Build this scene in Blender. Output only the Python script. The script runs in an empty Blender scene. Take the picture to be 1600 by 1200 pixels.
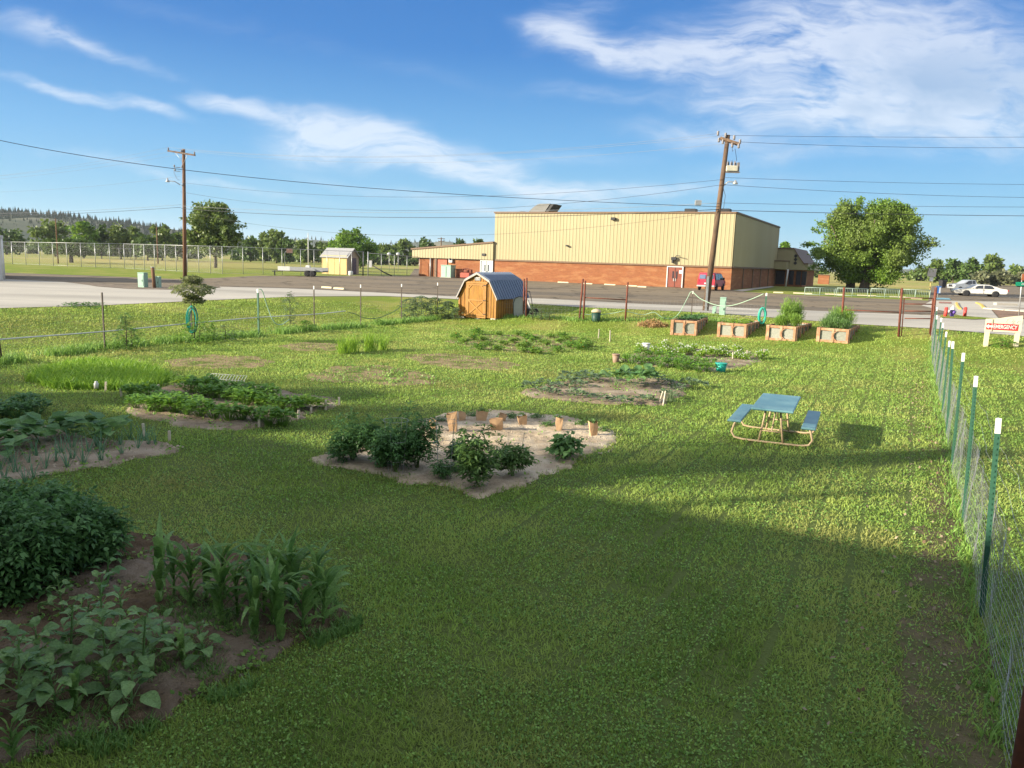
import bpy, bmesh, math, random
import numpy as np
from mathutils import Vector, Matrix
random.seed(7); RNG = np.random.default_rng(7)
sc = bpy.context.scene
C = sc.collection
R = math.radians
# ---------------------------------------------------------------- camera
FPX = 1200.0; CAMH = 3.4
PITCH = math.atan((600-407.5)/FPX); ROLL = R(1.8)
cd = bpy.data.cameras.new('camera'); cam = bpy.data.objects.new('camera', cd); C.objects.link(cam)
cd.sensor_fit = 'HORIZONTAL'; cd.sensor_width = 36; cd.lens = 36*FPX/1600; cd.clip_end = 20000; cd.clip_start = .05
CM = Matrix.Rotation(math.pi/2-PITCH, 4, 'X') @ Matrix.Rotation(ROLL, 4, 'Z')
cam.matrix_world = Matrix.Translation((0, 0, CAMH)) @ CM
sc.camera = cam
# ---------------------------------------------------------------- light
SUN_EL = 18.6; LD = Vector((.96, .28, 0)).normalized()          # horizontal direction in which the light travels
sl = bpy.data.lights.new('sun', 'SUN'); sun = bpy.data.objects.new('sun', sl); C.objects.link(sun)
sl.energy = 5.0; sl.angle = R(.9); sl.color = (1, .89, .7)
d = Vector((LD.x*math.cos(R(SUN_EL)), LD.y*math.cos(R(SUN_EL)), -math.sin(R(SUN_EL))))
sun.rotation_euler = d.to_track_quat('-Z', 'Y').to_euler()
sc.view_settings.view_transform = 'Standard'; sc.view_settings.look = 'None'
sc.view_settings.exposure = 1.35; sc.view_settings.gamma = 1
SKY_STRENGTH = .095

def ray(px, py):
    v = CM.to_3x3() @ Vector(((px-800)/FPX, -(py-600)/FPX, -1)); return v
def G(px, py, z=0.0):                        # where a sight line meets the level z
    v = ray(px, py); t = (z-CAMH)/v.z; return Vector((v.x*t, v.y*t, z))
def proj(p):
    q = CM.to_3x3().inverted() @ (Vector(p)-Vector((0, 0, CAMH))); return 800+FPX*q.x/-q.z, 600-FPX*q.y/-q.z
def height_at(xy, py):                       # height above xy that a thing needs to reach a given line of sight
    lo, hi = -5.0, 200.0
    for _ in range(40):
        m = (lo+hi)/2
        if proj((xy[0], xy[1], m))[1] > py: lo = m
        else: hi = m
    return lo

# ---------------------------------------------------------------- world
w = bpy.data.worlds.new('World'); sc.world = w; w.use_nodes = True
nt = w.node_tree; nt.nodes.clear(); N = nt.nodes; Lk = nt.links
sky = N.new('ShaderNodeTexSky'); sky.sky_type = 'NISHITA'; sky.sun_disc = False
sky.sun_elevation = R(SUN_EL); sky.sun_rotation = math.atan2(-LD.x, -LD.y) % (2*math.pi)
sky.air_density = 1.0; sky.dust_density = 1.2; sky.ozone_density = 2.2; sky.altitude = 900
bg = N.new('ShaderNodeBackground'); bg.inputs[1].default_value = SKY_STRENGTH
out = N.new('ShaderNodeOutputWorld')
def wm(op, a, b=None, c=None, clamp=False):
    n = N.new('ShaderNodeMath'); n.operation = op; n.use_clamp = clamp
    for i, v in enumerate((a, b, c)):
        if v is None: continue
        if isinstance(v, (int, float)): n.inputs[i].default_value = v
        else: Lk.new(v, n.inputs[i])
    return n.outputs[0]
tc = N.new('ShaderNodeTexCoord'); sep = N.new('ShaderNodeSeparateXYZ'); Lk.new(tc.outputs['Generated'], sep.inputs[0])
yy = wm('MAXIMUM', sep.outputs[1], .05)
uu = wm('DIVIDE', sep.outputs[0], yy); vv = wm('DIVIDE', sep.outputs[2], yy)
cmb = N.new('ShaderNodeCombineXYZ'); Lk.new(uu, cmb.inputs[0]); Lk.new(vv, cmb.inputs[1])
def wnoise(vec, scale, detail, rough, dist=0, sx=1, sy=1, rot=0):
    mp = N.new('ShaderNodeMapping'); mp.inputs['Scale'].default_value = (sx, sy, 1); mp.inputs['Rotation'].default_value = (0, 0, rot)
    Lk.new(vec, mp.inputs[0]); n = N.new('ShaderNodeTexNoise'); Lk.new(mp.outputs[0], n.inputs['Vector'])
    n.inputs['Scale'].default_value = scale; n.inputs['Detail'].default_value = detail
    n.inputs['Roughness'].default_value = rough; n.inputs['Distortion'].default_value = dist; return n
wn = wnoise(cmb.outputs[0], 4, 4, .6)
wsub = N.new('ShaderNodeVectorMath'); wsub.operation = 'SUBTRACT'; Lk.new(wn.outputs['Color'], wsub.inputs[0]); wsub.inputs[1].default_value = (.5, .5, .5)
wsc = N.new('ShaderNodeVectorMath'); wsc.operation = 'MULTIPLY'; Lk.new(wsub.outputs[0], wsc.inputs[0]); wsc.inputs[1].default_value = (.16, .07, 0)
wad = N.new('ShaderNodeVectorMath'); Lk.new(cmb.outputs[0], wad.inputs[0]); Lk.new(wsc.outputs[0], wad.inputs[1])
warped = wad.outputs[0]
CL = [(50,52,150,30,8,.75),(190,92,170,15,13,.5),(80,140,150,13,13,.9),(225,163,120,17,8,1.0),(370,158,110,17,2,.95),(470,192,160,18,16,.5),
 (540,218,180,52,10,.95),(640,222,220,38,12,.85),(780,278,210,34,12,.75),(470,235,110,40,0,.5),(300,280,220,15,8,.5),(430,300,200,10,5,.35),
 (890,35,110,50,-20,.75),(950,85,190,36,12,.95),(1150,78,330,42,-6,1.0),(1360,30,380,80,-2,.95),(1400,120,380,110,5,.8),(930,150,150,20,2,.5),
 (1300,190,270,60,-5,.6),(1520,160,240,120,0,.9),(1250,150,300,90,-4,.5),(300,30,260,24,8,.3),(1080,212,190,24,4,.55),(920,300,300,26,-10,.7),(1220,250,250,18,-6,.5),(1200,150,180,60,0,.4),
 (780,285,240,14,6,.5),(1450,380,260,40,0,.3),(850,330,330,22,0,.35),(840,248,260,18,-7,.5),(650,303,260,14,6,.5),(1500,330,320,26,0,.4),(1180,285,260,20,-5,.4),(150,240,200,14,6,.35),(620,110,260,22,8,.25)]
tot = None
for cx, cy, hl, hw, ang, st in CL:
    r0 = ray(cx, cy); u0, v0 = r0.x/r0.y, r0.z/r0.y
    mp = N.new('ShaderNodeMapping'); mp.vector_type = 'TEXTURE'; mp.inputs['Location'].default_value = (u0, v0, 0)
    mp.inputs['Rotation'].default_value = (0, 0, R(-ang)-ROLL*.9); mp.inputs['Scale'].default_value = (hl/FPX, hw/FPX, 1)
    Lk.new(warped, mp.inputs[0])
    ln = N.new('ShaderNodeVectorMath'); ln.operation = 'LENGTH'; Lk.new(mp.outputs[0], ln.inputs[0])
    mr = N.new('ShaderNodeMapRange'); mr.interpolation_type = 'SMOOTHSTEP'; Lk.new(ln.outputs['Value'], mr.inputs[0])
    mr.inputs[1].default_value = 1.15; mr.inputs[2].default_value = 0; mr.inputs[3].default_value = 0; mr.inputs[4].default_value = st
    tot = mr.outputs[0] if tot is None else wm('ADD', tot, mr.outputs[0])
f1 = wnoise(warped, 9, 7, .62, .6, 1, 3.6, R(-9)); f2 = wnoise(warped, 3.5, 5, .6, .2, 1, 1.8)
f3 = wnoise(warped, 26, 6, .6, .3, 1, 5, R(-11))
fib = wm('MULTIPLY', wm('SUBTRACT', wm('ADD', wm('ADD', wm('MULTIPLY', f1.outputs[0], .45), wm('MULTIPLY', f2.outputs[0], .35)), wm('MULTIPLY', f3.outputs[0], .2)), .31), 3.6, None, True)
den = N.new('ShaderNodeMapRange'); den.interpolation_type = 'SMOOTHSTEP'
Lk.new(wm('MULTIPLY', tot, fib), den.inputs[0]); den.inputs[1].default_value = .02; den.inputs[2].default_value = 1.15
den.inputs[3].default_value = 0; den.inputs[4].default_value = .68
elfade = N.new('ShaderNodeMapRange'); Lk.new(sep.outputs[2], elfade.inputs[0]); elfade.inputs[1].default_value = 0; elfade.inputs[2].default_value = .06
front = wm('GREATER_THAN', sep.outputs[1], .06)
cden0 = wm('MULTIPLY', wm('MULTIPLY', den.outputs[0], elfade.outputs[0]), front)
vn = N.new('ShaderNodeTexNoise'); Lk.new(tc.outputs['Generated'], vn.inputs['Vector']); vn.inputs['Scale'].default_value = 2.5; vn.inputs['Detail'].default_value = 6
ve = N.new('ShaderNodeMapRange'); ve.interpolation_type = 'SMOOTHSTEP'; Lk.new(sep.outputs[2], ve.inputs[0]); ve.inputs[1].default_value = .34; ve.inputs[2].default_value = .6
vb = N.new('ShaderNodeMapRange'); vb.interpolation_type = 'SMOOTHSTEP'; Lk.new(sep.outputs[1], vb.inputs[0]); vb.inputs[1].default_value = .1; vb.inputs[2].default_value = -.3
fill_veil = wm('MULTIPLY', wm('MAXIMUM', ve.outputs[0], vb.outputs[0]), wm('MULTIPLY', wm('ADD', vn.outputs[0], .35), .92), None, True)   # unseen bright cirrus added overhead and behind to lift the fill light
cden = wm('MAXIMUM', cden0, fill_veil)
# grey undersides: a broad patch of denser, darker cirrus towards the upper right
r0 = ray(1370, 165); gm = N.new('ShaderNodeMapping'); gm.vector_type = 'TEXTURE'; gm.inputs['Location'].default_value = (r0.x/r0.y, r0.z/r0.y, 0)
gm.inputs['Scale'].default_value = (.34, .12, 1); Lk.new(warped, gm.inputs[0])
gl = N.new('ShaderNodeVectorMath'); gl.operation = 'LENGTH'; Lk.new(gm.outputs[0], gl.inputs[0])
gr = N.new('ShaderNodeMapRange'); gr.interpolation_type = 'SMOOTHSTEP'; Lk.new(gl.outputs['Value'], gr.inputs[0])
gr.inputs[1].default_value = 1.1; gr.inputs[2].default_value = .1; gr.inputs[3].default_value = 0; gr.inputs[4].default_value = 1
g2 = N.new('ShaderNodeMapRange'); Lk.new(f2.outputs[0], g2.inputs[0]); g2.inputs[1].default_value = .42; g2.inputs[2].default_value = .58
greym = wm('MULTIPLY', gr.outputs[0], g2.outputs[0])
cc = N.new('ShaderNodeMix'); cc.data_type = 'RGBA'; Lk.new(greym, cc.inputs[0]); cc.inputs[6].default_value = (3.9, 4.15, 4.5, 1); cc.inputs[7].default_value = (1.9, 2.5, 3.3, 1)
hs = N.new('ShaderNodeHueSaturation'); 
# clear evening air: deeper blue overhead, pale blue towards the horizon
cr = N.new('ShaderNodeValToRGB'); elr = N.new('ShaderNodeMapRange'); Lk.new(sep.outputs[2], elr.inputs[0]); elr.inputs[1].default_value = 0; elr.inputs[2].default_value = .6; Lk.new(elr.outputs[0], cr.inputs[0])
rmp = [(0, (1.75, 3.3, 4.0)), (.07, (1.22, 2.85, 3.95)), (.22, (.7, 2.15, 3.9)), (.41, (.16, 1.1, 3.05)), (.6, (.1, .8, 2.6)), (1, (.1, .6, 2.2))]
cr.color_ramp.elements[0].position = 0; cr.color_ramp.elements[0].color = (*[c/5.6 for c in rmp[0][1]], 1); cr.color_ramp.elements[1].position = 1; cr.color_ramp.elements[1].color = (*[c/5.6 for c in rmp[-1][1]], 1)
for p_, c_ in rmp[1:-1]: e_ = cr.color_ramp.elements.new(p_); e_.color = (*[c/5.6 for c in c_], 1)
cx5 = N.new('ShaderNodeMix'); cx5.data_type = 'RGBA'; cx5.blend_type = 'MULTIPLY'; cx5.inputs[0].default_value = 1; Lk.new(cr.outputs[0], cx5.inputs[6]); cx5.inputs[7].default_value = (5, 5, 5, 1); cx5.clamp_result = False
smx = N.new('ShaderNodeMix'); smx.data_type = 'RGBA'; 
sdot = N.new('ShaderNodeVectorMath'); sdot.operation = 'DOT_PRODUCT'; Lk.new(tc.outputs['Generated'], sdot.inputs[0]); sdot.inputs[1].default_value = (-LD.x*.95, -LD.y*.95, .32)
sfm = N.new('ShaderNodeMapRange'); sfm.interpolation_type = 'SMOOTHSTEP'; Lk.new(sdot.outputs['Value'], sfm.inputs[0]); sfm.inputs[1].default_value = .35; sfm.inputs[2].default_value = .9; sfm.inputs[3].default_value = .93; sfm.inputs[4].default_value = 0.1
Lk.new(sfm.outputs[0], smx.inputs[0]); Lk.new(sky.outputs[0], smx.inputs[6]); Lk.new(cx5.outputs[2], smx.inputs[7]); Lk.new(smx.outputs[2], hs.inputs['Color']); hs.inputs['Saturation'].default_value = 1.0
mx = N.new('ShaderNodeMix'); mx.data_type = 'RGBA'; Lk.new(cden, mx.inputs[0]); Lk.new(hs.outputs[0], mx.inputs[6]); Lk.new(cc.outputs[2], mx.inputs[7])
Lk.new(mx.outputs[2], bg.inputs[0]); Lk.new(bg.outputs[0], out.inputs[0])

# ---------------------------------------------------------------- terrain
LOTZ = .8
EDGE_PX = [(-420,500),(-200,488),(0,482),(150,478),(350,468.5),(470,463.5),(600,463),(700,467),(850,476),(900,480),(1000,484),(1100,488.5),(1200,496),(1275,502),(1340,507),(1460,514),(1600,526),(1900,545)]
EDGE = [G(x, y, LOTZ) for x, y in EDGE_PX]
EDGE = [Vector((-140, 22, LOTZ))]+EDGE+[Vector((120, 0, LOTZ))]
EA = np.array([(p.x, p.y) for p in EDGE])
def edge_dist(x, y):                         # signed distance to the road edge, positive on the garden side
    x = np.asarray(x, float); y = np.asarray(y, float); best = np.full(x.shape, 1e9); 
    for i in range(len(EA)-1):
        a = EA[i]; b = EA[i+1]; ab = b-a; t = np.clip(((x-a[0])*ab[0]+(y-a[1])*ab[1])/(ab@ab), 0, 1)
        dd = np.hypot(x-(a[0]+t*ab[0]), y-(a[1]+t*ab[1])); best = np.minimum(best, dd)
    ye = np.interp(x, EA[:, 0], EA[:, 1])
    return np.where(y < ye, best, -best)
def TH(x, y):
    t = np.clip(edge_dist(x, y)/8.0, 0, 1); s = t*t*(3-2*t); return LOTZ*(1-s)
def th(x, y): return float(TH(np.array([x]), np.array([y]))[0])
def gp(px, py):                              # where a sight line meets the terrain
    v = ray(px, py); t = 2.0; ts = np.arange(3, 400, .2)
    xs = v.x*ts; ys = v.y*ts; zs = CAMH+v.z*ts; k = np.argmax(zs < TH(xs, ys))
    lo, hi = ts[k]-.2, ts[k]
    for _ in range(16):
        m = (lo+hi)/2
        if CAMH+v.z*m < th(v.x*m, v.y*m): hi = m
        else: lo = m
    return Vector((v.x*hi, v.y*hi, CAMH+v.z*hi))
FD = Vector((-.89, .456, 0)).normalized(); SD = Vector((.456, .89, 0)).normalized()   # the two directions the block is laid out in

# ---------------------------------------------------------------- materials
MATS = {}
def mat(name, c1, c2=None, scale=3.0, rough=.7, bump=0.0, bscale=None, metal=0.0, spec=.3, detail=5, stretch=None, c3=None, s3=.4, trans=None):
    if name in MATS: return MATS[name]
    m = bpy.data.materials.new(name); m.use_nodes = True; n = m.node_tree.nodes; l = m.node_tree.links; MATS[name] = m
    b = n['Principled BSDF']; b.inputs['Roughness'].default_value = rough; b.inputs['Metallic'].default_value = metal
    b.inputs['Specular IOR Level'].default_value = spec
    ge = n.new('ShaderNodeNewGeometry'); pos = ge.outputs['Position']
    if stretch:
        mp = n.new('ShaderNodeMapping'); mp.inputs['Scale'].default_value = stretch[:3]
        if len(stretch) > 3: mp.inputs['Rotation'].default_value = (0, 0, stretch[3])
        l.new(pos, mp.inputs[0]); pos = mp.outputs[0]
    c2 = c2 or tuple(min(1, v*.8) for v in c1)
    no = n.new('ShaderNodeTexNoise'); no.inputs['Scale'].default_value = scale; no.inputs['Detail'].default_value = detail; no.inputs['Roughness'].default_value = .65
    l.new(pos, no.inputs['Vector'])
    mr = n.new('ShaderNodeMapRange'); l.new(no.outputs[0], mr.inputs[0]); mr.inputs[1].default_value = .34; mr.inputs[2].default_value = .66
    mi = n.new('ShaderNodeMix'); mi.data_type = 'RGBA'; mi.inputs[6].default_value = (*c1, 1); mi.inputs[7].default_value = (*c2, 1); l.new(mr.outputs[0], mi.inputs[0])
    col = mi.outputs[2]
    if c3:
        n3 = n.new('ShaderNodeTexNoise'); n3.inputs['Scale'].default_value = s3; n3.inputs['Detail'].default_value = 5; l.new(pos, n3.inputs['Vector'])
        m3 = n.new('ShaderNodeMapRange'); l.new(n3.outputs[0], m3.inputs[0]); m3.inputs[1].default_value = .48; m3.inputs[2].default_value = .62
        mj = n.new('ShaderNodeMix'); mj.data_type = 'RGBA'; l.new(m3.outputs[0], mj.inputs[0]); l.new(col, mj.inputs[6]); mj.inputs[7].default_value = (*c3, 1); col = mj.outputs[2]
    l.new(col, b.inputs['Base Color'])
    if bump:
        nb = n.new('ShaderNodeTexNoise'); nb.inputs['Scale'].default_value = bscale or scale*4; nb.inputs['Detail'].default_value = 4; l.new(pos, nb.inputs['Vector'])
        bp = n.new('ShaderNodeBump'); bp.inputs['Strength'].default_value = 1; bp.inputs['Distance'].default_value = bump; l.new(nb.outputs[0], bp.inputs['Height']); l.new(bp.outputs[0], b.inputs['Normal'])
    return m
def leafmat(name, lo, hi, trans=.3, rough=.5, spec=.35, pos_tint=None, ps=.25, dry=None, vein=0):
    if name in MATS: return MATS[name]
    m = bpy.data.materials.new(name); m.use_nodes = True; n = m.node_tree.nodes; l = m.node_tree.links; MATS[name] = m
    b = n['Principled BSDF']; b.inputs['Roughness'].default_value = rough; b.inputs['Specular IOR Level'].default_value = spec
    at = n.new('ShaderNodeAttribute'); at.attribute_name = 'rnd'
    mi = n.new('ShaderNodeMix'); mi.data_type = 'RGBA'; mi.inputs[6].default_value = (*lo, 1); mi.inputs[7].default_value = (*hi, 1); l.new(at.outputs['Fac'], mi.inputs[0])
    col = mi.outputs[2]
    if pos_tint:
        ge = n.new('ShaderNodeNewGeometry'); no = n.new('ShaderNodeTexNoise'); no.inputs['Scale'].default_value = ps; no.inputs['Detail'].default_value = 5
        l.new(ge.outputs['Position'], no.inputs['Vector'])
        mr = n.new('ShaderNodeMapRange'); l.new(no.outputs[0], mr.inputs[0]); mr.inputs[1].default_value = .42; mr.inputs[2].default_value = .64; mr.inputs[4].default_value = .8
        mj = n.new('ShaderNodeMix'); mj.data_type = 'RGBA'; l.new(mr.outputs[0], mj.inputs[0]); l.new(col, mj.inputs[6]); mj.inputs[7].default_value = (*pos_tint, 1); col = mj.outputs[2]
    if dry:
        ge2 = n.new('ShaderNodeNewGeometry'); nd = n.new('ShaderNodeTexNoise'); nd.inputs['Scale'].default_value = .33; nd.inputs['Detail'].default_value = 6; l.new(ge2.outputs['Position'], nd.inputs['Vector'])
        md = n.new('ShaderNodeMapRange'); l.new(nd.outputs[0], md.inputs[0]); md.inputs[1].default_value = .52; md.inputs[2].default_value = .68; md.inputs[4].default_value = .6
        mk = n.new('ShaderNodeMix'); mk.data_type = 'RGBA'; l.new(md.outputs[0], mk.inputs[0]); l.new(col, mk.inputs[6]); mk.inputs[7].default_value = (*dry, 1); col = mk.outputs[2]
    if vein:
        ge3 = n.new('ShaderNodeNewGeometry'); nv_ = n.new('ShaderNodeTexNoise'); nv_.inputs['Scale'].default_value = 45; nv_.inputs['Detail'].default_value = 3; nv_.inputs['Distortion'].default_value = 1; l.new(ge3.outputs['Position'], nv_.inputs['Vector'])
        mv = n.new('ShaderNodeMapRange'); l.new(nv_.outputs[0], mv.inputs[0]); mv.inputs[1].default_value = .35; mv.inputs[2].default_value = .65; mv.inputs[3].default_value = .72; mv.inputs[4].default_value = 1.15
        mm_ = n.new('ShaderNodeMix'); mm_.data_type = 'RGBA'; mm_.blend_type = 'MULTIPLY'; mm_.inputs[0].default_value = 1; l.new(col, mm_.inputs[6]); l.new(mv.outputs[0], mm_.inputs[7]); col = mm_.outputs[2]
        bp = n.new('ShaderNodeBump'); bp.inputs['Strength'].default_value = 1; bp.inputs['Distance'].default_value = vein; l.new(nv_.outputs[0], bp.inputs['Height']); l.new(bp.outputs[0], b.inputs['Normal'])
    l.new(col, b.inputs['Base Color'])
    tr = n.new('ShaderNodeBsdfTranslucent'); ms = n.new('ShaderNodeMixShader'); ms.inputs[0].default_value = trans
    hs = n.new('ShaderNodeHueSaturation'); hs.inputs['Value'].default_value = 1.3; hs.inputs['Hue'].default_value = .485; l.new(col, hs.inputs['Color']); l.new(hs.outputs[0], tr.inputs[0])
    l.new(b.outputs[0], ms.inputs[1]); l.new(tr.outputs[0], ms.inputs[2]); l.new(ms.outputs[0], n['Material Output'].inputs[0])
    return m
# ---------------------------------------------------------------- builders
def tag(o, label=None, cat=None, group=None, kind=None):
    if label: o['label'] = label
    if cat: o['category'] = cat
    if group: o['group'] = group
    if kind: o['kind'] = kind
    return o
def thing(name, label, cat, loc=(0, 0, 0), rz=0.0, group=None):
    o = bpy.data.objects.new(name, None); C.objects.link(o); o.location = loc; o.rotation_euler = (0, 0, rz)
    o.empty_display_size = .2; return tag(o, label, cat, group)
KIDS = {}
def kids(o): return KIDS.get(o.name, [])
def adopt(o, p):
    if p is not None: o.parent = p; KIDS.setdefault(p.name, []).append(o)
def copy_tree(o, parent=None):
    c = o.copy(); C.objects.link(c); adopt(c, parent)
    for ch in kids(o): copy_tree(ch, c)
    return c
def place(proto, used, loc, rz=0.0, label=None, s=1.0, group=None, tilt=(0, 0)):
    o = proto if not used else copy_tree(proto)
    o.location = loc; o.rotation_euler = (tilt[0], tilt[1], rz); o.scale = (s, s, s) if not isinstance(s, tuple) else s
    if label: o['label'] = label
    if group: o['group'] = group
    return o
class MB:
    def __init__(s): s.v = []; s.f = []; s.m = []; s.sm = []; s.cur = 0
    def add(s, vs, fs, smooth=False):
        k = len(s.v); s.v += [tuple(v) for v in vs]; s.f += [tuple(i+k for i in f) for f in fs]; s.m += [s.cur]*len(fs); s.sm += [smooth]*len(fs); return s
    def box(s, c, size, rz=0.0, M=None, bev=0.0):
        hx, hy, hz = size[0]/2, size[1]/2, size[2]/2
        vs = [Vector((x, y, z)) for z in (-hz, hz) for y in (-hy, hy) for x in (-hx, hx)]
        T = Matrix.Translation(c) @ (M if M is not None else Matrix.Rotation(rz, 4, 'Z'))
        if bev:
            vs = []; b = min(bev, hx*.9, hy*.9, hz*.9)
            for z, i in ((-hz, b), (-hz+b, 0), (hz-b, 0), (hz, b)):
                vs += [Vector((sx*(hx-i), sy*(hy-i), z)) for sx, sy in ((-1, -1), (1, -1), (1, 1), (-1, 1))]
            fs = [(3, 2, 1, 0), (12, 13, 14, 15)]
            for r in range(3):
                for j in range(4): a = r*4+j; b2 = r*4+(j+1) % 4; fs.append((a, b2, b2+4, a+4))
            return s.add([T @ v for v in vs], fs)
        return s.add([T @ v for v in vs], [(0, 2, 3, 1), (4, 5, 7, 6), (0, 1, 5, 4), (2, 6, 7, 3), (0, 4, 6, 2), (1, 3, 7, 5)])
    def cyl(s, p0, p1, r0, r1=None, n=10, cap=True, smooth=True):
        p0 = Vector(p0); p1 = Vector(p1); r1 = r0 if r1 is None else r1; a = (p1-p0)
        if a.length < 1e-6: return s
        a.normalize(); u = a.orthogonal().normalized(); w_ = a.cross(u)
        vs = [p0+(u*math.cos(2*math.pi*i/n)+w_*math.sin(2*math.pi*i/n))*r0 for i in range(n)]+[p1+(u*math.cos(2*math.pi*i/n)+w_*math.sin(2*math.pi*i/n))*r1 for i in range(n)]
        fs = [(i, (i+1) % n, n+(i+1) % n, n+i) for i in range(n)]
        s.add(vs, fs, smooth)
        if cap: s.add(vs, [tuple(range(n-1, -1, -1)), tuple(range(n, 2*n))])
        return s
    def tube(s, pts, r, n=8, r1=None, closed=False):
        pts = [Vector(p) for p in pts]; m = len(pts); u = None; k = len(s.v); vs = []
        for i, p in enumerate(pts):
            a = (pts[(i+1) % m]-pts[i-1]) if closed else (pts[min(i+1, m-1)]-pts[max(i-1, 0)])
            a.normalize(); u = a.orthogonal().normalized() if u is None else (u-a*u.dot(a)).normalized(); w_ = a.cross(u)
            rr = r if r1 is None else r+(r1-r)*i/max(1, m-1)
            vs += [p+(u*math.cos(2*math.pi*j/n)+w_*math.sin(2*math.pi*j/n))*rr for j in range(n)]
        fs = []
        for i in range(m if closed else m-1):
            for j in range(n):
                a_ = i*n+j; b_ = i*n+(j+1) % n; i2 = (i+1) % m; fs.append((a_, b_, i2*n+(j+1) % n, i2*n+j))
        if not closed: fs += [tuple(range(n-1, -1, -1)), tuple((m-1)*n+j for j in range(n))]
        return s.add(vs, fs, True)
    def lathe(s, prof, c=(0, 0, 0), n=20, axis=None, smooth=True):
        c = Vector(c); Q = Matrix.Identity(3) if axis is None else Vector((0, 0, 1)).rotation_difference(Vector(axis)).to_matrix()
        vs = []
        for r, z in prof: vs += [c+Q @ Vector((r*math.cos(2*math.pi*j/n), r*math.sin(2*math.pi*j/n), z)) for j in range(n)]
        fs = []
        for i in range(len(prof)-1):
            for j in range(n): fs.append((i*n+j, i*n+(j+1) % n, (i+1)*n+(j+1) % n, (i+1)*n+j))
        s.add(vs, fs, smooth)
        if prof[0][0] > 1e-4: s.add(vs[:n], [tuple(range(n-1, -1, -1))])
        if prof[-1][0] > 1e-4: s.add(vs[-n:], [tuple(range(n))])
        return s
    def prism(s, poly, dvec, o=(0, 0, 0), ux=(1, 0, 0), uy=(0, 0, 1)):
        o = Vector(o); ux = Vector(ux); uy = Vector(uy); dvec = Vector(dvec); n = len(poly)
        a = [o+ux*x+uy*y for x, y in poly]; b = [p+dvec for p in a]
        fs = [tuple(range(n-1, -1, -1)), tuple(range(n, 2*n))]+[(i, (i+1) % n, n+(i+1) % n, n+i) for i in range(n)]
        return s.add(a+b, fs)
    def quad(s, *p): return s.add(p, [tuple(range(len(p)))])
    def build(s, name, m, parent=None, smooth=False, fix=True):
        me = bpy.data.meshes.new(name); me.from_pydata(s.v, [], s.f)
        for x in (m if isinstance(m, (list, tuple)) else [m]): me.materials.append(x)
        if isinstance(m, (list, tuple)): me.polygons.foreach_set('material_index', s.m)
        me.polygons.foreach_set('use_smooth', [a or smooth for a in s.sm])
        if fix:
            bm = bmesh.new(); bm.from_mesh(me); bmesh.ops.remove_doubles(bm, verts=bm.verts, dist=1e-5)
            bmesh.ops.recalc_face_normals(bm, faces=bm.faces); bm.to_mesh(me); bm.free()
        me.update()
        o = bpy.data.objects.new(name, me); C.objects.link(o); adopt(o, parent); return o
def np_mesh(name, verts, nv, m, rnd=None, parent=None, smooth=False):
    """verts (F, nv, 3): one face each"""
    F = len(verts); me = bpy.data.meshes.new(name); me.vertices.add(F*nv); me.vertices.foreach_set('co', verts.astype(np.float32).ravel())
    me.loops.add(F*nv); me.loops.foreach_set('vertex_index', np.arange(F*nv, dtype=np.int32))
    me.polygons.add(F); me.polygons.foreach_set('loop_start', np.arange(0, F*nv, nv, dtype=np.int32))
    me.update(calc_edges=True)
    if rnd is None: rnd = RNG.random(F)
    a = me.attributes.new('rnd', 'FLOAT', 'FACE'); a.data.foreach_set('value', rnd.astype(np.float32))
    me.materials.append(m); o = bpy.data.objects.new(name, me); C.objects.link(o); adopt(o, parent); return o
def unit(a): return a/np.maximum(np.linalg.norm(a, axis=-1, keepdims=True), 1e-9)
def leaf_quads(P, size, up=.25, asp=.55, out_dir=None, droop=0.0):
    n = len(P); d = RNG.normal(size=(n, 3))
    if out_dir is not None: d = d*.7+out_dir
    d[:, 2] -= droop; d = unit(d); nr = RNG.normal(size=(n, 3)); nr[:, 2] += up*4; s = unit(np.cross(d, nr)); size = np.asarray(size).reshape(-1, 1)*np.ones((n, 1))
    nn = np.cross(s, d)
    return np.stack([P, P+d*size*.45+s*size*asp*.5+nn*size*.06, P+d*size, P+d*size*.45-s*size*asp*.5+nn*size*.06], 1)
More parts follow.
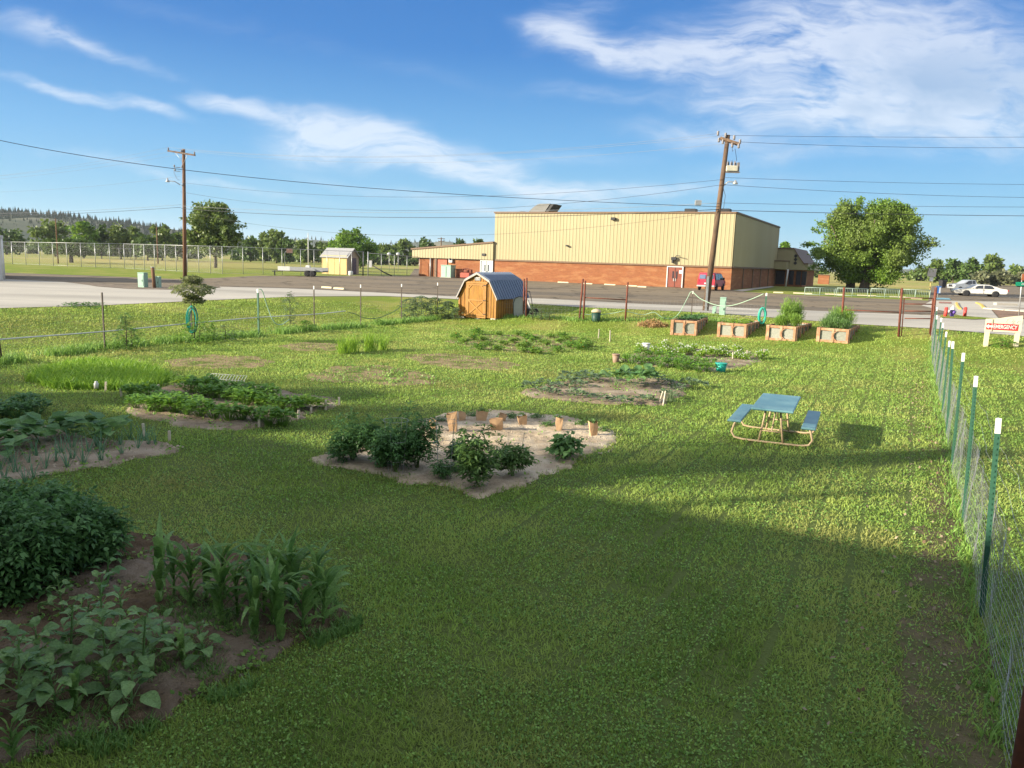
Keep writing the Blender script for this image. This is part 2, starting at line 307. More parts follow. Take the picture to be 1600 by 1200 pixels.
class LF:
    """collects curved leaves as quads, each leaf one random value"""
    def __init__(s): s.q = []; s.r = []
    def ribbon(s, base, az, el, length, width, bend=1.0, n=6, prof=None, fold=.25, twist=0.0, wave=0.0, rnd=None, roll=0.0):
        p = np.array(base, float); rows = []; e = el; a = az
        r = random.random() if rnd is None else rnd
        for i in range(n+1):
            t = i/n; wv = width*(prof(t) if prof else math.sin(math.pi*min(1, t*1.02+.02))**.7)/2
            dirv = np.array([math.cos(a)*math.cos(e), math.sin(a)*math.cos(e), math.sin(e)])
            side = np.array([-math.sin(a), math.cos(a), 0.0]); upv = np.cross(dirv, side)*-1
            upv = np.cross(side, dirv)*-1 if upv[2] < 0 else upv
            ro = roll+twist*t; sd = side*math.cos(ro)+upv*math.sin(ro); un = upv*math.cos(ro)-side*math.sin(ro)
            wz = wave*wv*math.sin(t*14+r*20); wz2 = wave*wv*math.sin(t*14+r*20+1.7)
            rows.append((p+sd*wv+un*(fold*wv+wz), p.copy(), p-sd*wv+un*(fold*wv+wz2)))
            p = p+dirv*length/n; e -= bend/n*(.4+1.2*t)
        for i in range(n):
            A, B = rows[i], rows[i+1]
            s.q.append((A[0], A[1], B[1], B[0])); s.q.append((A[1], A[2], B[2], B[1])); s.r += [r, r]
    def stalk(s, a, b, r, rnd=.5):
        a = np.array(a, float); b = np.array(b, float); d_ = b-a; u = np.cross(d_, [0, .3, 1.0]) if abs(d_[2]) < abs(d_[0])+abs(d_[1]) else np.cross(d_, [1.0, 0, 0]); u = u/max(1e-9, np.linalg.norm(u))*r
        v = np.cross(d_, u); v = v/max(1e-9, np.linalg.norm(v))*r; c = [u, v, -u, -v]
        for i in range(4): s.q.append((a+c[i], a+c[(i+1) % 4], b+c[(i+1) % 4]*.7, b+c[i]*.7)); s.r.append(rnd)
    def build(s, name, m, parent=None): return np_mesh(name, np.array(s.q), 4, m, np.array(s.r), parent)
def inpoly(x, y, poly):
    x = np.asarray(x); y = np.asarray(y); r = np.zeros(x.shape, bool); n = len(poly)
    for i in range(n):
        x1, y1 = poly[i][:2]; x2, y2 = poly[(i+1) % n][:2]
        c = (y1 > y) != (y2 > y); r ^= c & (x < (x2-x1)*(y-y1)/((y2-y1) if y2 != y1 else 1e-9)+x1)
    return r
def snoise(x, y, f=1.0, s=0.0):                # cheap smooth noise for outlines
    return (np.sin(x*1.7*f+s+1.3*np.sin(y*1.1*f+s))+np.sin(y*2.3*f+2.1*s+1.7*np.sin(x*.9*f))+np.sin((x+y)*3.9*f+s)*.5)/2.5
# ================================================================ ground, roads
def axis(lo, hi, fine_lo, fine_hi, st):
    a = list(np.arange(fine_lo, fine_hi+1e-6, st)); x = fine_hi; d_ = st
    while x < hi: d_ *= 1.35; x += d_; a.append(min(x, hi))
    x = fine_lo; d_ = st
    while x > lo: d_ *= 1.35; x -= d_; a.insert(0, max(x, lo))
    return np.array(a)
gx = axis(-4000, 4000, -45, 45, 1.0); gy = axis(-300, 6000, -6, 62, 1.0)
GX, GY = np.meshgrid(gx, gy); GZ = TH(GX.ravel(), GY.ravel()).reshape(GX.shape)
gv = np.stack([GX, GY, GZ], -1).reshape(-1, 3); nx = len(gx)
gf = [(j*nx+i, j*nx+i+1, (j+1)*nx+i+1, (j+1)*nx+i) for j in range(len(gy)-1) for i in range(nx-1)]
me = bpy.data.meshes.new('ground'); me.from_pydata(gv.tolist(), [], gf); me.polygons.foreach_set('use_smooth', [True]*len(gf))
m_ground = mat('lawn_ground', (.19, .24, .035), (.12, .165, .022), scale=14, rough=.95, bump=.03, bscale=30, c3=(.24, .24, .06), s3=.35, spec=.1)
# far field: drier with distance, by real position
n = m_ground.node_tree.nodes; l = m_ground.node_tree.links; b = n['Principled BSDF']; src = b.inputs['Base Color'].links[0].from_socket
ge = n.new('ShaderNodeNewGeometry'); sp = n.new('ShaderNodeSeparateXYZ'); l.new(ge.outputs['Position'], sp.inputs[0])
mr = n.new('ShaderNodeMapRange'); l.new(sp.outputs[1], mr.inputs[0]); mr.inputs[1].default_value = 95; mr.inputs[2].default_value = 150
no = n.new('ShaderNodeTexNoise'); no.inputs['Scale'].default_value = .02; no.inputs['Detail'].default_value = 6; l.new(ge.outputs['Position'], no.inputs['Vector'])
m2 = n.new('ShaderNodeMapRange'); l.new(no.outputs[0], m2.inputs[0]); m2.inputs[1].default_value = .4; m2.inputs[2].default_value = .6
mf = n.new('ShaderNodeMix'); mf.data_type = 'RGBA'; l.new(m2.outputs[0], mf.inputs[0]); mf.inputs[6].default_value = (.22, .25, .06, 1); mf.inputs[7].default_value = (.32, .27, .1, 1)
mg = n.new('ShaderNodeMix'); mg.data_type = 'RGBA'; l.new(mr.outputs[0], mg.inputs[0]); 
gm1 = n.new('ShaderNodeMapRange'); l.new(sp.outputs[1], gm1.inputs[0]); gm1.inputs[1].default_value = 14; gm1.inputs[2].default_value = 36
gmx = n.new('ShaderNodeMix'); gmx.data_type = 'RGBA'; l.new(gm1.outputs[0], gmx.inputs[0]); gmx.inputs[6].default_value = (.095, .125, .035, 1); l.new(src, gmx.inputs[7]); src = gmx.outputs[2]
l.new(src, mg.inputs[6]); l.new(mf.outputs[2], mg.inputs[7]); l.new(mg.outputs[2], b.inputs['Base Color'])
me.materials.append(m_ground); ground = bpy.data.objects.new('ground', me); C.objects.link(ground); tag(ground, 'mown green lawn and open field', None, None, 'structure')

def sheet(name, poly, z, m, label=None):
    bm = bmesh.new(); vs = [bm.verts.new((p[0], p[1], z)) for p in poly]; f = bm.faces.new(vs)
    if f.normal.z < 0: f.normal_flip()
    bmesh.ops.triangulate(bm, faces=[f]); me = bpy.data.meshes.new(name); bm.to_mesh(me); bm.free(); me.materials.append(m)
    o = bpy.data.objects.new(name, me); C.objects.link(o); tag(o, label, None, None, 'structure'); return o
m_asph = mat('asphalt', (.21, .165, .11), (.165, .132, .09), scale=1.2, rough=.9, bump=.01, bscale=40, c3=(.13, .108, .08), s3=.3, stretch=(.12, 1, 1, R(27)), spec=.2)
m_conc = mat('concrete_paving', (.43, .4, .34), (.36, .335, .29), scale=.6, rough=.9, bump=.005, bscale=30, c3=(.3, .28, .24), s3=.15, stretch=(.3, 1, 1, R(27)), spec=.2)
LOT_TOP = [(-420,418),(-200,421),(0,426),(150,431),(285,436.5),(345,434),(400,431),(640,431),(648,420),(1141,440),(1148,455),(1200,458.5),(1330,465),(1450,470),(1456,447),(1478,444.5),(1520,444),(1700,452),(2100,470)]
lot = [G(x, y, LOTZ) for x, y in LOT_TOP]+[p for p in EDGE[::-1]][1:-1]
sheet('parking_lot', lot, LOTZ+.012, m_asph, 'worn brown asphalt parking lot and road')
CT = [(-420,421),(-200,425),(0,436),(100,441),(150,447),(285,452),(330,448),(450,451),(600,458),(700,463),(850,467),(1000,475),(1200,483),(1400,491),(1700,503),(1890,515)]
sheet('concrete_road', [G(x, y, LOTZ) for x, y in CT]+[p for p in EDGE[::-1]][1:-1], LOTZ+.02, m_conc, 'pale concrete driveway curving along the lawn')
m_dirt = mat('dirt', (.17, .13, .095), (.12, .095, .07), scale=3, rough=.95, bump=.03, bscale=25, c3=(.24, .2, .15), s3=1.2)
sheet('dirt_island', [G(x, y, LOTZ) for x, y in [(120,442.5),(200,446),(285,448.5),(340,447),(345,450),(285,453.5),(200,452),(150,448)]], LOTZ+.03, m_dirt, 'bare dirt strip in the driveway')
sheet('sidewalk', [G(x, y, LOTZ) for x, y in [(1146,454.5),(1205,447.5),(1210,449),(1160,456)]], LOTZ+.06, m_conc, 'pale path beside the hall')
sheet('sidewalk_apron', [G(x, y, LOTZ) for x, y in [(1456,470),(1600,472),(1660,476),(1640,483),(1545,480),(1560,498),(1512,497),(1480,488),(1440,478)]], LOTZ+.03, m_conc, 'concrete apron by the road crossing')
sheet('sidewalk_strip', [G(x, y, LOTZ) for x, y in [(1545,480),(1680,489),(1680,492),(1547,483.5)]], LOTZ+.06, m_conc, 'pale kerb strip along the verge')
sheet('dirt_verge', [G(x, y, LOTZ) for x, y in [(1549,484),(1680,492),(1680,502),(1562,497)]], LOTZ+.04, mat('red_dirt', (.24, .14, .08), (.17, .11, .06), scale=2), 'reddish dry verge')
sheet('lawn_strip', [G(x, y, LOTZ) for x, y in [(1470,493),(1500,494),(1560,499),(1520,500),(1468,497)]], LOTZ+.05, m_ground, 'thin grass verge behind the hydrant')
m_blue = mat('blue_paint', (.12, .33, .42), (.2, .3, .33), scale=3); m_redp = mat('worn_red_paint', (.33, .13, .09), (.22, .15, .11), scale=2)
sheet('marking_blue', [G(x, y, LOTZ) for x, y in [(1458,465.5),(1483,466.5),(1486,469),(1459,468.5)]], LOTZ+.05, m_blue, 'faded blue parking bay paint')
sheet('marking_red', [G(x, y, LOTZ) for x, y in [(1467,472),(1486,472.5),(1487,475),(1467,474.5)]], LOTZ+.05, m_redp, 'faded red kerb paint')

n = m_asph.node_tree.nodes; l = m_asph.node_tree.links; b = n['Principled BSDF']; src = b.inputs['Base Color'].links[0].from_socket
vo = n.new('ShaderNodeTexVoronoi'); vo.feature = 'DISTANCE_TO_EDGE'; vo.inputs['Scale'].default_value = .16; nw = n.new('ShaderNodeTexNoise'); nw.inputs['Scale'].default_value = .7; nw.inputs['Detail'].default_value = 5
gq = n.new('ShaderNodeNewGeometry'); va = n.new('ShaderNodeVectorMath'); va.operation = 'MULTIPLY_ADD'; l.new(gq.outputs['Position'], nw.inputs['Vector']); l.new(nw.outputs['Color'], va.inputs[0]); va.inputs[1].default_value = (3, 3, 0); l.new(gq.outputs['Position'], va.inputs[2]); l.new(va.outputs[0], vo.inputs['Vector'])
mv = n.new('ShaderNodeMapRange'); l.new(vo.outputs['Distance'], mv.inputs[0]); mv.inputs[1].default_value = .008; mv.inputs[2].default_value = .03; mv.inputs[3].default_value = .5; mv.inputs[4].default_value = 1
mm = n.new('ShaderNodeMix'); mm.data_type = 'RGBA'; mm.blend_type = 'MULTIPLY'; mm.inputs[0].default_value = 1; l.new(src, mm.inputs[6]); l.new(mv.outputs[0], mm.inputs[7]); l.new(mm.outputs[2], b.inputs['Base Color'])
# the beds of bare soil
BEDS = {
 'A': [(487,718),(530,704),(600,690),(655,660),(700,646),(760,642),(820,645),(880,652),(930,664),(975,682),(955,700),(900,722),(850,750),(800,770),(750,777),(700,764),(640,752),(560,738),(505,730)],
 'B': [(-260,900),(-60,870),(60,850),(190,838),(300,850),(420,880),(520,930),(548,966),(500,990),(440,1020),(370,1055),(280,1100),(160,1160),(0,1200),(-200,1260),(-420,1200)],
 'Cc': [(-200,775),(0,755),(120,738),(220,720),(285,702),(262,692),(180,690),(100,676),(60,668),(0,668),(-200,680)],
 'D': [(196,648),(250,660),(330,675),(420,668),(470,652),(528,634),(520,622),(470,615),(400,602),(330,598),(270,600),(230,612),(196,630)],
 'E': [(812,612),(860,598),(940,590),(1040,592),(1085,602),(1065,622),(1030,634),(960,634),(890,628),(830,622)],
 'K': [(962,562),(1000,548),(1060,544),(1150,548),(1200,556),(1180,570),(1120,582),(1060,576),(1000,572)],
}
DRY = {
 'F': [(462,588),(520,572),(600,570),(660,580),(700,596),(680,606),(600,602),(540,598),(490,598)],
 'G': [(250,562),(330,554),(400,556),(432,566),(400,576),(330,576),(270,574)],
 'H': [(420,541),(480,534),(535,538),(530,548),(470,549)],
 'I': [(620,554),(700,552),(780,560),(822,570),(790,580),(720,577),(660,570)],
 'W': [(1450,1240),(1405,1100),(1400,980),(1432,860),(1450,760),(1460,650),(1467,560),(1471,560),(1480,650),(1493,760),(1522,900),(1560,1060),(1590,1240)],
 'J': [(690,534),(740,524),(820,522),(900,526),(935,534),(890,548),(820,552),(740,546)],
}
m_soil = mat('garden_soil', (.14, .1, .06), (.08, .056, .036), scale=7, rough=1, bump=.02, bscale=45, c3=(.19, .15, .11), s3=1.1, spec=.1)
m_soil2 = mat('pale_soil', (.45, .36, .25), (.29, .225, .155), scale=5, rough=1, bump=.02, bscale=40, c3=(.5, .42, .31), s3=1.3, spec=.1)
m_soil3 = mat('brown_soil', (.27, .21, .145), (.18, .14, .1), scale=5, rough=1, bump=.02, bscale=40, c3=(.33, .27, .2), s3=1.3, spec=.1)
m_dry = mat('dry_ground', (.3, .22, .13), (.17, .14, .07), scale=6, rough=1, bump=.03, bscale=20, c3=(.1, .12, .03), s3=1.6, spec=.1)
POLYS = {}
def soil(key, px, m, hgt, cell):
    P = [gp(x, y) for x, y in px]; POLYS[key] = [(p.x, p.y) for p in P]
    xs = [p.x for p in P]; ys = [p.y for p in P]
    ax = np.arange(min(xs)-.3, max(xs)+.3, cell); ay = np.arange(min(ys)-.3, max(ys)+.3, cell)
    X, Y = np.meshgrid(ax, ay); jx = X+.16*snoise(X, Y, 2.2, 1); jy = Y+.16*snoise(X, Y, 2.6, 4)
    ins = inpoly(jx.ravel(), jy.ravel(), POLYS[key]).reshape(X.shape)
    core = ins.copy()
    for dx, dy in ((1, 0), (-1, 0), (0, 1), (0, -1)): core &= np.roll(np.roll(ins, dx, 0), dy, 1)
    rough = .5*snoise(X, Y, 3, 2)+.3*snoise(X, Y, 17, 3)+.35*snoise(X, Y, 9, 5)+.5*RNG.random(X.shape)
    Z = TH(X.ravel(), Y.ravel()).reshape(X.shape)+.006+np.where(core, np.maximum(0, hgt*(.55+.6*rough)), -.012)
    W = len(ax); idx = np.argwhere(ins[:-1, :-1] | ins[1:, :-1] | ins[:-1, 1:] | ins[1:, 1:])
    fs = [(j*W+i, j*W+i+1, (j+1)*W+i+1, (j+1)*W+i) for j, i in idx]
    me = bpy.data.meshes.new('garden_soil'); me.from_pydata(np.stack([X+RNG.normal(size=X.shape)*cell*.15, Y+RNG.normal(size=X.shape)*cell*.15, Z], -1).reshape(-1, 3).tolist(), [], fs)
    bm = bmesh.new(); bm.from_mesh(me); bmesh.ops.delete(bm, geom=[v for v in bm.verts if not v.link_faces], context='VERTS'); bm.to_mesh(me); bm.free()
    me.polygons.foreach_set('use_smooth', [True]*len(me.polygons)); me.materials.append(m); o = bpy.data.objects.new('garden_soil', me); C.objects.link(o)
    tag(o, 'bare earth of a garden plot', None, None, 'structure')
soil('A', BEDS['A'], m_soil2, .045, .05); soil('B', BEDS['B'], m_soil, .085, .032); soil('Cc', BEDS['Cc'], m_soil3, .05, .07)
soil('D', BEDS['D'], m_soil3, .05, .08); soil('E', BEDS['E'], m_soil3, .05, .1); soil('K', BEDS['K'], m_soil3, .05, .12)
for k_ in DRY: soil(k_, DRY[k_], m_dry if k_ != 'W' else mat('worn_ground', (.13, .1, .06), (.08, .08, .035), scale=6, rough=1, bump=.03, bscale=20, c3=(.07, .09, .025), s3=1.6, spec=.1), .012, .12 if k_ != 'W' else .06)

# ================================================================ grass
def polar(n, r0, r1, ex, half):
    rr = np.linspace(r0, r1, 4000); pdf = rr**(1-ex); cdf = np.cumsum(pdf); cdf /= cdf[-1]
    r = np.interp(RNG.random(n), cdf, rr); a = (RNG.random(n)*2-1)*R(half); return r*np.sin(a), r*np.cos(a), r
m_grass = leafmat('grass', (.085, .165, .03), (.32, .46, .09), trans=.4, rough=.6, spec=.2, pos_tint=(.41, .49, .13), ps=.4, dry=(.36, .31, .12))
m_weed = leafmat('weed_leaf', (.09, .2, .035), (.28, .46, .1), trans=.35, rough=.5)
def keep_mask(x, y, r, soil_keep, dry_keep):
    k = edge_dist(x, y) > .25
    jx = x+.16*snoise(x, y, 2.2, 1)+RNG.normal(size=x.shape)*.1; jy = y+.16*snoise(x, y, 2.6, 4)+RNG.normal(size=x.shape)*.1
    rn = RNG.random(x.shape)
    for key, poly in POLYS.items(): k &= ~(inpoly(jx, jy, poly) & (rn > (.72 if key == 'W' else dry_keep if key in DRY else soil_keep)))
    return k
FENCE_A = gp(1533, 968); FENCE_B = gp(1455, 525)
def fence_side(x, y):                          # metres to the right of the long wire fence
    d_ = (FENCE_B-FENCE_A); L_ = math.hypot(d_.x, d_.y); return ((x-FENCE_A.x)*d_.y-(y-FENCE_A.y)*d_.x)/L_
def grass(n, r0, r1, ex):
    x, y, r = polar(n, r0, r1, ex, 44)
    k = keep_mask(x, y, r, .02, .38)
    across = x*.89-y*.456; fs = fence_side(x, y)
    line = np.abs(((across+.06*snoise(x*.3, y*.3, 1)) / .56) % 1-.5) < .075
    k &= ~(line & (x > -.35*y+3.0) & (RNG.random(n) < .93))
    patch = snoise(x, y, .8, 3)+.6*snoise(x, y, 3.1, 7); k &= RNG.random(n) < np.clip(.82+.3*patch, .45, 1)
    lit = np.exp(-((fs+.45)/.45)**2); k &= RNG.random(n) > lit*.3           # worn strip beside the fence
    x, y, r = x[k], y[k], r[k]; n = len(x); z = TH(x, y)
    tall = 1+.35*snoise(x, y, 1.3, 9)+np.exp(-((fence_side(x, y)-.05)/.2)**2)*.7
    h = (.022+.03*RNG.random(n))*tall*(1+r*.012); wd = .0035*(1+r*.16); a = RNG.random(n)*2*math.pi; le = RNG.random(n)**.7*1.2; b_ = RNG.random(n)*2*math.pi
    base = np.stack([x, y, z], 1); sd = np.stack([np.cos(a), np.sin(a), 0*a], 1)*wd[:, None]
    tip = base+np.stack([np.cos(b_)*np.sin(le), np.sin(b_)*np.sin(le), np.cos(le)], 1)*h[:, None]*1.25
    rnd = np.clip(RNG.random(n)*.75+.12+.2*snoise(x, y, .7, 2), 0, 1)
    o = np_mesh('grass', np.stack([base-sd, base+sd, tip], 1), 3, m_grass, rnd)
    return tag(o, 'short mown grass blades covering the lawn', 'grass', None, 'stuff')
grass(620000, 3.3, 48, 1.55)
# small broad clover and weed leaves low in the turf, and seedlings in the beds
x, y, r = polar(260000, 3.3, 38, 1.7, 44); k = keep_mask(x, y, r, .12, .3); k &= (snoise(x, y, 1.6, 12)+.5*snoise(x, y, 5, 2)) > -.35; x, y, r = x[k], y[k], r[k]
P = np.stack([x, y, TH(x, y)+.008+.03*RNG.random(len(x))], 1)
tag(np_mesh('clover_leaves', leaf_quads(P, (.011+.011*RNG.random(len(x)))*(1+r*.055), up=.6, asp=.8, droop=.1), 4, m_weed), 'small broad weed leaves mixed through the turf', 'ground cover', None, 'stuff')
# litter of dead leaves and pale stones along the fence
m_dead = leafmat('dead_leaf', (.12, .07, .04), (.33, .26, .18), trans=.1, rough=.8)
t_ = RNG.random(1000)*26; off = RNG.normal(size=1000)*.4-.4; dF = (FENCE_B-FENCE_A).normalized()
x = FENCE_A.x+dF.x*(t_-3)+dF.y*off; y = FENCE_A.y+dF.y*(t_-3)-dF.x*off; P = np.stack([x, y, TH(x, y)+.02+.02*RNG.random(1000)], 1)
tag(np_mesh('leaf_litter', leaf_quads(P, .02+.045*RNG.random(1000), up=.8, asp=.7), 4, m_dead), 'dry dead leaves and scraps along the wire fence', 'litter', None, 'stuff')

# ================================================================ hills
def hill(name, crest, depth, m, label, zamp=1.0, seed=1):
    """crest: list of (px, py, distance); a real ridge of that height at that distance, falling away front and back"""
    X = []; 
    for px, py, D in crest:
        v = ray(px, py); t = D/v.y; X.append((v.x*t, D, CAMH+v.z*t))
    X = np.array(X); xs = np.linspace(X[0, 0], X[-1, 0], 160); D_ = np.interp(xs, X[:, 0], X[:, 1]); Zc = np.interp(xs, X[:, 0], X[:, 2])
    rows = [(-1, 0), (-.75, .18), (-.5, .5), (-.25, .82), (0, 1), (.4, .7), (1, 0)]; vs = []
    for t, hz in rows:
        for i, x_ in enumerate(xs):
            nz = 1+.16*math.sin(x_*.02*(1+t)+seed)+.12*math.sin(x_*.047+t*4+seed) if 0 < hz < 1 else 1
            vs.append((x_, D_[i]+t*depth+depth*.12*math.sin(x_*.011+t*3), LOTZ-.5+(max(0, Zc[i]-LOTZ)+.5)*hz*nz))
    W = len(xs); fs = [(j*W+i, j*W+i+1, (j+1)*W+i+1, (j+1)*W+i) for j in range(len(rows)-1) for i in range(W-1)]
    me = bpy.data.meshes.new(name); me.from_pydata(vs, [], fs); me.polygons.foreach_set('use_smooth', [True]*len(fs)); me.materials.append(m)
    o = bpy.data.objects.new(name, me); C.objects.link(o); tag(o, label, None, None, 'structure'); return xs, D_, Zc
m_hill = mat('hillside', (.085, .1, .055), (.035, .055, .03), scale=.02, rough=1, c3=(.15, .14, .085), s3=.004, detail=8)
h1 = hill('hills', [(-500,336,900),(-200,330,900),(0,333,900),(60,336,900),(120,340,900),(180,347,930),(240,355,950),(290,363,1000),(360,374,1050),(460,388,1100)], 330, m_hill, 'long grassy ridge dotted with pines')
h2 = hill('hills', [(330,378,1900),(420,380,1900),(480,374,1900),(540,378,1900),(600,383,1900),(660,378,1950),(720,382,1950),(800,392,2000),(900,402,2000)], 500, m_hill, 'low distant wooded hills', seed=4)
h3 = hill('hills', [(1200,422,2300),(1400,420,2300),(1520,424,2300),(1600,420,2300),(1800,424,2300),(2100,440,2300)], 500, m_hill, 'faint distant hills beyond the field', seed=6)
m_pine = leafmat('pine_foliage', (.022, .045, .022), (.05, .08, .035), trans=.1)
m_trunk = mat('bark', (.11, .085, .065), (.06, .048, .038), scale=6, rough=.95, bump=.02, stretch=(1, 1, .25))
for (xs, D_, Zc), cnt, hh, dmin in ((h1, 3000, 6, 0), (h2, 500, 7.9, 0), (h3, 150, 7.9, 0)):
    q = []
    for i in range(cnt):
        u = random.random(); j = int(u*(len(xs)-1)); front = random.random()**1.3*.55*(330 if hh < 8 else 500)
        fz = 1-front/(330 if hh < 8 else 500)*.95; x_ = xs[j]+random.uniform(-4, 4); z_ = LOTZ+max(0, Zc[j]-LOTZ)*fz; H_ = hh*random.uniform(.6, 1.3)
        for k_ in range(6):
            zz = z_+H_*(.1+.15*k_); ww = H_*.3*(1-k_/6.3)*random.uniform(.7, 1.2)
            a0 = random.random()*3; 
            for a_ in (a0, a0+1.57):
                dx, dy = math.cos(a_)*ww, math.sin(a_)*ww; y_ = D_[j]-front
                q.append(((x_-dx, y_-dy, zz), (x_+dx, y_+dy, zz), (x_+dx*.2, y_+dy*.2, zz+H_*.28), (x_-dx*.2, y_-dy*.2, zz+H_*.28)))
    tag(np_mesh('pine_woods', np.array(q), 4, m_pine), 'small dark pines scattered over the distant ridge', 'woods', None, 'stuff')

# ================================================================ trees
LM = {'dark': leafmat('leaf_dark', (.035, .075, .015), (.1, .165, .035), .25), 'mid': leafmat('leaf_mid', (.06, .11, .022), (.16, .22, .05), .3),
      'bright': leafmat('leaf_bright', (.06, .14, .015), (.17, .29, .035), .3), 'pale': leafmat('leaf_pale', (.1, .12, .06), (.2, .21, .11), .3),
      'big': leafmat('leaf_big_tree', (.06, .135, .015), (.2, .32, .04), .35, pos_tint=(.17, .22, .06), ps=.12)}
def tree(name, label, pxc, pyb, pyt, pxw, col, nl=1500, leaf=.5, base_frac=.12, group=None, D=None, seed=0, trunk_px=None, gaps=.5, lob=9, tw=None, narrow=1.0):
    rs = random.Random(seed+int(pxc*7)); b_ = G(pxc if trunk_px is None else trunk_px, pyb, LOTZ) if D is None else None
    if D is not None: v = ray(pxc if trunk_px is None else trunk_px, 420); b_ = Vector((v.x/v.y*D, D, LOTZ))
    D0 = b_.y; top = height_at((b_.x, b_.y), pyt)-LOTZ; W = pxw/FPX*D0/2; dx = (pxc-(trunk_px or pxc))/FPX*D0
    t = thing(name, label, 'tree', b_, 0, group)
    mb = MB(); r0 = tw or max(.12, W*.05); fork = top*(base_frac+.1)
    mb.tube([(0, 0, -.2), (rs.uniform(-.1, .1)*W*.3, 0, fork*.5), (dx*.1, 0, fork)], r0*1.25, 8, r0*.85)
    limbs = []
    for i in range(7):
        a = i*2.4+rs.random(); rr = W*rs.uniform(.35, .75); ez = top*rs.uniform(.5, .85)
        p1 = Vector((dx*.1, 0, fork-.1)); p2 = Vector((dx*.5+math.cos(a)*rr*.4, math.sin(a)*rr*.4, (fork+ez)*.5)); p3 = Vector((dx+math.cos(a)*rr, math.sin(a)*rr, ez))
        mb.tube([p1, p2, p3], r0*.5, 6, r0*.12); limbs.append(p3)
    mb.build('trunk', m_trunk, t)
    zc = top*(base_frac+1)/2; hz = top*(1-base_frac)/2; P = []; S = []
    for i in range(lob*3):                                     # leaf clumps set through the crown, thick near its outside
        a = rs.random()*2*math.pi; cz = rs.uniform(-.95, .9); ring = (math.sqrt(max(0, 1-cz*cz))**.75 if cz < .2 else (1-(cz-.2)/.8*.92)**.8)*narrow
        rad = rs.uniform(.45, .86)*ring; cx = dx+math.cos(a)*rad*W; cy = math.sin(a)*rad*W; czz = zc+cz*hz*.86
        cr = rs.uniform(.16, .34)*min(W, hz*1.3); k = int(nl/(lob*3)*rs.uniform(.6, 1.4))
        q = RNG.normal(size=(k, 3)); q = unit(q)*(RNG.random((k, 1))**.45)*cr*np.array([1.1, 1.1, .75]); P.append(q+np.array([cx, cy, czz]))
    for i in range(lob*2 if nl > 4000 else 0):                 # loose sprigs beyond the mass
        a = rs.random()*2*math.pi; cz = rs.uniform(-.7, .98); ring = (math.sqrt(max(0, 1-cz*cz))**.75 if cz < .2 else (1-(cz-.2)/.8*.92)**.8)*narrow; k = int(nl*.004)
        q = RNG.normal(size=(k, 3))*np.array([.05, .05, .03])*W; sp_ = np.linspace(.86, 1.14, k)[:, None]; P.append(q+np.array([dx, 0, zc])+np.array([math.cos(a)*ring*W, math.sin(a)*ring*W, cz*hz])*sp_*np.array([1, 1, .97]))
    k = int(nl*.25); q = unit(RNG.normal(size=(k, 3)))*(RNG.random((k, 1))**.4)*np.array([W*.66*narrow, W*.66*narrow, hz*.72]); P.append(q+np.array([dx, 0, zc]))
    P = np.concatenate(P); P[:, 2] = np.maximum(P[:, 2], top*base_frac*.6)
    np_mesh('crown', leaf_quads(P, leaf*(.6+.8*RNG.random(len(P))), up=.15, asp=.7, droop=.15), 4, LM[col], None, t)
    return t
TG = 'trees along the far side of the field'
# (centre px, base, top, width px, colour, leaves, distance, label)
bg = [
 (12,378,355,70,'dark',900,210,'dark dense low trees at the left end of the ridge foot'),
 (88,378,342,66,'mid',1400,200,'tall olive tree with two peaks below the bare ridge'),
 (132,380,341,44,'bright',1200,185,'bright sunlit poplar rising above the low dark crown'),
 (160,380,349,28,'dark',900,190,'narrow dark tree right of the bright poplar'),
 (190,382,346,42,'mid',1200,190,'leaning grey green cottonwood between narrow dark trees'),
 (213,382,352,30,'mid',900,200,'small ragged cottonwood behind the chain-link fence'),
 (232,383,366,50,'dark',900,180,'low dark bushy tree left of the bare-topped tree'),
 (254,384,345,44,'mid',1100,190,'half bare brown-topped tree near the tall pole'),
 (278,384,362,30,'dark',800,200,'dark low tree partly behind the wooden pole'),
 (392,390,368,40,'dark',800,220,'low dark tree right of the large rounded elm'),
 (414,391,361,22,'mid',900,210,'slim pale tree beside the two-topped elm'),
 (432,391,355,44,'mid',1300,205,'two-topped elm above the trailer'),
 (448,392,369,30,'dark',800,200,'dark shoulder of trees above the basketball hoop'),
 (475,394,374,46,'mid',900,240,'grey green row of trees behind the thin white mast'),
 (508,394,375,46,'mid',900,240,'dusty olive tree left of the bright round tree'),
 (602,397,378,40,'mid',900,260,'dusty tree right of the bright round tree'),
 (632,398,374,46,'mid',1000,270,'distant grey green tree left of the low wing'),
 (664,398,373,40,'dark',900,270,'distant tree showing over the low wing roof'),
 (719,402,367,24,'dark',700,240,'tree top poking above the sloping wing roof'),
 (746,402,370,22,'dark',700,240,'second tree top above the sloping wing roof'),
 (1225,420,373,26,'bright',900,170,'green tree top behind the end annex of the hall'),
 (1252,425,391,24,'mid',800,180,'small hazy tree between annex and giant tree'),
 (1462,432,404,30,'mid',1200,230,'pale green tree beside the crown of the giant tree'),
 (1491,434,405,34,'dark',1400,225,'dark round tree behind the white pickup'),
 (1517,434,402,34,'dark',1400,220,'taller dark tree behind the pickup cab'),
 (1549,434,397,34,'mid',1500,240,'upright cottonwood standing above pale willows'),
 (1588,436,413,26,'mid',900,260,'small far tree near the street sign'),
 (1608,436,414,26,'mid',900,260,'small far tree at the picture edge'),
 (1535,437,424,30,'pale',900,200,'pale silvery willow bush behind the sedan'),
 (1566,438,423,38,'pale',1100,200,'broad silvery willow thicket right of the sedan roof'),
 (1600,439,425,36,'pale',1000,200,'silvery bush behind the green street sign'),
]
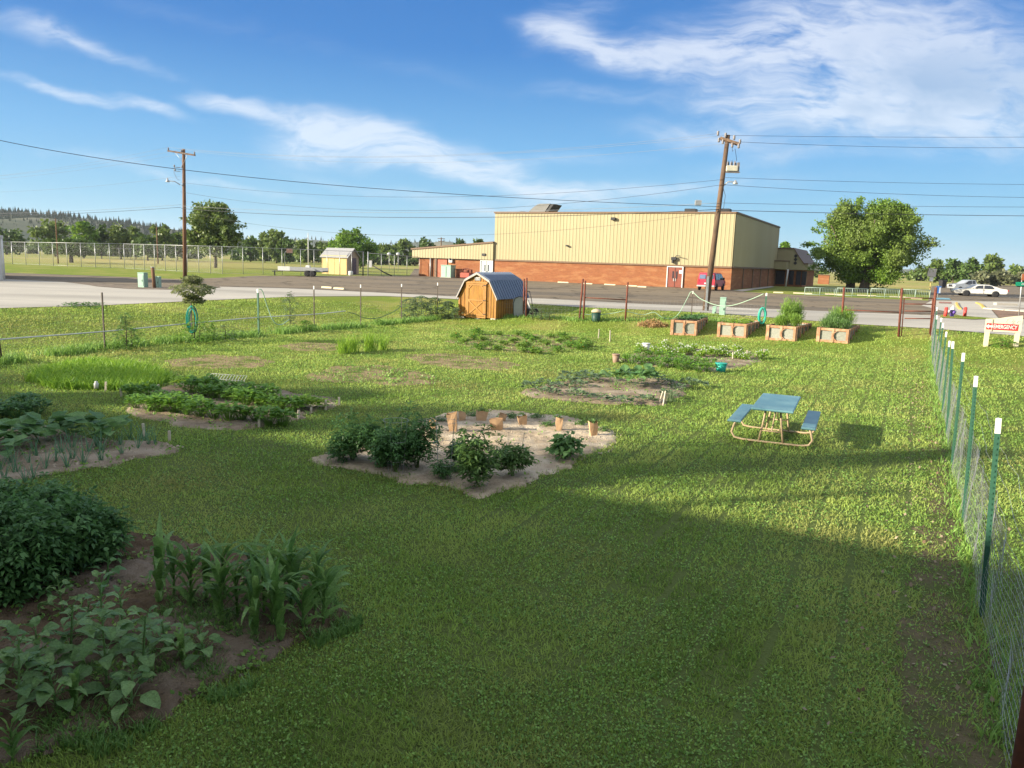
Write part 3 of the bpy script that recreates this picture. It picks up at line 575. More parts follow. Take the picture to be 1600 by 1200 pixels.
for i, (px, pb, pt, pw, col, nl, D, lab) in enumerate(bg):
    tree('tree', lab, px, pb, pt, pw, col, nl, D*.0042, .06, TG, D, seed=i)
rsx = random.Random(5)
for i in range(26):                                            # low scrubby trees filling the line
    px = [20, 60, 105, 150, 175, 205, 245, 268, 300, 380, 405, 425, 455, 490, 520, 590, 615, 648, 690, 1270, 1440, 1478, 1505, 1530, 1580, 1620][i]; hz = 382+.0317*px
    D = 250 if px < 1000 else 280
    tree('scrub_tree', 'low grey green scrub tree in the hedge line beyond the field', px, 0, hz-rsx.uniform(5, 11), rsx.uniform(46, 66), rsx.choice(['dark', 'mid', 'mid']), 650, 1.0, .02, 'scrub trees filling the far hedge line', D, seed=i+50)
tree('tree', 'large rounded dark green elm right of the left pole', 337, 415, 309, 90, 'mid', 9000, .42, .14, None, 125, seed=3, lob=16)
tree('tree', 'low spreading shade tree seen through the chain-link fence', 112, 412, 373, 106, 'dark', 5000, .4, .3, None, 130, seed=4, lob=12)
tree('tree', 'bright green dome-shaped tree behind the yellow shed', 549, 398, 359, 84, 'bright', 6500, .5, .05, None, 165, seed=5, lob=12)
tree('tree', 'huge spreading tree beside the hall, its left half', 1322, 447, 314, 116, 'big', 36000, .25, .07, 'two giant trees growing into one crown', 101, seed=8, trunk_px=1331, lob=17, tw=.55)
tree('tree', 'huge spreading tree beside the hall, its right half', 1380, 448, 307, 124, 'big', 38000, .25, .06, 'two giant trees growing into one crown', 99, seed=9, trunk_px=1352, lob=18, tw=.6)

# ================================================================ gym hall
m_cream = mat('cream_metal', (.335, .295, .17), (.305, .268, .152), scale=.3, c3=(.31, .27, .15), s3=.15, stretch=(1, 1, .2), rough=.55, spec=.35)
m_brick = mat('orange_brick', (.275, .105, .045), (.225, .085, .037), scale=1.2, rough=.9, stretch=(1, 1, 5), c3=(.3, .135, .06), s3=.5)
# mortar courses
n = m_brick.node_tree.nodes; l = m_brick.node_tree.links; b = n['Principled BSDF']; src = b.inputs['Base Color'].links[0].from_socket
tcn = n.new('ShaderNodeTexCoord'); br = n.new('ShaderNodeTexBrick'); mp = n.new('ShaderNodeMapping'); mp.inputs['Rotation'].default_value = (R(90), 0, 0); l.new(tcn.outputs['Object'], mp.inputs[0]); l.new(mp.outputs[0], br.inputs[0])
br.inputs['Scale'].default_value = 2.2; br.inputs['Mortar Size'].default_value = .02; br.inputs['Color1'].default_value = (1, 1, 1, 1); br.inputs['Color2'].default_value = (.82, .8, .78, 1); br.inputs['Mortar'].default_value = (.85, .95, 1, 1)
mm = n.new('ShaderNodeMix'); mm.data_type = 'RGBA'; mm.blend_type = 'MULTIPLY'; mm.inputs[0].default_value = .8; l.new(src, mm.inputs[6]); l.new(br.outputs[0], mm.inputs[7]); l.new(mm.outputs[2], b.inputs['Base Color'])
m_trim = mat('brown_trim', (.16, .1, .06), rough=.6); m_white = mat('white_paint', (.6, .6, .58), (.52, .52, .5), scale=3, rough=.5); m_dk = mat('dark_metal', (.03, .03, .032), rough=.5)
m_gray = mat('gray_metal', (.38, .38, .37), (.3, .3, .3), rough=.45, metal=.3); m_reddoor = mat('red_door', (.22, .065, .042), rough=.5); m_glassd = mat('dark_glass', (.03, .035, .045), rough=.08, spec=.6)
gC = G(1141, 453, LOTZ); 
def along(P0, dirv, px, z):                    # distance along dirv until the point sits on that line of sight
    lo, hi = 0.0, 120.0; s0 = proj(P0+Vector((0, 0, z-P0.z)))[0]; sg = 1 if px > s0 else -1
    for _ in range(40):
        m = (lo+hi)/2; q = P0+dirv*m; q = Vector((q.x, q.y, z))
        if (proj(q)[0]-px)*sg < 0: lo = m
        else: hi = m
    return lo
LB = along(gC, FD, 773, 6); LA = along(gC, FD, 649, 5); LS = along(gC, SD, 1216, 8)
HT = height_at(gC, 333)-LOTZ; HB = height_at(gC, 418)-LOTZ
print('gym', LB, LA, LS, HT, HB, gC)
gym = thing('sports_hall', 'large cream metal and orange brick hall beyond the parking lot', 'building', gC, math.atan2(-FD.y, -FD.x))
# local frame: -x runs left along the front, +y runs away along the side, z up
def corr(mb, x0, x1, y, z0, z1f, step=.46, amp=.03, nrm=(0, -1), z1=None):
    """ribbed sheet facing nrm along x (or y)"""
    k = 0; pts = []; x = x0
    while x < x1-1e-6:
        for dx, a in ((0, 0), (step*.62, 0), (step*.7, amp), (step*.92, amp)):
            xx = min(x+dx, x1); pts.append((xx, a))
        x += step
    pts.append((x1, 0)); vs = []
    for xx, a in pts:
        for z in (z0(xx) if callable(z0) else z0, z1f(xx) if callable(z1f) else z1f):
            vs.append((xx, y-a, z) if nrm == (0, -1) else (y+a, xx, z))
    fs = [(2*i, 2*i+2, 2*i+3, 2*i+1) for i in range(len(pts)-1)]; mb.add(vs, fs)
mb = MB(); mb.box((-LB/2, LS/2, HB/2+HT/2), (LB-.1, LS-.1, HT-HB-.02)); corr(mb, -LB, 0, -.06, HB+.12, HT); corr(mb, 0, LS, .06, HB+.12, HT, nrm=(1, 0)); mb.build('metal_wall', m_cream, gym, fix=False)
mb = MB(); mb.box((-LB/2, LS/2, HB/2), (LB, LS, HB+.02)); bw = mb.build('brick_wall', m_brick, gym)
mb = MB(); mb.box((-LB/2-.02, -.11, HT+.06), (LB+.2, .16, .2)); mb.box((.11, LS/2, HT+.06), (.16, LS+.1, .2)); mb.box((-LB-.05, LS/2, HT+.06), (.16, LS, .2)); mb.build('roof_coping', m_trim, gym)
mb = MB(); mb.box((-LB/2, LS/2, HT-.1), (LB-.3, LS-.3, .1)); mb.build('roof', m_gray, gym)
mb = MB(); mb.box((-LA/2, -.09, HB+.02), (LA, .16, .2)); mb.box((.09, LS/2, HB+.02), (.16, LS, .2)); mb.build('band_trim', m_trim, gym)
for t in (.22, .42, .6, .8, 1.0):
    MB().box((.06, LS*t-.3, HB/2-.02), (.12, .25, HB-.05)).build('downpipe', m_trim, gym)
# low wing, roof rising to the hall
pA = gC+FD*LA; pB = gC+FD*LB; hA = height_at(pA, 390)-LOTZ; hB2 = height_at(pB, 380)-LOTZ; fA = height_at(pA, 402.5)-LOTZ
def wtop(x): return hA+(hB2-hA)*(x+LA)/(LA-LB)
mb = MB(); corr(mb, -LA-.3, -LB-.02, -.35, HB+.12-.1, wtop); mb.prism([(-LA-.3, HB), (-LB, HB), (-LB, wtop(-LB)), (-LA-.3, wtop(-LA-.3))], (0, 14, 0), (0, -.3, 0)); mb.build('wing_wall', m_cream, gym, fix=False)
mb = MB(); mb.box((-(LA+LB)/2+.3, 7, HB/2), (LA-LB-.62, 13.9, HB)); mb.build('wing_brick', m_brick, gym)
mb = MB(); mb.prism([(-LA-.45, wtop(-LA-.45)+.01), (-LB, wtop(-LB)+.01), (-LB, wtop(-LB)+.22), (-LA-.45, wtop(-LA-.45)+.22)], (0, 14.5, 0), (0, -.5, 0)); mb.build('wing_roof', m_trim, gym)
def lx(px, z=1.0): return -along(gC, FD, px, LOTZ+z)
def door(px0, px1, topz, m, lites, parent):
    x0, x1 = lx(px0), lx(px1); w_ = x1-x0; cx = (x0+x1)/2
    dd = MB().box((cx, -.06, topz/2), (w_*.92, .1, topz*.97)).build('double_door', m, parent)
    f = MB(); f.box((x0, -.1, topz/2), (.12, .18, topz)); f.box((x1, -.1, topz/2), (.12, .18, topz)); f.box((cx, -.1, topz+.05), (w_+.12, .18, .1)); f.build('frame', m_white, dd)
    g_ = MB()
    for s in lites: g_.box((cx+s*w_, -.125, topz*.62), (.16, .03, topz*.36))
    g_.build('window_light', m_glassd, dd)
    MB().box((cx, -.125, topz/2), (.04, .03, topz*.95)).build('gap', m_dk, dd)
    hd = MB()
    for s in (-.06, .06): hd.box((cx+s*w_, -.16, topz*.38), (.05, .06, .35))
    hd.build('handle', m_white, dd); return dd
d1 = door(1042.5, 1066.5, height_at(gC+FD*(-lx(1054)), 417.5)-LOTZ, m_reddoor, (-.12, .12), gym)
MB().box((lx(1064), -.13, 1.9), (.5, .03, .4)).build('notice', m_white, d1)
door(751.5, 770, HB-.15, mat('pale_door', (.55, .6, .6), rough=.5), (-.14, .14), gym)
MB().box((lx(691), -.04, HB*.47), (lx(698)-lx(683), .1, HB*.94)).build('side_door', mat('brick_red_door', (.4, .13, .08)), gym)
MB().cyl((lx(673.5), -.15, 0), (lx(673.5), -.15, HB), .12).build('downpipe', m_gray, gym)
MB().box((lx(681.5), -.12, HB*.5), (.35, .2, HB)).build('corner_trim', m_trim, gym)
def wall_light(px, py, s, arm=False):
    x = lx(px, 6); z = height_at(gC+FD*(-x), py)-LOTZ; m_ = MB(); m_.box((x, -.3, z), (s, .35, s*.6), bev=.03); m_.box((x, -.16, z), (.1, .12, .1))
    if arm: m_.tube([(x+.1, -.15, z+.1), (x+.35, -.5, z+.35), (x+.9, -.8, z+.3)], .05); m_.box((x-.1, -.35, z-.35), (.2, .3, .4))
    m_.build('wall_light', m_dk, gym)
wall_light(958, 342, .55); wall_light(1056, 404, .6, True); wall_light(888, 384, .3); wall_light(759, 398, .55)
# roof vents
def rx_(px, yoff): 
    return -along(gC+SD*yoff, FD, px, LOTZ+HT)
vx = rx_(850, 4); m_ = MB(); prof = []
for i in range(13):
    a = math.pi*(i/12); prof.append((-1.6*math.cos(a)*1.15-.2, 1.5*math.sin(a)**.8))
m_hood = mat('hood_grey', (.17, .17, .165), rough=.6); prof = [(p[0], max(0, p[1])) for p in prof]; m_.prism([(-2.0, -.3)]+[(-2.0+.18*i, .25+1.2*math.sin(i/11*math.pi/2)) for i in range(12)]+[(1.3, 1.45), (.1, -.3)], (0, 2.6, 0), (vx, 3, HT)); m_.build('roof_hood', m_hood, gym)
m_ = MB(); m_.prism([(.35, -.1), (1.5, 1.4), (1.9, 1.4), (.75, -.1)], (0, 2.7, 0), (vx, 2.95, HT)); m_.build('hood_mouth', m_dk, gym)
MB().lathe([(1.3, 0), (1.25, .2), (.9, .42), (.4, .55), (0, .58)], (rx_(817, 5), 5, HT)).build('roof_dome', m_hood, gym)
for px in (1079, 1132): MB().box((rx_(px, 1.0), 1.2, HT+.3), (1.3, 1.2, .55), bev=.05).build('roof_unit', m_dk, gym)
# annex at the far end, right side
aO = LS; u1 = 0; q0 = gC+SD*aO; DX = lambda px, z: along(q0, -FD, px, LOTZ+z)
U = [DX(1240, 5), DX(1248, 4), DX(1256, 3), DX(1262, 2.6)]
def zz(u, py): return height_at(q0-FD*u, py)-LOTZ
za, zb, zc_, zd, ze = zz(U[0], 389), zz(U[1], 402), zz(U[2], 413), zz(U[3], 413), zz(U[3], 422)
m_ = MB(); m_.prism([(-.5, ze), (U[3], ze), (U[3], zd), (U[2], zc_), (U[1], zb), (U[0], za), (-.5, za)], (0, 16, 0), (0, aO+.02, 0)); m_.build('annex_wall', m_cream, gym)
m_ = MB(); m_.box((U[3]/2-.4, aO+8, ze/2), (U[3]-.6, 15, ze-.02)); m_.build('annex_brick', m_brick, gym)
m_ = MB(); pr = [(U[0], za), (U[1], zb), (U[2], zc_), (U[3], zd)]
for (a, b2), (c_, d_) in zip(pr[:-1], pr[1:]): m_.prism([(a, b2), (c_, d_), (c_, d_+.18), (a, b2+.18)], (0, 16.3, 0), (0, aO-.15, 0))
m_.box((U[0]/2, aO+8, za+.09), (U[0], 16.3, .16)); m_.build('annex_roof', m_trim, gym)
zh = zz(U[0], 409); m_ = MB(); m_.box((DX(1233, 4)/2, aO-1.2, (zh+ze)/2), (DX(1233, 4), 2.4, zh-ze)); m_.build('porch_roof', m_cream, gym)
m_ = MB(); m_.box((DX(1233, 4)/2, aO-1.2, zh+.07), (DX(1233, 4)+.2, 2.6, .12)); m_.build('porch_coping', m_trim, gym)
MB().cyl((DX(1232.5, 2), aO-2.2, 0), (DX(1232.5, 2)+.15, aO-2.2, ze), .12).build('porch_column', m_white, gym)
m_ = MB()
for py in (400, 405.5, 411): m_.box((DX(1243, 4), aO-.02, zz(DX(1243, 4), py)), (.4, .1, .4), M=Matrix.Rotation(R(45), 4, 'Y'))
m_.build('diamond_vent', m_dk, gym)
for px in (1214, 1222, 1236, 1247, 1256): MB().box((DX(px, 1.6), aO+.45, ze*.52), (.7 if px != 1214 else 1.2, .12, ze*.8)).build('window', m_glassd, gym)
# things standing by the hall
def by_gym(px, off=1.0): return gC+FD*(-lx(px))-SD*off
GR = math.atan2(-FD.y, -FD.x)
t = thing('transformer_cabinet', 'pale green electrical cabinet standing against the hall wing', 'cabinet', by_gym(710, 1.6), GR)
m_pg = mat('pale_green', (.27, .42, .33), (.24, .37, .3), rough=.5)
MB().box((0, 0, .85), (1.55, 1.3, 1.6), bev=.04).build('cabinet', m_pg, t); MB().box((0, 0, 1.7), (1.65, 1.4, .1), bev=.02).build('lid', m_pg, t); MB().box((0, 0, .03), (1.8, 1.5, .1)).build('pad', m_conc, t)
MB().box((.05, -.67, .85), (.04, .03, 1.4)).build('door_seam', m_dk, t)
t = thing('meter_box', 'small white meter box mounted above the green cabinet', 'meter box', by_gym(705, .15), GR); MB().box((0, 0, 2.45), (.55, .28, .75), bev=.03).build('housing', m_white, t); MB().lathe([(.16, 0), (.16, .1), (0, .14)], (0, -.14, 2.55), axis=(0, -1, 0)).build('dial', m_dk, t)
t = thing('metal_guard', 'brown barred guard railing right of the green cabinet', 'railing', by_gym(723, 1.4), GR); m_rust = mat('rusty_steel', (.19, .06, .035), (.11, .04, .03), scale=8, rough=.8, metal=.2)
m_ = MB(); [m_.cyl((-.7+.16*i, 0, 0), (-.7+.16*i, 0, 1.25), .025, n=6) for i in range(10)]; m_.build('bars', m_rust, t); MB().cyl((-.75, 0, 1.25), (.8, 0, 1.25), .035, n=6).build('top_rail', m_rust, t)
t = thing('air_compressor', 'red machine with curved pipes beside the pale double door', 'machine', by_gym(739, 1.8), GR)
MB().box((0, 0, .45), (1.4, .9, .7), bev=.08).build('body', mat('machine_red', (.35, .09, .06)), t); MB().tube([(-.6, 0, .8), (-.55, 0, 1.3), (.1, 0, 1.4), (.6, 0, 1.25), (.62, 0, .8)], .06).build('pipe', m_rust, t); MB().cyl((-.3, 0, 1.0), (.5, 0, 1.0), .22, n=14).build('tank', m_rust, t)
MB().box((.72, 0, 1.0), (.3, .4, .5), bev=.05).build('motor', m_rust, t)

# ---------------- off to the left: the clinic the photograph is taken from, whose shade lies on the lawn
cl0 = Vector((-.6, -.75, 0)); rzc = math.atan2(-FD.y, -FD.x)
cli = thing('clinic_building', 'long low clinic building behind the viewpoint', 'building', cl0, rzc)
m_tan = mat('tan_wall', (.72, .68, .6), rough=.9)
MB().box((-21, -7, 2.6), (60, 14, 5.2)).build('wall', m_tan, cli); MB().box((-21, -6.9, 5.25), (60.6, 14.6, .2)).build('roof', m_gray, cli)
for x_, w_, h_, y_ in ((-18.0, .6, 9.3, .6), (-26.2, .7, 9.6, 2.6), (-15.8, .16, 7.5, 1.05), (-30.2, 1.3, 8.6, 1.5)): MB().box((x_, -y_, h_/2+2.6), (w_, w_, h_-5.2+.0)).build('chimney', m_tan, cli)  # unseen uprights added to cast the shade bands on the lawn
for i in range(9): MB().box((-46+i*4.6, .03, 2.0), (1.6, .1, 1.3)).build('window', m_glassd, cli)

for i, (x_, y_, H_, W2) in enumerate(((-14.6, 8.3, 7.6, 2.6), (-19.5, 11.0, 7.4, 2.4), (-25.5, 15.0, 7.2, 3.0))):  # out-of-view trees, added to break up the edge of the building's shade
    t = thing('yard_tree', ['airy yard tree beside the clinic, nearest the viewpoint', 'airy yard tree beside the clinic, middle one', 'airy yard tree beside the clinic, farthest one'][i], 'tree', (x_, y_, 0), 0, 'yard trees beside the clinic')
    MB().tube([(0, 0, -.2), (.1, 0, H_*.5), (0, .1, H_*.9)], .12, 8, .03).build('trunk', m_trunk, t); P = []
    for k in range(14): a = random.random()*6.28; c_ = np.array([math.cos(a)*W2*.6*random.random(), math.sin(a)*W2*.6*random.random(), H_*random.uniform(.55, .95)]); P.append(c_+unit(RNG.normal(size=(230, 3)))*RNG.random((230, 1))**.5*W2*.38)
    P = np.concatenate(P); np_mesh('crown', leaf_quads(P, .13, up=.2, asp=.7), 4, LM['mid'], None, t)
# ================================================================ poles and wires
m_pole = mat('weathered_pole', (.2, .105, .055), (.1, .06, .038), scale=5, rough=.9, bump=.01, stretch=(1, 1, .15)); m_brownpole = mat('dark_pole', (.15, .095, .06), (.075, .05, .035), scale=6, rough=.9, bump=.01, stretch=(1, 1, .2))
m_wire = mat('cable', (.05, .05, .055), rough=.6); m_alu = mat('aluminium_cable', (.26, .27, .29), rough=.7); m_ins = mat('insulator', (.22, .2, .2), rough=.3)
m_galv = mat('galvanised', (.42, .43, .43), (.33, .34, .34), scale=8, rough=.45, metal=.5)
def at_depth(px, py, D): v = ray(px, py); return Vector((v.x/v.y*D, D, CAMH+v.z/v.y*D))
pl = gp(289, 440) if False else G(289, 440, LOTZ); hpl = height_at(pl, 233)-LOTZ
t = thing('utility_pole', 'straight brown utility pole by the driveway, with one crossarm', 'utility pole', pl)
topl = at_depth(287, 233, pl.y)-pl; MB().cyl((0, 0, -.3), topl, .17, .12, 12).build('pole', m_pole, t)
ca = at_depth(263.5, 236, pl.y+.7)-pl; cb = at_depth(306, 243, pl.y-.7)-pl
m_ = MB(); dv = (cb-ca).normalized(); mid = (ca+cb)/2; MQ = dv.to_track_quat('X', 'Z').to_matrix().to_4x4(); m_.box(mid+Vector((0, -.15, 0)), ((cb-ca).length, .1, .13), M=MQ); m_.build('crossarm', m_brownpole, t)
m_ = MB(); [m_.cyl(mid+dv*s*.75+Vector((0, -.18, 0)), topl-Vector((0, .1, 1.15)), .02, n=6) for s in (-1, 1)]; m_.build('arm_brace', m_galv, t)
INSL = []
for s in (-.96, .0, .96):
    p = mid+dv*s*(cb-ca).length/2+Vector((0, -.15, .06)); MB().lathe([(.03, 0), (.07, .05), (.05, .1), (.07, .14), (.03, .22), (0, .22)], p, 8).build('insulator', m_ins, t); INSL.append(pl+p+Vector((0, 0, .22)))
m_ = MB(); zl = height_at(pl, 285)-LOTZ; m_.tube([(-.1, 0, zl-.2), (-.5, -.1, zl+.05), (-1.0, -.2, zl+.08)], .035, 6); m_.build('lamp_arm', m_galv, t); MB().lathe([(.17, 0), (.15, .06), (.07, .16), (.05, .32), (0, .34)], (-1.05, -.2, zl-.02), 10).build('lamp_head', m_galv, t)
m_ = MB()
for px, py, s in ((277, 262, -.45), (277, 268, -.4), (291, 262, .2), (291, 290, .2)): z = height_at(pl, py)-LOTZ; m_.cyl((0, -.12, z), (s, -.2, z), .025, n=6); m_.lathe([(.05, 0), (.06, .18), (0, .2)], (s, -.2, z), 8)
m_.tube([(-.45, -.2, hpl-1.3), (-.5, -.2, hpl-1.9), (-.3, -.15, hpl-2.4), (-.1, -.1, hpl-2.5)], .015, 5); m_.build('cutout_bracket', m_ins, t)
pr_ = G(1101, 492, LOTZ-.25); DR = pr_.y
t = thing('utility_pole', 'leaning dark utility pole behind the raised beds, carrying equipment', 'utility pole', pr_)
topr = at_depth(1137.5, 211, DR)-pr_; lean = topr.normalized()
MB().cyl((0, 0, -.3), topr, .19, .125, 14).build('pole', m_brownpole, t)
def pole_at(py):
    f = (492-py)/(492-211); return pr_+topr*f
ca = at_depth(1125, 216, DR+.3)-pr_; cb = at_depth(1153, 225, DR-.5)-pr_; dv = (cb-ca).normalized(); mid = (ca+cb)/2; MQ = dv.to_track_quat('X', 'Z').to_matrix().to_4x4()
m_ = MB(); m_.box(mid+Vector((0, -.17, 0)), ((cb-ca).length, .12, .14), M=MQ); m_.box(mid+Vector((0, .17, 0)), ((cb-ca).length, .12, .14), M=MQ); m_.build('crossarm', m_brownpole, t)
INSR = []
for s, dz in ((-1.35, .35), (-.5, .42), (.45, .45), (1.1, .2), (-1.2, -.35), (-.75, -.4), (1.0, -.3), (.3, -.45)):
    p = mid+dv*s*(cb-ca).length/2+Vector((0, -.2, dz*.5)); MB().lathe([(.03, -.12), (.085, -.07), (.05, -.02), (.085, .03), (.05, .08), (.085, .12), (0, .15)], p, 8).build('insulator', m_ins, t); INSR.append(pr_+p)
z_ = pole_at(262)-pr_; m_ = MB(); m_.box(z_+Vector((.42, -.1, 0)), (.62, .4, .32), bev=.03); m_.build('transformer_tank', mat('cream_paint', (.62, .58, .46), rough=.5), t)
m_ = MB(); [m_.lathe([(.035, 0), (.05, .05), (.03, .1), (.05, .15), (.03, .2), (0, .34)], z_+Vector((.18+.1*i, -.1+.12*(i % 2), .16)), 8) for i in range(6)]; m_.box(z_+Vector((.5, -.1, -.2)), (.8, .3, .05)); m_.box(z_+Vector((.8, -.1, .1)), (.12, .25, .5)); m_.build('bushing', m_ins, t)
m_ = MB(); m_.tube([z_+Vector((.7, -.1, .45)), z_+Vector((.55, -.15, 1.1)), mid+Vector((.2, -.2, -.6)), mid+Vector((.1, -.2, 0))], .012, 5)
zq = pole_at(290)-pr_; m_.tube([zq+Vector((.1, 0, 0)), zq+Vector((.25, -.1, -.5)), zq+Vector((.2, -.1, -1.2)), zq+Vector((-.1, 0, -1.5))], .015, 5); m_.build('jumper_wire', m_wire, t)
m_ = MB(); m_.tube([zq+Vector((.05, 0, 0)), zq+Vector((.35, -.1, .3)), zq+Vector((.75, -.2, .28))], .035, 6); m_.build('lamp_arm', m_galv, t); MB().lathe([(.16, 0), (.13, .08), (.05, .2), (0, .25)], zq+Vector((.75, -.2, .16)), 10).build('lamp_head', m_galv, t)
MB().box((.0, -.2, 1.1), (.12, .05, 2.4)).build('conduit', m_galv, t)
def cable(pts, r, lab, m=m_wire, g=None):
    """hung through the given points (ends fixed, middle gives the sag)"""
    a, c_, b = [Vector(p) for p in pts]; q = []; r *= .8
    for i in range(41): tt = i/40; q.append(a*(1-tt)*(1-2*tt)+c_*4*tt*(1-tt)+b*tt*(2*tt-1))
    o = MB().tube(q, r, 5).build('overhead_cable', m, fix=False); tag(o, lab, 'cable', g or 'overhead cables'); return o
def sag(a, b, s): return [a, (a+b)/2-Vector((0, 0, s)), b]
pL = lambda py: pl+Vector((0, -.2, height_at(pl, py)-LOTZ)); pR = lambda py: pole_at(py)+Vector((0, -.2, 0))
a = at_depth(-120, 190, 34); cable([a, at_depth(420, 280, 40), pR(321)], .017, 'thick dark cable sloping from upper left down across both poles')
for i, (k1, k2, s_) in enumerate(((0, 0, 1.0), (1, 1, .9), (2, 3, 1.0))): cable(sag(INSL[k1], INSR[k2], s_), .009, ['thin power line joining the far tips of both crossarms', 'thin power line from the left pole top to the leaning pole top', 'thin power line joining the near tips of both crossarms'][i], m_alu)
cable(sag(pL(285), pR(279), 1.1), .011, 'neutral wire between the poles at lamp level'); cable(sag(pL(300), pR(287), 1.5), .012, 'slack wire between the poles just under lamp level')
cable(sag(pL(322), pR(315), .55), .014, 'upper of the two telephone cables between the poles', m_alu); cable(sag(pL(326), pR(325), .6), .022, 'lower thick telephone cable between the poles')
cable(sag(pL(330), pR(328), 1.7), .01, 'deeply sagging thin wire above the yellow shed')
for i, (k, py) in enumerate(((0, 268), (1, 266), (2, 270))): cable(sag(INSL[k], at_depth(-150, py+18, 75), .5), .009, ['power line leaving the left pole for the frame edge, topmost', 'middle power line leaving the left pole to the side', 'power line leaving the left pole to the side, lowest of three'][i], m_alu)
cable(sag(pL(276), at_depth(-150, 300, 75), .5), .009, 'single wire from the left pole drooping over the ridge', m_alu); cable(sag(pL(320), at_depth(-150, 333, 75), .3), .014, 'bright telephone cable from the left pole over the ridge', m_alu); cable(sag(pL(324), at_depth(-150, 336, 75), .3), .02, 'dark telephone cable from the left pole over the ridge')
for i, (p0, px, py, D_, r_, s_) in enumerate(((INSR[1], 1800, 212, 52, .011, .1), (INSR[3], 1800, 226, 50, .012, .25), (pR(276), 1800, 288, 50, .012, .15), (pR(287), 1800, 309, 50, .013, .25), (pR(315), 1800, 323, 50, .012, .1), (pR(326), 1800, 338, 50, .02, .1))):
    cable(sag(p0, at_depth(px, py, D_), s_), r_, ['topmost power line running right from the leaning pole', 'second power line running right from the leaning pole', 'neutral wire running right from the leaning pole under its tank', 'wire running right from the lamp of the leaning pole', 'upper telephone cable crossing before the giant tree', 'thick lower telephone cable crossing before the giant tree'][i])
tb = MB(); q_ = pR(317)+Vector((-1.25, .1, .05)); tb.box(q_, (.35, .2, .3), bev=.03); tag(tb.build('splice_box', m_galv), 'small grey splice box hanging on cables left of the leaning pole', 'splice box')
# ================================================================ chain-link fences
def chainlink(ptspx, tops, name, lab, sp=2.25, dia=.13, D0=None):
    P = [G(x, y, LOTZ) for x, y in ptspx]; H = [height_at(p, ty)-LOTZ for p, ty in zip(P, tops)]
    o0 = P[0]; t = thing(name, lab, 'fence', o0); wire = MB(); rail = MB()
    for i in range(len(P)-1):
        a, b = P[i]-o0, P[i+1]-o0; L_ = (b-a).length; u = (b-a)/L_; ha, hb = H[i], H[i+1]; n_ = max(1, round(L_/sp))
        for k in range(n_+(i == len(P)-2)):
            p = a+u*L_*k/n_; h = ha+(hb-ha)*k/n_; MB().cyl(p, p+Vector((0, 0, h)), .038, n=6).build('post', m_galv, t)
        rail.cyl(a+Vector((0, 0, ha-.04)), b+Vector((0, 0, hb-.04)), .028, n=6); rail.cyl(a+Vector((0, 0, .1)), b+Vector((0, 0, .1)), .012, n=4)
        s = -3.0; h = min(ha, hb)-.05; nrm = Vector((-u.y, u.x, 0))
        while s < L_:
            for sg in (1, -1):
                x0, x1 = (s, s+h) if sg > 0 else (s+h, s); z0, z1 = .06, h
                c0, c1 = max(0, min(x0, x1)), min(L_, max(x0, x1))
                if c1-c0 < .05: continue
                f = lambda x: z0+(z1-z0)*((x-x0)/(x1-x0)); wv = Vector((0, 0, .0015))
                p0 = a+u*c0+Vector((0, 0, f(c0))); p1 = a+u*c1+Vector((0, 0, f(c1))); wire.quad(p0-wv, p1-wv, p1+wv, p0+wv)
            s += dia
    rail.build('rail', m_galv, t); wire.build('wire_mesh', m_galv, t, fix=False); return t
chainlink([(-60,410),(20,413),(195,420),(348,428.5),(470,430),(568,430.5)], [375,377.5,380.5,384.5,389,393], 'chain_link_fence', 'tall chain-link fence between bright verge and open field', 2.25)
chainlink([(575,430.5),(655,431.5)], [395,401], 'chain_link_fence', 'short chain-link run between yellow shed and low wing', 2.25)
chainlink([(-60,402),(150,405),(420,409),(620,414)], [382,387,392,397], 'chain_link_fence', 'second chain-link fence deeper in the field', 3.3, .3)
t = thing('gate_frame', 'tall double gate posts standing right of the yellow shed', 'gate', G(567, 431, LOTZ)); b2_ = G(575, 431, LOTZ)-G(567, 431, LOTZ)
for q in (Vector((0, 0, 0)), b2_): MB().cyl(q, q+Vector((0, 0, 3.2)), .07, n=8).build('post', m_dk if q.length < .1 else m_galv, t)
MB().tube([b2_+Vector((.6, 0, 1.4)), b2_+Vector((2.2, 0, .5)), b2_+Vector((3.2, 0, .1))], .09, 6).build('ramp', m_dk, t); MB().box(b2_+Vector((.35, 0, 1.6)), (.35, .3, .9)).build('control_box', m_white, t)

# ================================================================ lot furniture
t = thing('storage_shed', 'small yellow shed with grey gable roof and purple door', 'shed', G(542, 429.5, LOTZ), 0)
sF = G(542, 429.5, LOTZ); sL = G(502.5, 427.5, LOTZ); sRt = G(560.5, 428.5, LOTZ); u1 = (sL-sF); ll = 3.9; u1 = u1.normalized(); u2 = (sRt-sF).normalized(); hw_ = height_at(sF, 399.5)-LOTZ; wd = 1.9
ll = along(sF, u1, 503, LOTZ+1); wd = along(sF, u2, 560.5, LOTZ+1); hr = height_at(sF+u2*wd*.5, 388.5)-LOTZ
m_ys = mat('yellow_siding', (.46, .35, .16), (.41, .31, .14), scale=2, rough=.8); m_ts = mat('taupe_siding', (.36, .28, .21), rough=.8)
m_ = MB(); m_.add([(0, 0, 0), u1*ll, u1*ll+Vector((0, 0, hw_)), Vector((0, 0, hw_)), u2*wd, u1*ll+u2*wd, u1*ll+u2*wd+Vector((0, 0, hw_)), u2*wd+Vector((0, 0, hw_))], [(0, 1, 2, 3), (4, 5, 6, 7), (1, 5, 6, 2)]); m_.build('wall', m_ys, t)
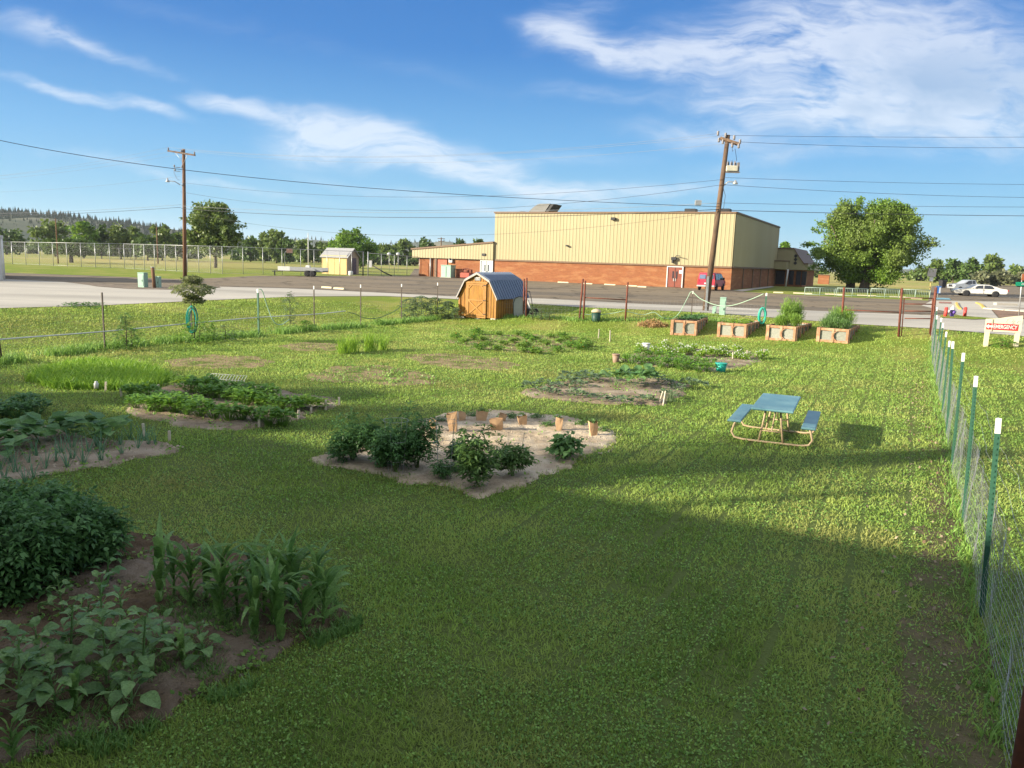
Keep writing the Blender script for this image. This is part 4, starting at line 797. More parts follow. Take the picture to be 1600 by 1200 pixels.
m_ = MB(); e_ = -u1*.01; m_.add([e_, u2*wd+e_, u2*wd+Vector((0, 0, hw_))+e_, u2*wd/2+Vector((0, 0, hr))+e_, Vector((0, 0, hw_))+e_], [(0, 1, 2, 3, 4)]); m_.build('gable_wall', m_ts, t)
m_ = MB(); 
for s in (0, 1):
    q0_ = (u2*(-.3) if s == 0 else u2*(wd+.3))+Vector((0, 0, hw_-.2)); q1_ = u2*wd/2+Vector((0, 0, hr+.05)); a_ = -u1*.35; b_ = u1*(ll+.3); m_.add([q0_+a_, q1_+a_, q1_+b_, q0_+b_, q0_+a_-Vector((0, 0, .12)), q1_+a_-Vector((0, 0, .12)), q1_+b_-Vector((0, 0, .12)), q0_+b_-Vector((0, 0, .12))], [(0, 1, 2, 3), (4, 7, 6, 5), (0, 4, 5, 1), (1, 5, 6, 2), (2, 6, 7, 3), (3, 7, 4, 0)])
m_.build('roof', mat('grey_shingle', (.33, .33, .33), (.24, .24, .25), scale=6, rough=.9, bump=.02), t)
m_ = MB(); c0 = u2*wd*.36-u1*.04; c1 = u2*wd*.76-u1*.04; m_.add([c0, c1, c1+Vector((0, 0, hw_*.88)), c0+Vector((0, 0, hw_*.88)), c0-u1*.04, c1-u1*.04, c1+Vector((0, 0, hw_*.88))-u1*.04, c0+Vector((0, 0, hw_*.88))-u1*.04], [(0, 1, 2, 3), (4, 5, 6, 7), (0, 4, 7, 3), (1, 5, 6, 2), (3, 7, 6, 2)]); m_.build('door', mat('purple_door', (.06, .02, .05), rough=.6), t)
m_ = MB(); [m_.box(u1*ll*f+Vector((0, 0, hw_/2))-u2*.015, (.06, .03, hw_*.98), rz=math.atan2(u1.y, u1.x)) for f in (.03, .27, .5, .74, .97)]; m_.build('batten', m_ys, t)
tag(MB().lathe([(.26, 0), (.3, .1), (.3, .5), (.26, .58), (0, .6)], G(548, 430.5, LOTZ), 14).build('white_drum', m_white), 'small white drum on the ground by the purple door', 'drum')
# trailer
tr0 = G(470, 432, LOTZ); t = thing('utility_trailer', 'flat tandem-axle trailer with white and grey side boards', 'trailer', tr0, R(-3))
sc_ = tr0.y/FPX; X = lambda px: (px-470)*sc_
MB().box((X(470), 1, .62), (X(505)-X(434), 2.0, .12)).build('deck', m_dk, t); MB().box((X(443.5), 0, .88), (X(453)-X(434), .08, .5)).build('side_board', m_white, t); MB().box((X(479), 0, .86), (X(505)-X(453.5), .07, .42)).build('side_board', m_galv, t); MB().box((X(470), 2, .86), (X(505)-X(434), .07, .42)).build('side_board', m_galv, t)
m_ = MB(); m_.tube([(X(434), .3, .55), (X(420), 1, .5)], .06, 6); m_.tube([(X(434), 1.7, .55), (X(420), 1, .5)], .06, 6); m_.box((X(424), 1, .3), (.12, .12, .6)); m_.build('tongue', m_dk, t)
m_tyre = mat('tyre_rubber', (.025, .025, .027), rough=.85); m_rim = mat('rim', (.45, .45, .46), rough=.35, metal=.6)
def wheel(parent, c, r, w_, ax=(0, 1, 0), name='wheel'):
    a = Vector(ax); wh = MB().lathe([(r*.55, -w_/2), (r*.93, -w_/2), (r, -w_*.3), (r, w_*.3), (r*.93, w_/2), (r*.55, w_/2)], c, 18, axis=ax).build(name, m_tyre, parent)
    MB().lathe([(0, w_*.28), (r*.2, w_*.36), (r*.3, w_*.25), (r*.55, w_*.42), (r*.6, w_*.42), (r*.6, -w_*.42), (r*.2, -w_*.36), (0, -w_*.3)], c, 14, axis=ax).build('rim', m_rim, wh); return wh
for px in (480.5, 489): wheel(t, (X(px), -.1, .36), .36, .22, (0, -1, 0)); wheel(t, (X(px)-.6, 2.1, .36), .36, .22, (0, -1, 0))
m_ = MB(); m_.prism([(X(476), .72), (X(477), .92), (X(481), 1.02), (X(489), 1.02), (X(493), .9), (X(494), .72)], (0, .28, 0), (0, -.25, 0)); m_.build('fender', m_galv, t)
MB().box((X(479), .6, 1.1), (.5, .5, .4), bev=.08).build('white_sack', m_white, t)
# hoop
hp = G(445, 421, LOTZ); t = thing('basketball_hoop', 'white basketball hoop pole with a faded orange backboard', 'basketball hoop', hp); hz_ = height_at(hp, 393)-LOTZ
MB().tube([(0, 0, 0), (0, 0, hz_-.3), (.2, -.05, hz_), (.7, -.1, hz_+.05)], .07, 8).build('pole', m_white, t); MB().box((.85, -.1, hz_+.15), (1.0, .06, .75), rz=R(25), bev=.02).build('backboard', mat('orange_board', (.5, .2, .12), (.6, .42, .35), scale=3), t); MB().tube([(.85+.2*math.cos(a*.7), -.35+.2*math.sin(a*.7), hz_-.1) for a in range(9)], .015, 5, closed=True).build('rim', m_redp, t)
# utility cabinets, bollard
def gbox(px, py0, py1, wpx, name, lab, m, z=LOTZ, cap=True, d_=.7):
    b_ = G(px, py0, z); h = height_at(b_, py1)-z; w_ = wpx/FPX*b_.y; t = thing(name, lab, 'utility box', b_, R(-20))
    MB().box((0, d_*w_/2, h/2), (w_, w_*d_, h), bev=.03).build('housing', m, t)
    if cap: MB().box((0, d_*w_/2, h+.02), (w_*1.06, w_*d_*1.06, .06), bev=.015).build('lid', m, t); MB().box((0, -.01, h*.5), (w_*.8, .02, h*.75)).build('door_panel', m, t); MB().box((w_*.25, -.025, h*.5), (.04, .02, .12)).build('latch', m_dk, t)
    return t
gbox(220.5, 449.5, 427, 12, 'utility_cabinet', 'pale green utility cabinet left of the short brown post', m_pg)
gbox(246, 450, 433, 7, 'utility_cabinet', 'smaller pale cabinet half hidden behind the short brown post', m_pg)
bb = G(241.5, 450.5, LOTZ); t = thing('wooden_bollard', 'short brown wooden post beside the utility cabinets', 'bollard', bb); MB().cyl((0, 0, -.1), (-.08, 0, height_at(bb, 418)-LOTZ), .12, .11, 10).build('post', m_pole, t); MB().cyl((-.08, 0, height_at(bb, 418)-LOTZ), (-.08, 0, height_at(bb, 417)-LOTZ), .115, n=10).build('cap', m_galv, t)
gbox(1127.5, 500, 466, 9, 'utility_pedestal', 'tall pale green pedestal right of the leaning pole', m_pg, .5, d_=.8); gbox(1115, 498, 480, 5.5, 'utility_pedestal', 'short pale green pedestal between leaning pole and tall pedestal', m_pg, .5, d_=.8)
# masts in the field
for px, pb, pt, r_, lab in ((91, 412, 341, .1, 'thin pole before the olive tree under the ridge'), (247, 412, 355, .13, 'weathered wooden pole before the half bare tree'), (482, 420, 364, .1, 'thin white mast behind the trailer'), (1355, 446, 434, .1, "x")):
    if lab == 'x': continue
    b_ = G(px, pb, LOTZ); o = MB().cyl((0, 0, 0), (0, 0, height_at(b_, pt)-LOTZ), r_, r_*.7, 8).build('field_mast', m_pole if px != 482 else m_white); o.location = b_; tag(o, lab, 'pole')
b_ = at_depth(689, 400, 200); t = thing('utility_pole', 'far off utility pole with double crossarm above the low wing', 'utility pole', (b_.x, b_.y, LOTZ)); zt = height_at(b_, 371)-LOTZ; MB().cyl((0, 0, 0), (0, 0, zt), .18, .14, 8).build('pole', m_brownpole, t); MB().box((0, 0, zt-.3), (1.9, .12, .14)).build('crossarm', m_brownpole, t); MB().box((0, 0, zt-1.0), (1.5, .12, .14)).build('crossarm', m_brownpole, t)
for i, px in enumerate((608, 622)):
    b_ = G(px, 424, LOTZ); z = height_at(b_, 397)-LOTZ; t = thing('satellite_dish', ['round pale dish on a mast, nearer the yellow shed', 'round pale dish on a mast, nearer the low wing'][i], 'satellite dish', b_); MB().cyl((0, 0, 0), (0, 0, z), .05, n=6).build('mast', m_galv, t); MB().lathe([(0, .09), (.2, .06), (.36, 0), (.34, -.02), (.2, .04), (0, .07)], (0, -.1, z), 16, axis=(0, -1, .2)).build('dish', m_galv, t)
# wheel stops
m_stop = mat('faded_yellow', (.6, .52, .32), (.5, .45, .33), scale=3, rough=.8)
stops = [(845,439.5,18),(880,442,18),(918,444,16),(953,445.5,18),(987,447.5,17),(1216,458,14),(1254,459.3,27),(1303,461,26),(1354,463,27),(1402,465,22),(1432,467.5,14),(511,450.5,10),(530,452.2,14),(1003,449,14)]
for i, (px, py, wp) in enumerate(stops):
    c_ = G(px, py, LOTZ); w_ = max(1.0, wp/FPX*c_.y); m_ = MB(); m_.prism([(-.1, 0), (.1, 0), (.07, .13), (-.07, .13)], (w_, 0, 0), (-w_/2, 0, 0), (0, 1, 0), (0, 0, 1)); o = m_.build('wheel_stop', m_stop)
    o.location = c_+Vector((0, 0, .01)); o.rotation_euler = (0, 0, math.atan2(FD.y, FD.x)+math.pi if i < 5 or i > 10 else R(-12)); tag(o, 'low faded yellow concrete wheel stop on the asphalt', 'wheel stop', 'wheel stops around the parking lot')
# low barred racks
def rack(p0, p1, lab, ty):
    a, b = G(*p0, LOTZ), G(*p1, LOTZ); t = thing('bike_rack', lab, 'bike rack', a, math.atan2((b-a).y, (b-a).x), 'low barred racks on the verge'); L_ = (b-a).length; h = height_at(a, ty)-LOTZ
    f = MB(); [f.cyl((x, 0, 0), (x, 0, h), .035, n=6) for x in (0, L_/2, L_)]; f.cyl((0, 0, h), (L_, 0, h), .035, n=6); f.cyl((0, 0, .12), (L_, 0, .12), .03, n=6); f.build('frame', m_rk, t)
    g_ = MB(); k = int(L_/.17); [g_.cyl((L_*i/k, 0, .12), (L_*i/k, 0, h), .012, n=4) for i in range(1, k)]; g_.build('bars', m_rk, t)
m_rk = mat('pale_green_rail', (.33, .42, .37), rough=.5)
rack((1257, 461.5), (1304, 462.8), 'low barred rack nearest the hall annex', 449); rack((1307, 463), (1355, 464.5), 'low barred rack in front of the giant tree trunks', 450); rack((1360, 464.5), (1404, 466), 'low barred rack right of the giant tree trunks', 451); rack((1407, 466), (1452, 467.5), 'low barred rack ending by the leaning sign post', 452)
# little brick shed, posts under the tree
t = thing('brick_hut', 'small square brick hut beyond the annex, left of the giant tree', 'hut', G(1286, 444, LOTZ), R(-25)); z = height_at(G(1286, 444, LOTZ), 430)-LOTZ; MB().box((0, 1, z/2), (2.0, 2.0, z)).build('wall', m_brick, t); MB().box((0, 1, z+.06), (2.2, 2.2, .12)).build('roof', m_trim, t)
t = thing('sign_board', 'blank pale notice sign on a leaning yellow post', 'sign', G(1452.5, 461, LOTZ)); b_ = G(1452.5, 461, LOTZ); tp = at_depth(1456, 421, b_.y)-b_
MB().cyl((0, 0, 0), tp, .06, n=6).build('post', mat('yellow_wood', (.6, .45, .18), rough=.8), t); MB().box(tp*.84+Vector((0, -.08, .12)), (1.05, .05, 1.0), M=Matrix.Rotation(R(4), 4, 'Y'), bev=.01).build('board', mat('aged_sign', (.5, .46, .42), (.42, .38, .36), scale=4, rough=.6), t); MB().box(tp*.62+Vector((0, -.08, 0)), (.45, .05, .5)).build('small_plate', m_white, t)
t = thing('parking_sign', 'small blue and white accessible parking sign by the rusty gate', 'sign', G(1464.5, 467, LOTZ)); b_ = G(1464.5, 467, LOTZ); z = height_at(b_, 446)-LOTZ; MB().cyl((0, 0, 0), (0, 0, z), .04, n=6).build('post', m_galv, t); MB().box((.0, -.06, z-.45), (.5, .03, .75)).build('blue_plate', mat('sign_blue', (.05, .16, .45), rough=.5), t); MB().box((.13, -.08, z-.5), (.16, .02, .6)).build('white_symbol', m_white, t)
t = thing('trash_bin', 'black wheeled trash bin at the end of the side street', 'trash bin', G(1472, 450, LOTZ), R(15)); z = height_at(G(1472, 450, LOTZ), 438.5)-LOTZ
m_blk = mat('black_plastic', (.03, .03, .035), rough=.5); m_ = MB(); m_.add([(-.4, -.4, .05), (.4, -.4, .05), (.4, .4, .05), (-.4, .4, .05), (-.52, -.5, z), (.52, -.5, z), (.52, .5, z), (-.52, .5, z)], [(0, 1, 2, 3), (4, 5, 6, 7), (0, 1, 5, 4), (1, 2, 6, 5), (2, 3, 7, 6), (3, 0, 4, 7)]); m_.build('body', m_blk, t); MB().box((0, 0, z+.05), (1.15, 1.1, .09), bev=.03).build('lid', m_blk, t)
# hydrant and guards
b_ = G(1487, 496, LOTZ-.02); t = thing('fire_hydrant', 'fire hydrant painted purple with a white top', 'hydrant', b_)
m_pur = mat('purple_paint', (.16, .09, .4), rough=.4); s = .95
MB().lathe([(.17, 0), (.17, .05), (.11, .06), (.11, .4), (.15, .41), (.15, .45)], (0, 0, 0), 16).build('barrel', m_pur, t); MB().lathe([(.14, .45), (.14, .5), (.11, .6), (.05, .67), (.03, .68), (.03, .74), (0, .74)], (0, 0, 0), 16).build('bonnet', m_white, t)
for ax in ((1, 0, 0), (-1, 0, 0)): MB().lathe([(.06, .08), (.06, .16), (.075, .17), (.075, .22), (0, .23)], (0, 0, .36), 10, axis=ax).build('outlet', m_white, t)
MB().lathe([(.08, .08), (.08, .17), (.095, .18), (.095, .23), (0, .24)], (0, 0, .32), 12, axis=(0, -1, 0)).build('outlet', m_pur, t)
for px, lab in ((1476.5, 'red steel guard post left of the purple hydrant'), (1507, 'red steel guard post right of the purple hydrant')):
    b_ = G(px, 496, LOTZ-.02); t = thing('guard_post', lab, 'bollard', b_); z = height_at(b_, 480.5)-LOTZ; MB().cyl((0, 0, 0), (.03 if px < 1500 else 0, 0, z), .1, n=14).build('post', mat('red_paint', (.5, .06, .05), rough=.5), t); MB().lathe([(.1, 0), (.07, .04), (0, .06)], (.03 if px < 1500 else 0, 0, z), 14).build('cap', mat('red_paint', ()), t)
m_yel = mat('kerb_yellow', (.55, .4, .1), rough=.7)
def kerb(pts, name, m, lab, w_=.2, h=.12):
    P = [G(x, y, LOTZ) for x, y in pts]; m_ = MB()
    for a, b in zip(P[:-1], P[1:]): d_ = (b-a).normalized(); nn = Vector((-d_.y, d_.x, 0))*w_/2; m_.add([a-nn, b-nn, b+nn, a+nn]+[q+Vector((0, 0, h)) for q in (a-nn*.8, b-nn*.8, b+nn*.8, a+nn*.8)], [(0, 1, 2, 3), (4, 5, 6, 7), (0, 1, 5, 4), (1, 2, 6, 5), (2, 3, 7, 6), (3, 0, 4, 7)])
    tag(m_.build(name, m), lab, None, None, 'structure')
kerb([(1494.5, 474), (1496, 479), (1500, 484)], 'kerb', m_yel, 'yellow painted kerb end'); kerb([(1500, 475.5), (1525, 475)], 'kerb', m_yel, 'faint yellow line', .12, .02); kerb([(1526, 474), (1533, 477), (1538, 483)], 'kerb', m_yel, 'yellow painted kerb corner', .25)
kerb([(1538, 483), (1570, 486), (1700, 494)], 'kerb', m_conc, 'pale concrete kerb', .25); kerb([(1480, 461.5), (1545, 463.5), (1700, 468)], 'kerb', m_conc, 'kerb behind the parked sedan', .2, .05)
o = MB().box((0, 0, .12), (1.9, .5, .24), bev=.03).build('concrete_block', m_conc); o.location = G(1571, 477.5, LOTZ); tag(o, 'flat pale concrete block lying right of the yellow kerb', 'concrete block')
# ================================================================ emergency sign, street sign
m_cs = mat('cream_sign', (.58, .53, .38), (.54, .49, .36), scale=2, rough=.6); m_rs = mat('red_sign', (.5, .03, .04), rough=.5)
sa, sb = gp(1537, 541), gp(1589.5, 541.5); W_ = (sb-sa).length; zb0 = (sa.z+sb.z)/2
t = thing('emergency_sign', 'cream board sign with a red EMERGENCY band on the lawn', 'sign', Vector((sa.x, sa.y, zb0)), math.atan2((sb-sa).y, (sb-sa).x))
zt1 = height_at(sa, 497.5)-zb0; zt2 = height_at(sb, 493)-zb0; zl1 = height_at(sa, 515.5)-zb0; zl2 = height_at(sb, 521)-zb0; zl_ = (zl1+zl2)/2
for x in (.06, W_-.06): MB().box((x, 0, zl_/2), (.16, .16, zl_+.3)).build('post', m_cs, t)
MB().prism([(-.04, zl_), (W_+.04, zl_), (W_+.04, zt2), (W_*.62, zt1+(zt2-zt1)*.55), (W_*.36, zt1+.03), (-.04, zt1-.02)], (0, .14, 0), (0, -.09, 0)).build('board', m_cs, t)
zr = zl_+(zt1-zl_)*.14; hr_ = (zt1-zl_)*.5; MB().box((W_*.46, -.1, zr+hr_/2), (W_*.94, .02, hr_)).build('red_band', m_rs, t)
def text(s, size, loc, m, parent, name='lettering', sx=1.0, bold=0.0, fit=None):
    cu = bpy.data.curves.new(name, 'FONT'); cu.body = s; cu.size = size; cu.extrude = .006; cu.offset = bold; cu.align_x = 'CENTER'; cu.align_y = 'CENTER'; cu.materials.append(m)
    tmp = bpy.data.objects.new(name, cu); C.objects.link(tmp); bpy.context.view_layer.update(); me_ = bpy.data.meshes.new_from_object(tmp.evaluated_get(bpy.context.evaluated_depsgraph_get())); bpy.data.objects.remove(tmp); bpy.data.curves.remove(cu); me_.name = name
    if fit: xs_ = [v.co.x for v in me_.vertices]; sx = fit/(max(xs_)-min(xs_))
    o = bpy.data.objects.new(name, me_); C.objects.link(o); o.location = loc; o.rotation_euler = (R(90), 0, 0); o.scale = (sx, 1, 1); adopt(o, parent); return o
text('EMERGENCY', hr_*.85, (W_*.55, -.12, zr+hr_*.48), m_white, t, 'lettering', 1, .004, W_*.7)
MB().prism([(-.13, 0), (-.02, .1), (-.02, .04), (.13, .04), (.13, -.04), (-.02, -.04), (-.02, -.1)], (0, -.015, 0), (W_*.08, -.11, zr+hr_/2)).build('arrow', m_white, t)
MB().box((W_*.155, -.115, (zl_+zt1)/2), (.035, .015, (zt1-zl_)*.95)).build('divider', mat('divider_grey', (.4, .36, .28)), t)  # shadow of a pole, painted onto the sign as a darker strip
m_let = mat('grey_lettering', (.42, .44, .46), rough=.6)
text('C C', .2, (W_*.84, -.1, zl_+(zt1-zl_)*.8), m_let, t); MB().tube([(W_*.67+.13*math.cos(a*.52), -.098, zl_+(zt1-zl_)*.86+.13*math.sin(a*.52)) for a in range(12)], .01, 4, closed=True).build('emblem_ring', m_let, t)
# street sign
b_ = G(1591.5, 496, LOTZ); t = thing('street_sign', 'street sign pole with green and brown name plates', 'street sign', b_); tp = at_depth(1597.5, 428, b_.y)-b_
MB().cyl((0, 0, 0), tp, .035, n=8).build('pole', m_galv, t); zq = height_at(b_+tp*.8, 444)-LOTZ; sx_ = tp.x*.8
g_ = MB().box((sx_+.05, -.06, zq), (.9, .02, .26), bev=.01).build('green_plate', mat('sign_green', (.01, .3, .16), rough=.4), t); text('AVE A', .17, (.08, -.075, zq), m_white, t)
MB().box((tp.x*.93+.25, -.06, height_at(b_+tp*.9, 433)-LOTZ), (.62, .02, .42), bev=.01).build('brown_plate', mat('sign_brown', (.38, .13, .05), rough=.5), t)
# ================================================================ vehicles
def vehicle(name, lab, cat, P, rz, prof, W, wheels, wr, paint, wins, belt, roofz, tumb=.16, extra=None, dark_lo=None):
    t = thing(name, lab, cat, P, rz)
    wz = lambda z: W/2-(0 if z < belt else tumb*(z-belt)/(roofz-belt))-(.05 if z < .45 else 0)
    m_ = MB(); n_ = len(prof); L_ = [Vector((x, -wz(z), z)) for x, z in prof]; Rr = [Vector((x, wz(z), z)) for x, z in prof]
    bm = bmesh.new(); vl = [bm.verts.new(v) for v in L_]; vr = [bm.verts.new(v) for v in Rr]; bm.faces.new(vl[::-1]); bm.faces.new(vr)
    for i in range(n_): j = (i+1) % n_; bm.faces.new((vl[i], vl[j], vr[j], vr[i]))
    bmesh.ops.bevel(bm, geom=[e for e in bm.edges if len(e.link_faces) == 2 and any(len(f.verts) > 4 for f in e.link_faces)], offset=.07, segments=3, affect='EDGES')
    bmesh.ops.recalc_face_normals(bm, faces=bm.faces); me = bpy.data.meshes.new('body'); bm.to_mesh(me); bm.free(); me.materials.append(paint); me.polygons.foreach_set('use_smooth', [len(p.vertices) < 5 and p.area < .4 for p in me.polygons]); o = bpy.data.objects.new('body', me); C.objects.link(o); adopt(o, t)
    for poly, wn_ in wins:
        for sg in (-1, 1):
            a = [Vector((x, sg*(wz(z)+.012), z)) for x, z in poly]; MB().add(a+[p-Vector((0, sg*.02, 0)) for p in a], [tuple(range(len(a)))]).build(wn_, m_glassd, t, fix=False)
    for x in wheels:
        for sg in (-1, 1):
            MB().lathe([(0, 0), (wr*1.16, 0), (wr*1.16, .03), (0, .03)], (x, sg*(W/2-.045), wr*1.02), 20, axis=(0, sg, 0)).build('wheel_arch', m_dk, t); wheel(t, (x, sg*(W/2-.08), wr), wr, .22, (0, sg, 0))
    return t
m_wc = mat('white_car_paint', (.7, .69, .64), rough=.25, spec=.5); m_sil = mat('silver_car_paint', (.42, .45, .48), rough=.25, metal=.3, spec=.5); m_rc = mat('red_car_paint', (.4, .03, .06), rough=.3, spec=.5)
w1, w2 = G(1516, 463.6, LOTZ), G(1557, 464, LOTZ); hd = R(-14); c_ = (w1+w2)/2; k_ = 1.1
t = vehicle('sedan', 'white four-door sedan parked side-on at the far right', 'car', (c_.x, c_.y+1, LOTZ+.02), hd, [(-2.5, .3), (-2.72, .42), (-2.74, .62), (-2.6, .78), (-2.1, .88), (-1.25, .95), (-.5, 1.38), (-.15, 1.44), (.6, 1.45), (1.0, 1.4), (1.75, 1.02), (2.45, .98), (2.62, .9), (2.66, .6), (2.6, .38), (2.4, .3)], 1.9,
  (-1.55, 1.4), .34, m_wc, [([(-.98, .97), (-.42, 1.33), (.12, 1.38), (.1, .97)], 'front_window'), ([(.18, .97), (.2, 1.38), (.68, 1.38), (1.0, 1.3), (1.25, 1.0), (1.1, .96)], 'rear_window')], .95, 1.45)
t.scale = (k_, 1, 1) if k_ < 1.15 else (1.1, 1, 1)
m_ = MB().add([(1.05, -.7, 1.395), (1.05, .7, 1.395), (1.72, .78, 1.06), (1.72, -.78, 1.06)], [(0, 1, 2, 3)]).build('rear_screen', m_glassd, t, fix=False); m_ = MB().add([(-.52, -.7, 1.4), (-.52, .7, 1.4), (-1.22, .78, .99), (-1.22, -.78, .99)], [(0, 1, 2, 3)]).build('windscreen', m_glassd, t, fix=False)
for sg in (-1, 1): MB().box((2.62, sg*.7, .8), (.12, .4, .2), bev=.02).build('tail_light', m_rs, t); MB().box((-2.66, sg*.7, .7), (.12, .4, .16), bev=.02).build('headlight', m_white, t); MB().box((-.75, sg*1.0, 1.02), (.18, .14, .12), bev=.03).build('mirror', m_wc, t); MB().box((.15, sg*.965, .82), (.16, .02, .04)).build('handle', m_dk, t); MB().box((.14, sg*.957, .66), (.02, .015, .58)).build('door_seam', m_dk, t)
pw = G(1497.6, 455.8, LOTZ); c_ = pw+Vector((math.cos(hd), math.sin(hd), 0))*1.75
t = vehicle('pickup_truck', 'silver pickup truck parked behind the white sedan', 'pickup', (c_.x, c_.y+1, LOTZ+.02), R(2), [(-2.55, .45), (-2.72, .5), (-2.75, .95), (-2.6, 1.12), (-1.35, 1.22), (-.6, 1.78), (-.2, 1.84), (.62, 1.84), (.72, 1.2), (2.75, 1.2), (2.78, .6), (2.6, .45)], 2.0,
  (-1.75, 1.75), .4, m_sil, [([(-1.12, 1.24), (-.52, 1.7), (-.02, 1.75), (-.02, 1.24)], 'front_window'), ([(.06, 1.24), (.06, 1.75), (.52, 1.74), (.56, 1.24)], 'rear_window')], 1.2, 1.84)
MB().box((1.75, 0, 1.205), (1.85, 1.7, .03)).build('bed', m_dk, t)
for sg in (-1, 1): MB().box((-2.72, sg*.72, .92), (.1, .4, .22), bev=.02).build('headlight', m_white, t); MB().box((-.9, sg*1.08, 1.3), (.16, .16, .2), bev=.03).build('mirror', m_dk, t); MB().box((2.76, sg*.85, .95), (.06, .2, .4)).build('tail_light', m_rs, t)
MB().box((-2.78, 0, .9), (.06, 1.0, .3)).build('grille', m_dk, t)
ra, rb = G(1088, 453.2, LOTZ), G(1117, 455.2, LOTZ); c_ = (ra+rb)/2+SD*2.6
t = vehicle('red_van', 'red van seen from behind, parked against the hall', 'van', (c_.x, c_.y, LOTZ+.02), math.atan2(-SD.y, -SD.x), [(-2.5, .4), (-2.7, .5), (-2.72, .95), (-2.5, 1.12), (-1.7, 1.22), (-1.0, 1.85), (-.6, 1.95), (2.35, 1.95), (2.5, 1.85), (2.6, 1.15), (2.62, .5), (2.5, .4)], 2.0,
  (-1.7, 1.6), .38, m_rc, [([(-1.45, 1.24), (-.85, 1.78), (-.3, 1.82), (-.3, 1.2)], 'front_window'), ([(-.2, 1.2), (-.2, 1.82), (.9, 1.84), (.9, 1.2)], 'side_window'), ([(1.0, 1.2), (1.0, 1.84), (2.1, 1.82), (2.25, 1.2)], 'rear_side_window')], 1.15, 1.95)
for s in (-.42, .42): MB().box((2.585, s, 1.5), (.05, .66, .46), M=Matrix.Rotation(R(-8), 4, 'Y'), bev=.01).build('rear_window', mat('window_blue', (.12, .16, .25), rough=.1, spec=.6), t)
MB().box((2.72, 0, .5), (.16, 1.95, .18), bev=.03).build('bumper', m_galv, t); MB().box((2.635, 0, 1.0), (.03, .04, 1.1)).build('door_seam', m_dk, t); MB().box((2.66, 0, .78), (.02, .34, .16)).build('number_plate', m_white, t)
for sg in (-1, 1): MB().box((2.62, sg*.87, 1.0), (.06, .16, .4)).build('tail_light', m_rs, t); MB().box((-.95, sg*1.12, 1.3), (.2, .22, .24), bev=.03).build('mirror', m_dk, t)
# white structure at the frame's left edge
wc = G(5, 437.5, LOTZ); hz_ = height_at(wc, 372)-LOTZ; t = thing('white_garage', 'white building whose corner shows past the driveway', 'building', wc, R(34)); MB().box((-5, 5, hz_/2), (10, 10, hz_)).build('wall', m_white, t); MB().box((-5.0, 5, hz_+.1), (10.4, 10.4, .22)).build('roof', m_galv, t); MB().box((-7, 6, hz_+1.6), (7, 6, 3)).build('upper_storey', m_white, t)
MB().cyl((.08, -.12, 0), (.08, -.12, hz_), .07, n=8).build('downpipe', m_white, t)

# ================================================================ garden shed
sf = gp(775, 500); sbk = gp(716.5, 496.5); fd = (sbk-sf); fd.z = 0; SW = fd.length; fd.normalize(); sd = Vector((-fd.y, fd.x, 0)); sd = sd if sd.y > 0 else -sd; sd = (sd*.6+SD*.4).normalized()
SLn = along(Vector((sf.x, sf.y, 0)), sd, 822, 1.0); zt_ = height_at(sf, 466.5)-sf.z; mf_ = (sf+sbk)/2; zp = height_at(mf_, 427.8)-mf_.z; zk = height_at(sf+fd*.42, 439.5)-sf.z
print('shed', SW, SLn, zt_, zk, zp)
t = thing('garden_shed', 'golden wooden barn-style shed with a blue metal roof', 'shed', (sf.x, sf.y, min(sf.z, sbk.z)), math.atan2(-fd.y, -fd.x))
ysgn = 1; sk = math.atan2(sd.y, sd.x)-(math.atan2(-fd.y, -fd.x)+math.pi/2); LV = Vector((math.cos(math.pi/2+sk), math.sin(math.pi/2+sk), 0))*SLn
m_wood = mat('golden_wood', (.36, .175, .018), (.2, .09, .01), scale=5, rough=.55, bump=.004, stretch=(3, 3, .4), c3=(.32, .14, .018), s3=3); m_wtrim = mat('wood_trim', (.38, .19, .045), (.3, .14, .03), scale=6, rough=.5); m_alm = mat('grey_trim', (.42, .38, .34), rough=.5)
z0_ = .1; prof = [(-SW, z0_), (0, z0_), (0, zt_), (-.42, zk), (-SW/2, zp), (-SW+.42, zk), (-SW, zt_)]
MB().prism(prof, LV).build('wall', m_wood, t)
m_ = MB(); k = 14
for i in range(k+1): x = -SW*i/k; zt2_ = min(zt_+(-x)*(zk-zt_)/.42 if -x < .42 else zp, zt_+(SW+x)*(zk-zt_)/.42 if SW+x < .42 else zp, zp-abs(x+SW/2)*(zp-zk)/(SW/2-.42)); m_.box((x, -.006, (z0_+zt2_)/2-.01), (.022, .018, zt2_-z0_-.05))
for i in range(1, 13): p = LV*i/13; m_.box((p.x+.006, p.y, (z0_+zt_)/2), (.02, .03, zt_-z0_-.02))
m_.build('board_groove', mat('groove', (.2, .09, .025)), t)
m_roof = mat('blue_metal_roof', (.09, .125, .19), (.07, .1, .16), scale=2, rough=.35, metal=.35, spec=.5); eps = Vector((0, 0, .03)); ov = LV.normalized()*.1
RP = [(.1, zt_-.04), (-.42, zk+.03), (-SW/2, zp+.05), (-SW+.42, zk+.03), (-SW-.1, zt_-.04)]
m_ = MB()
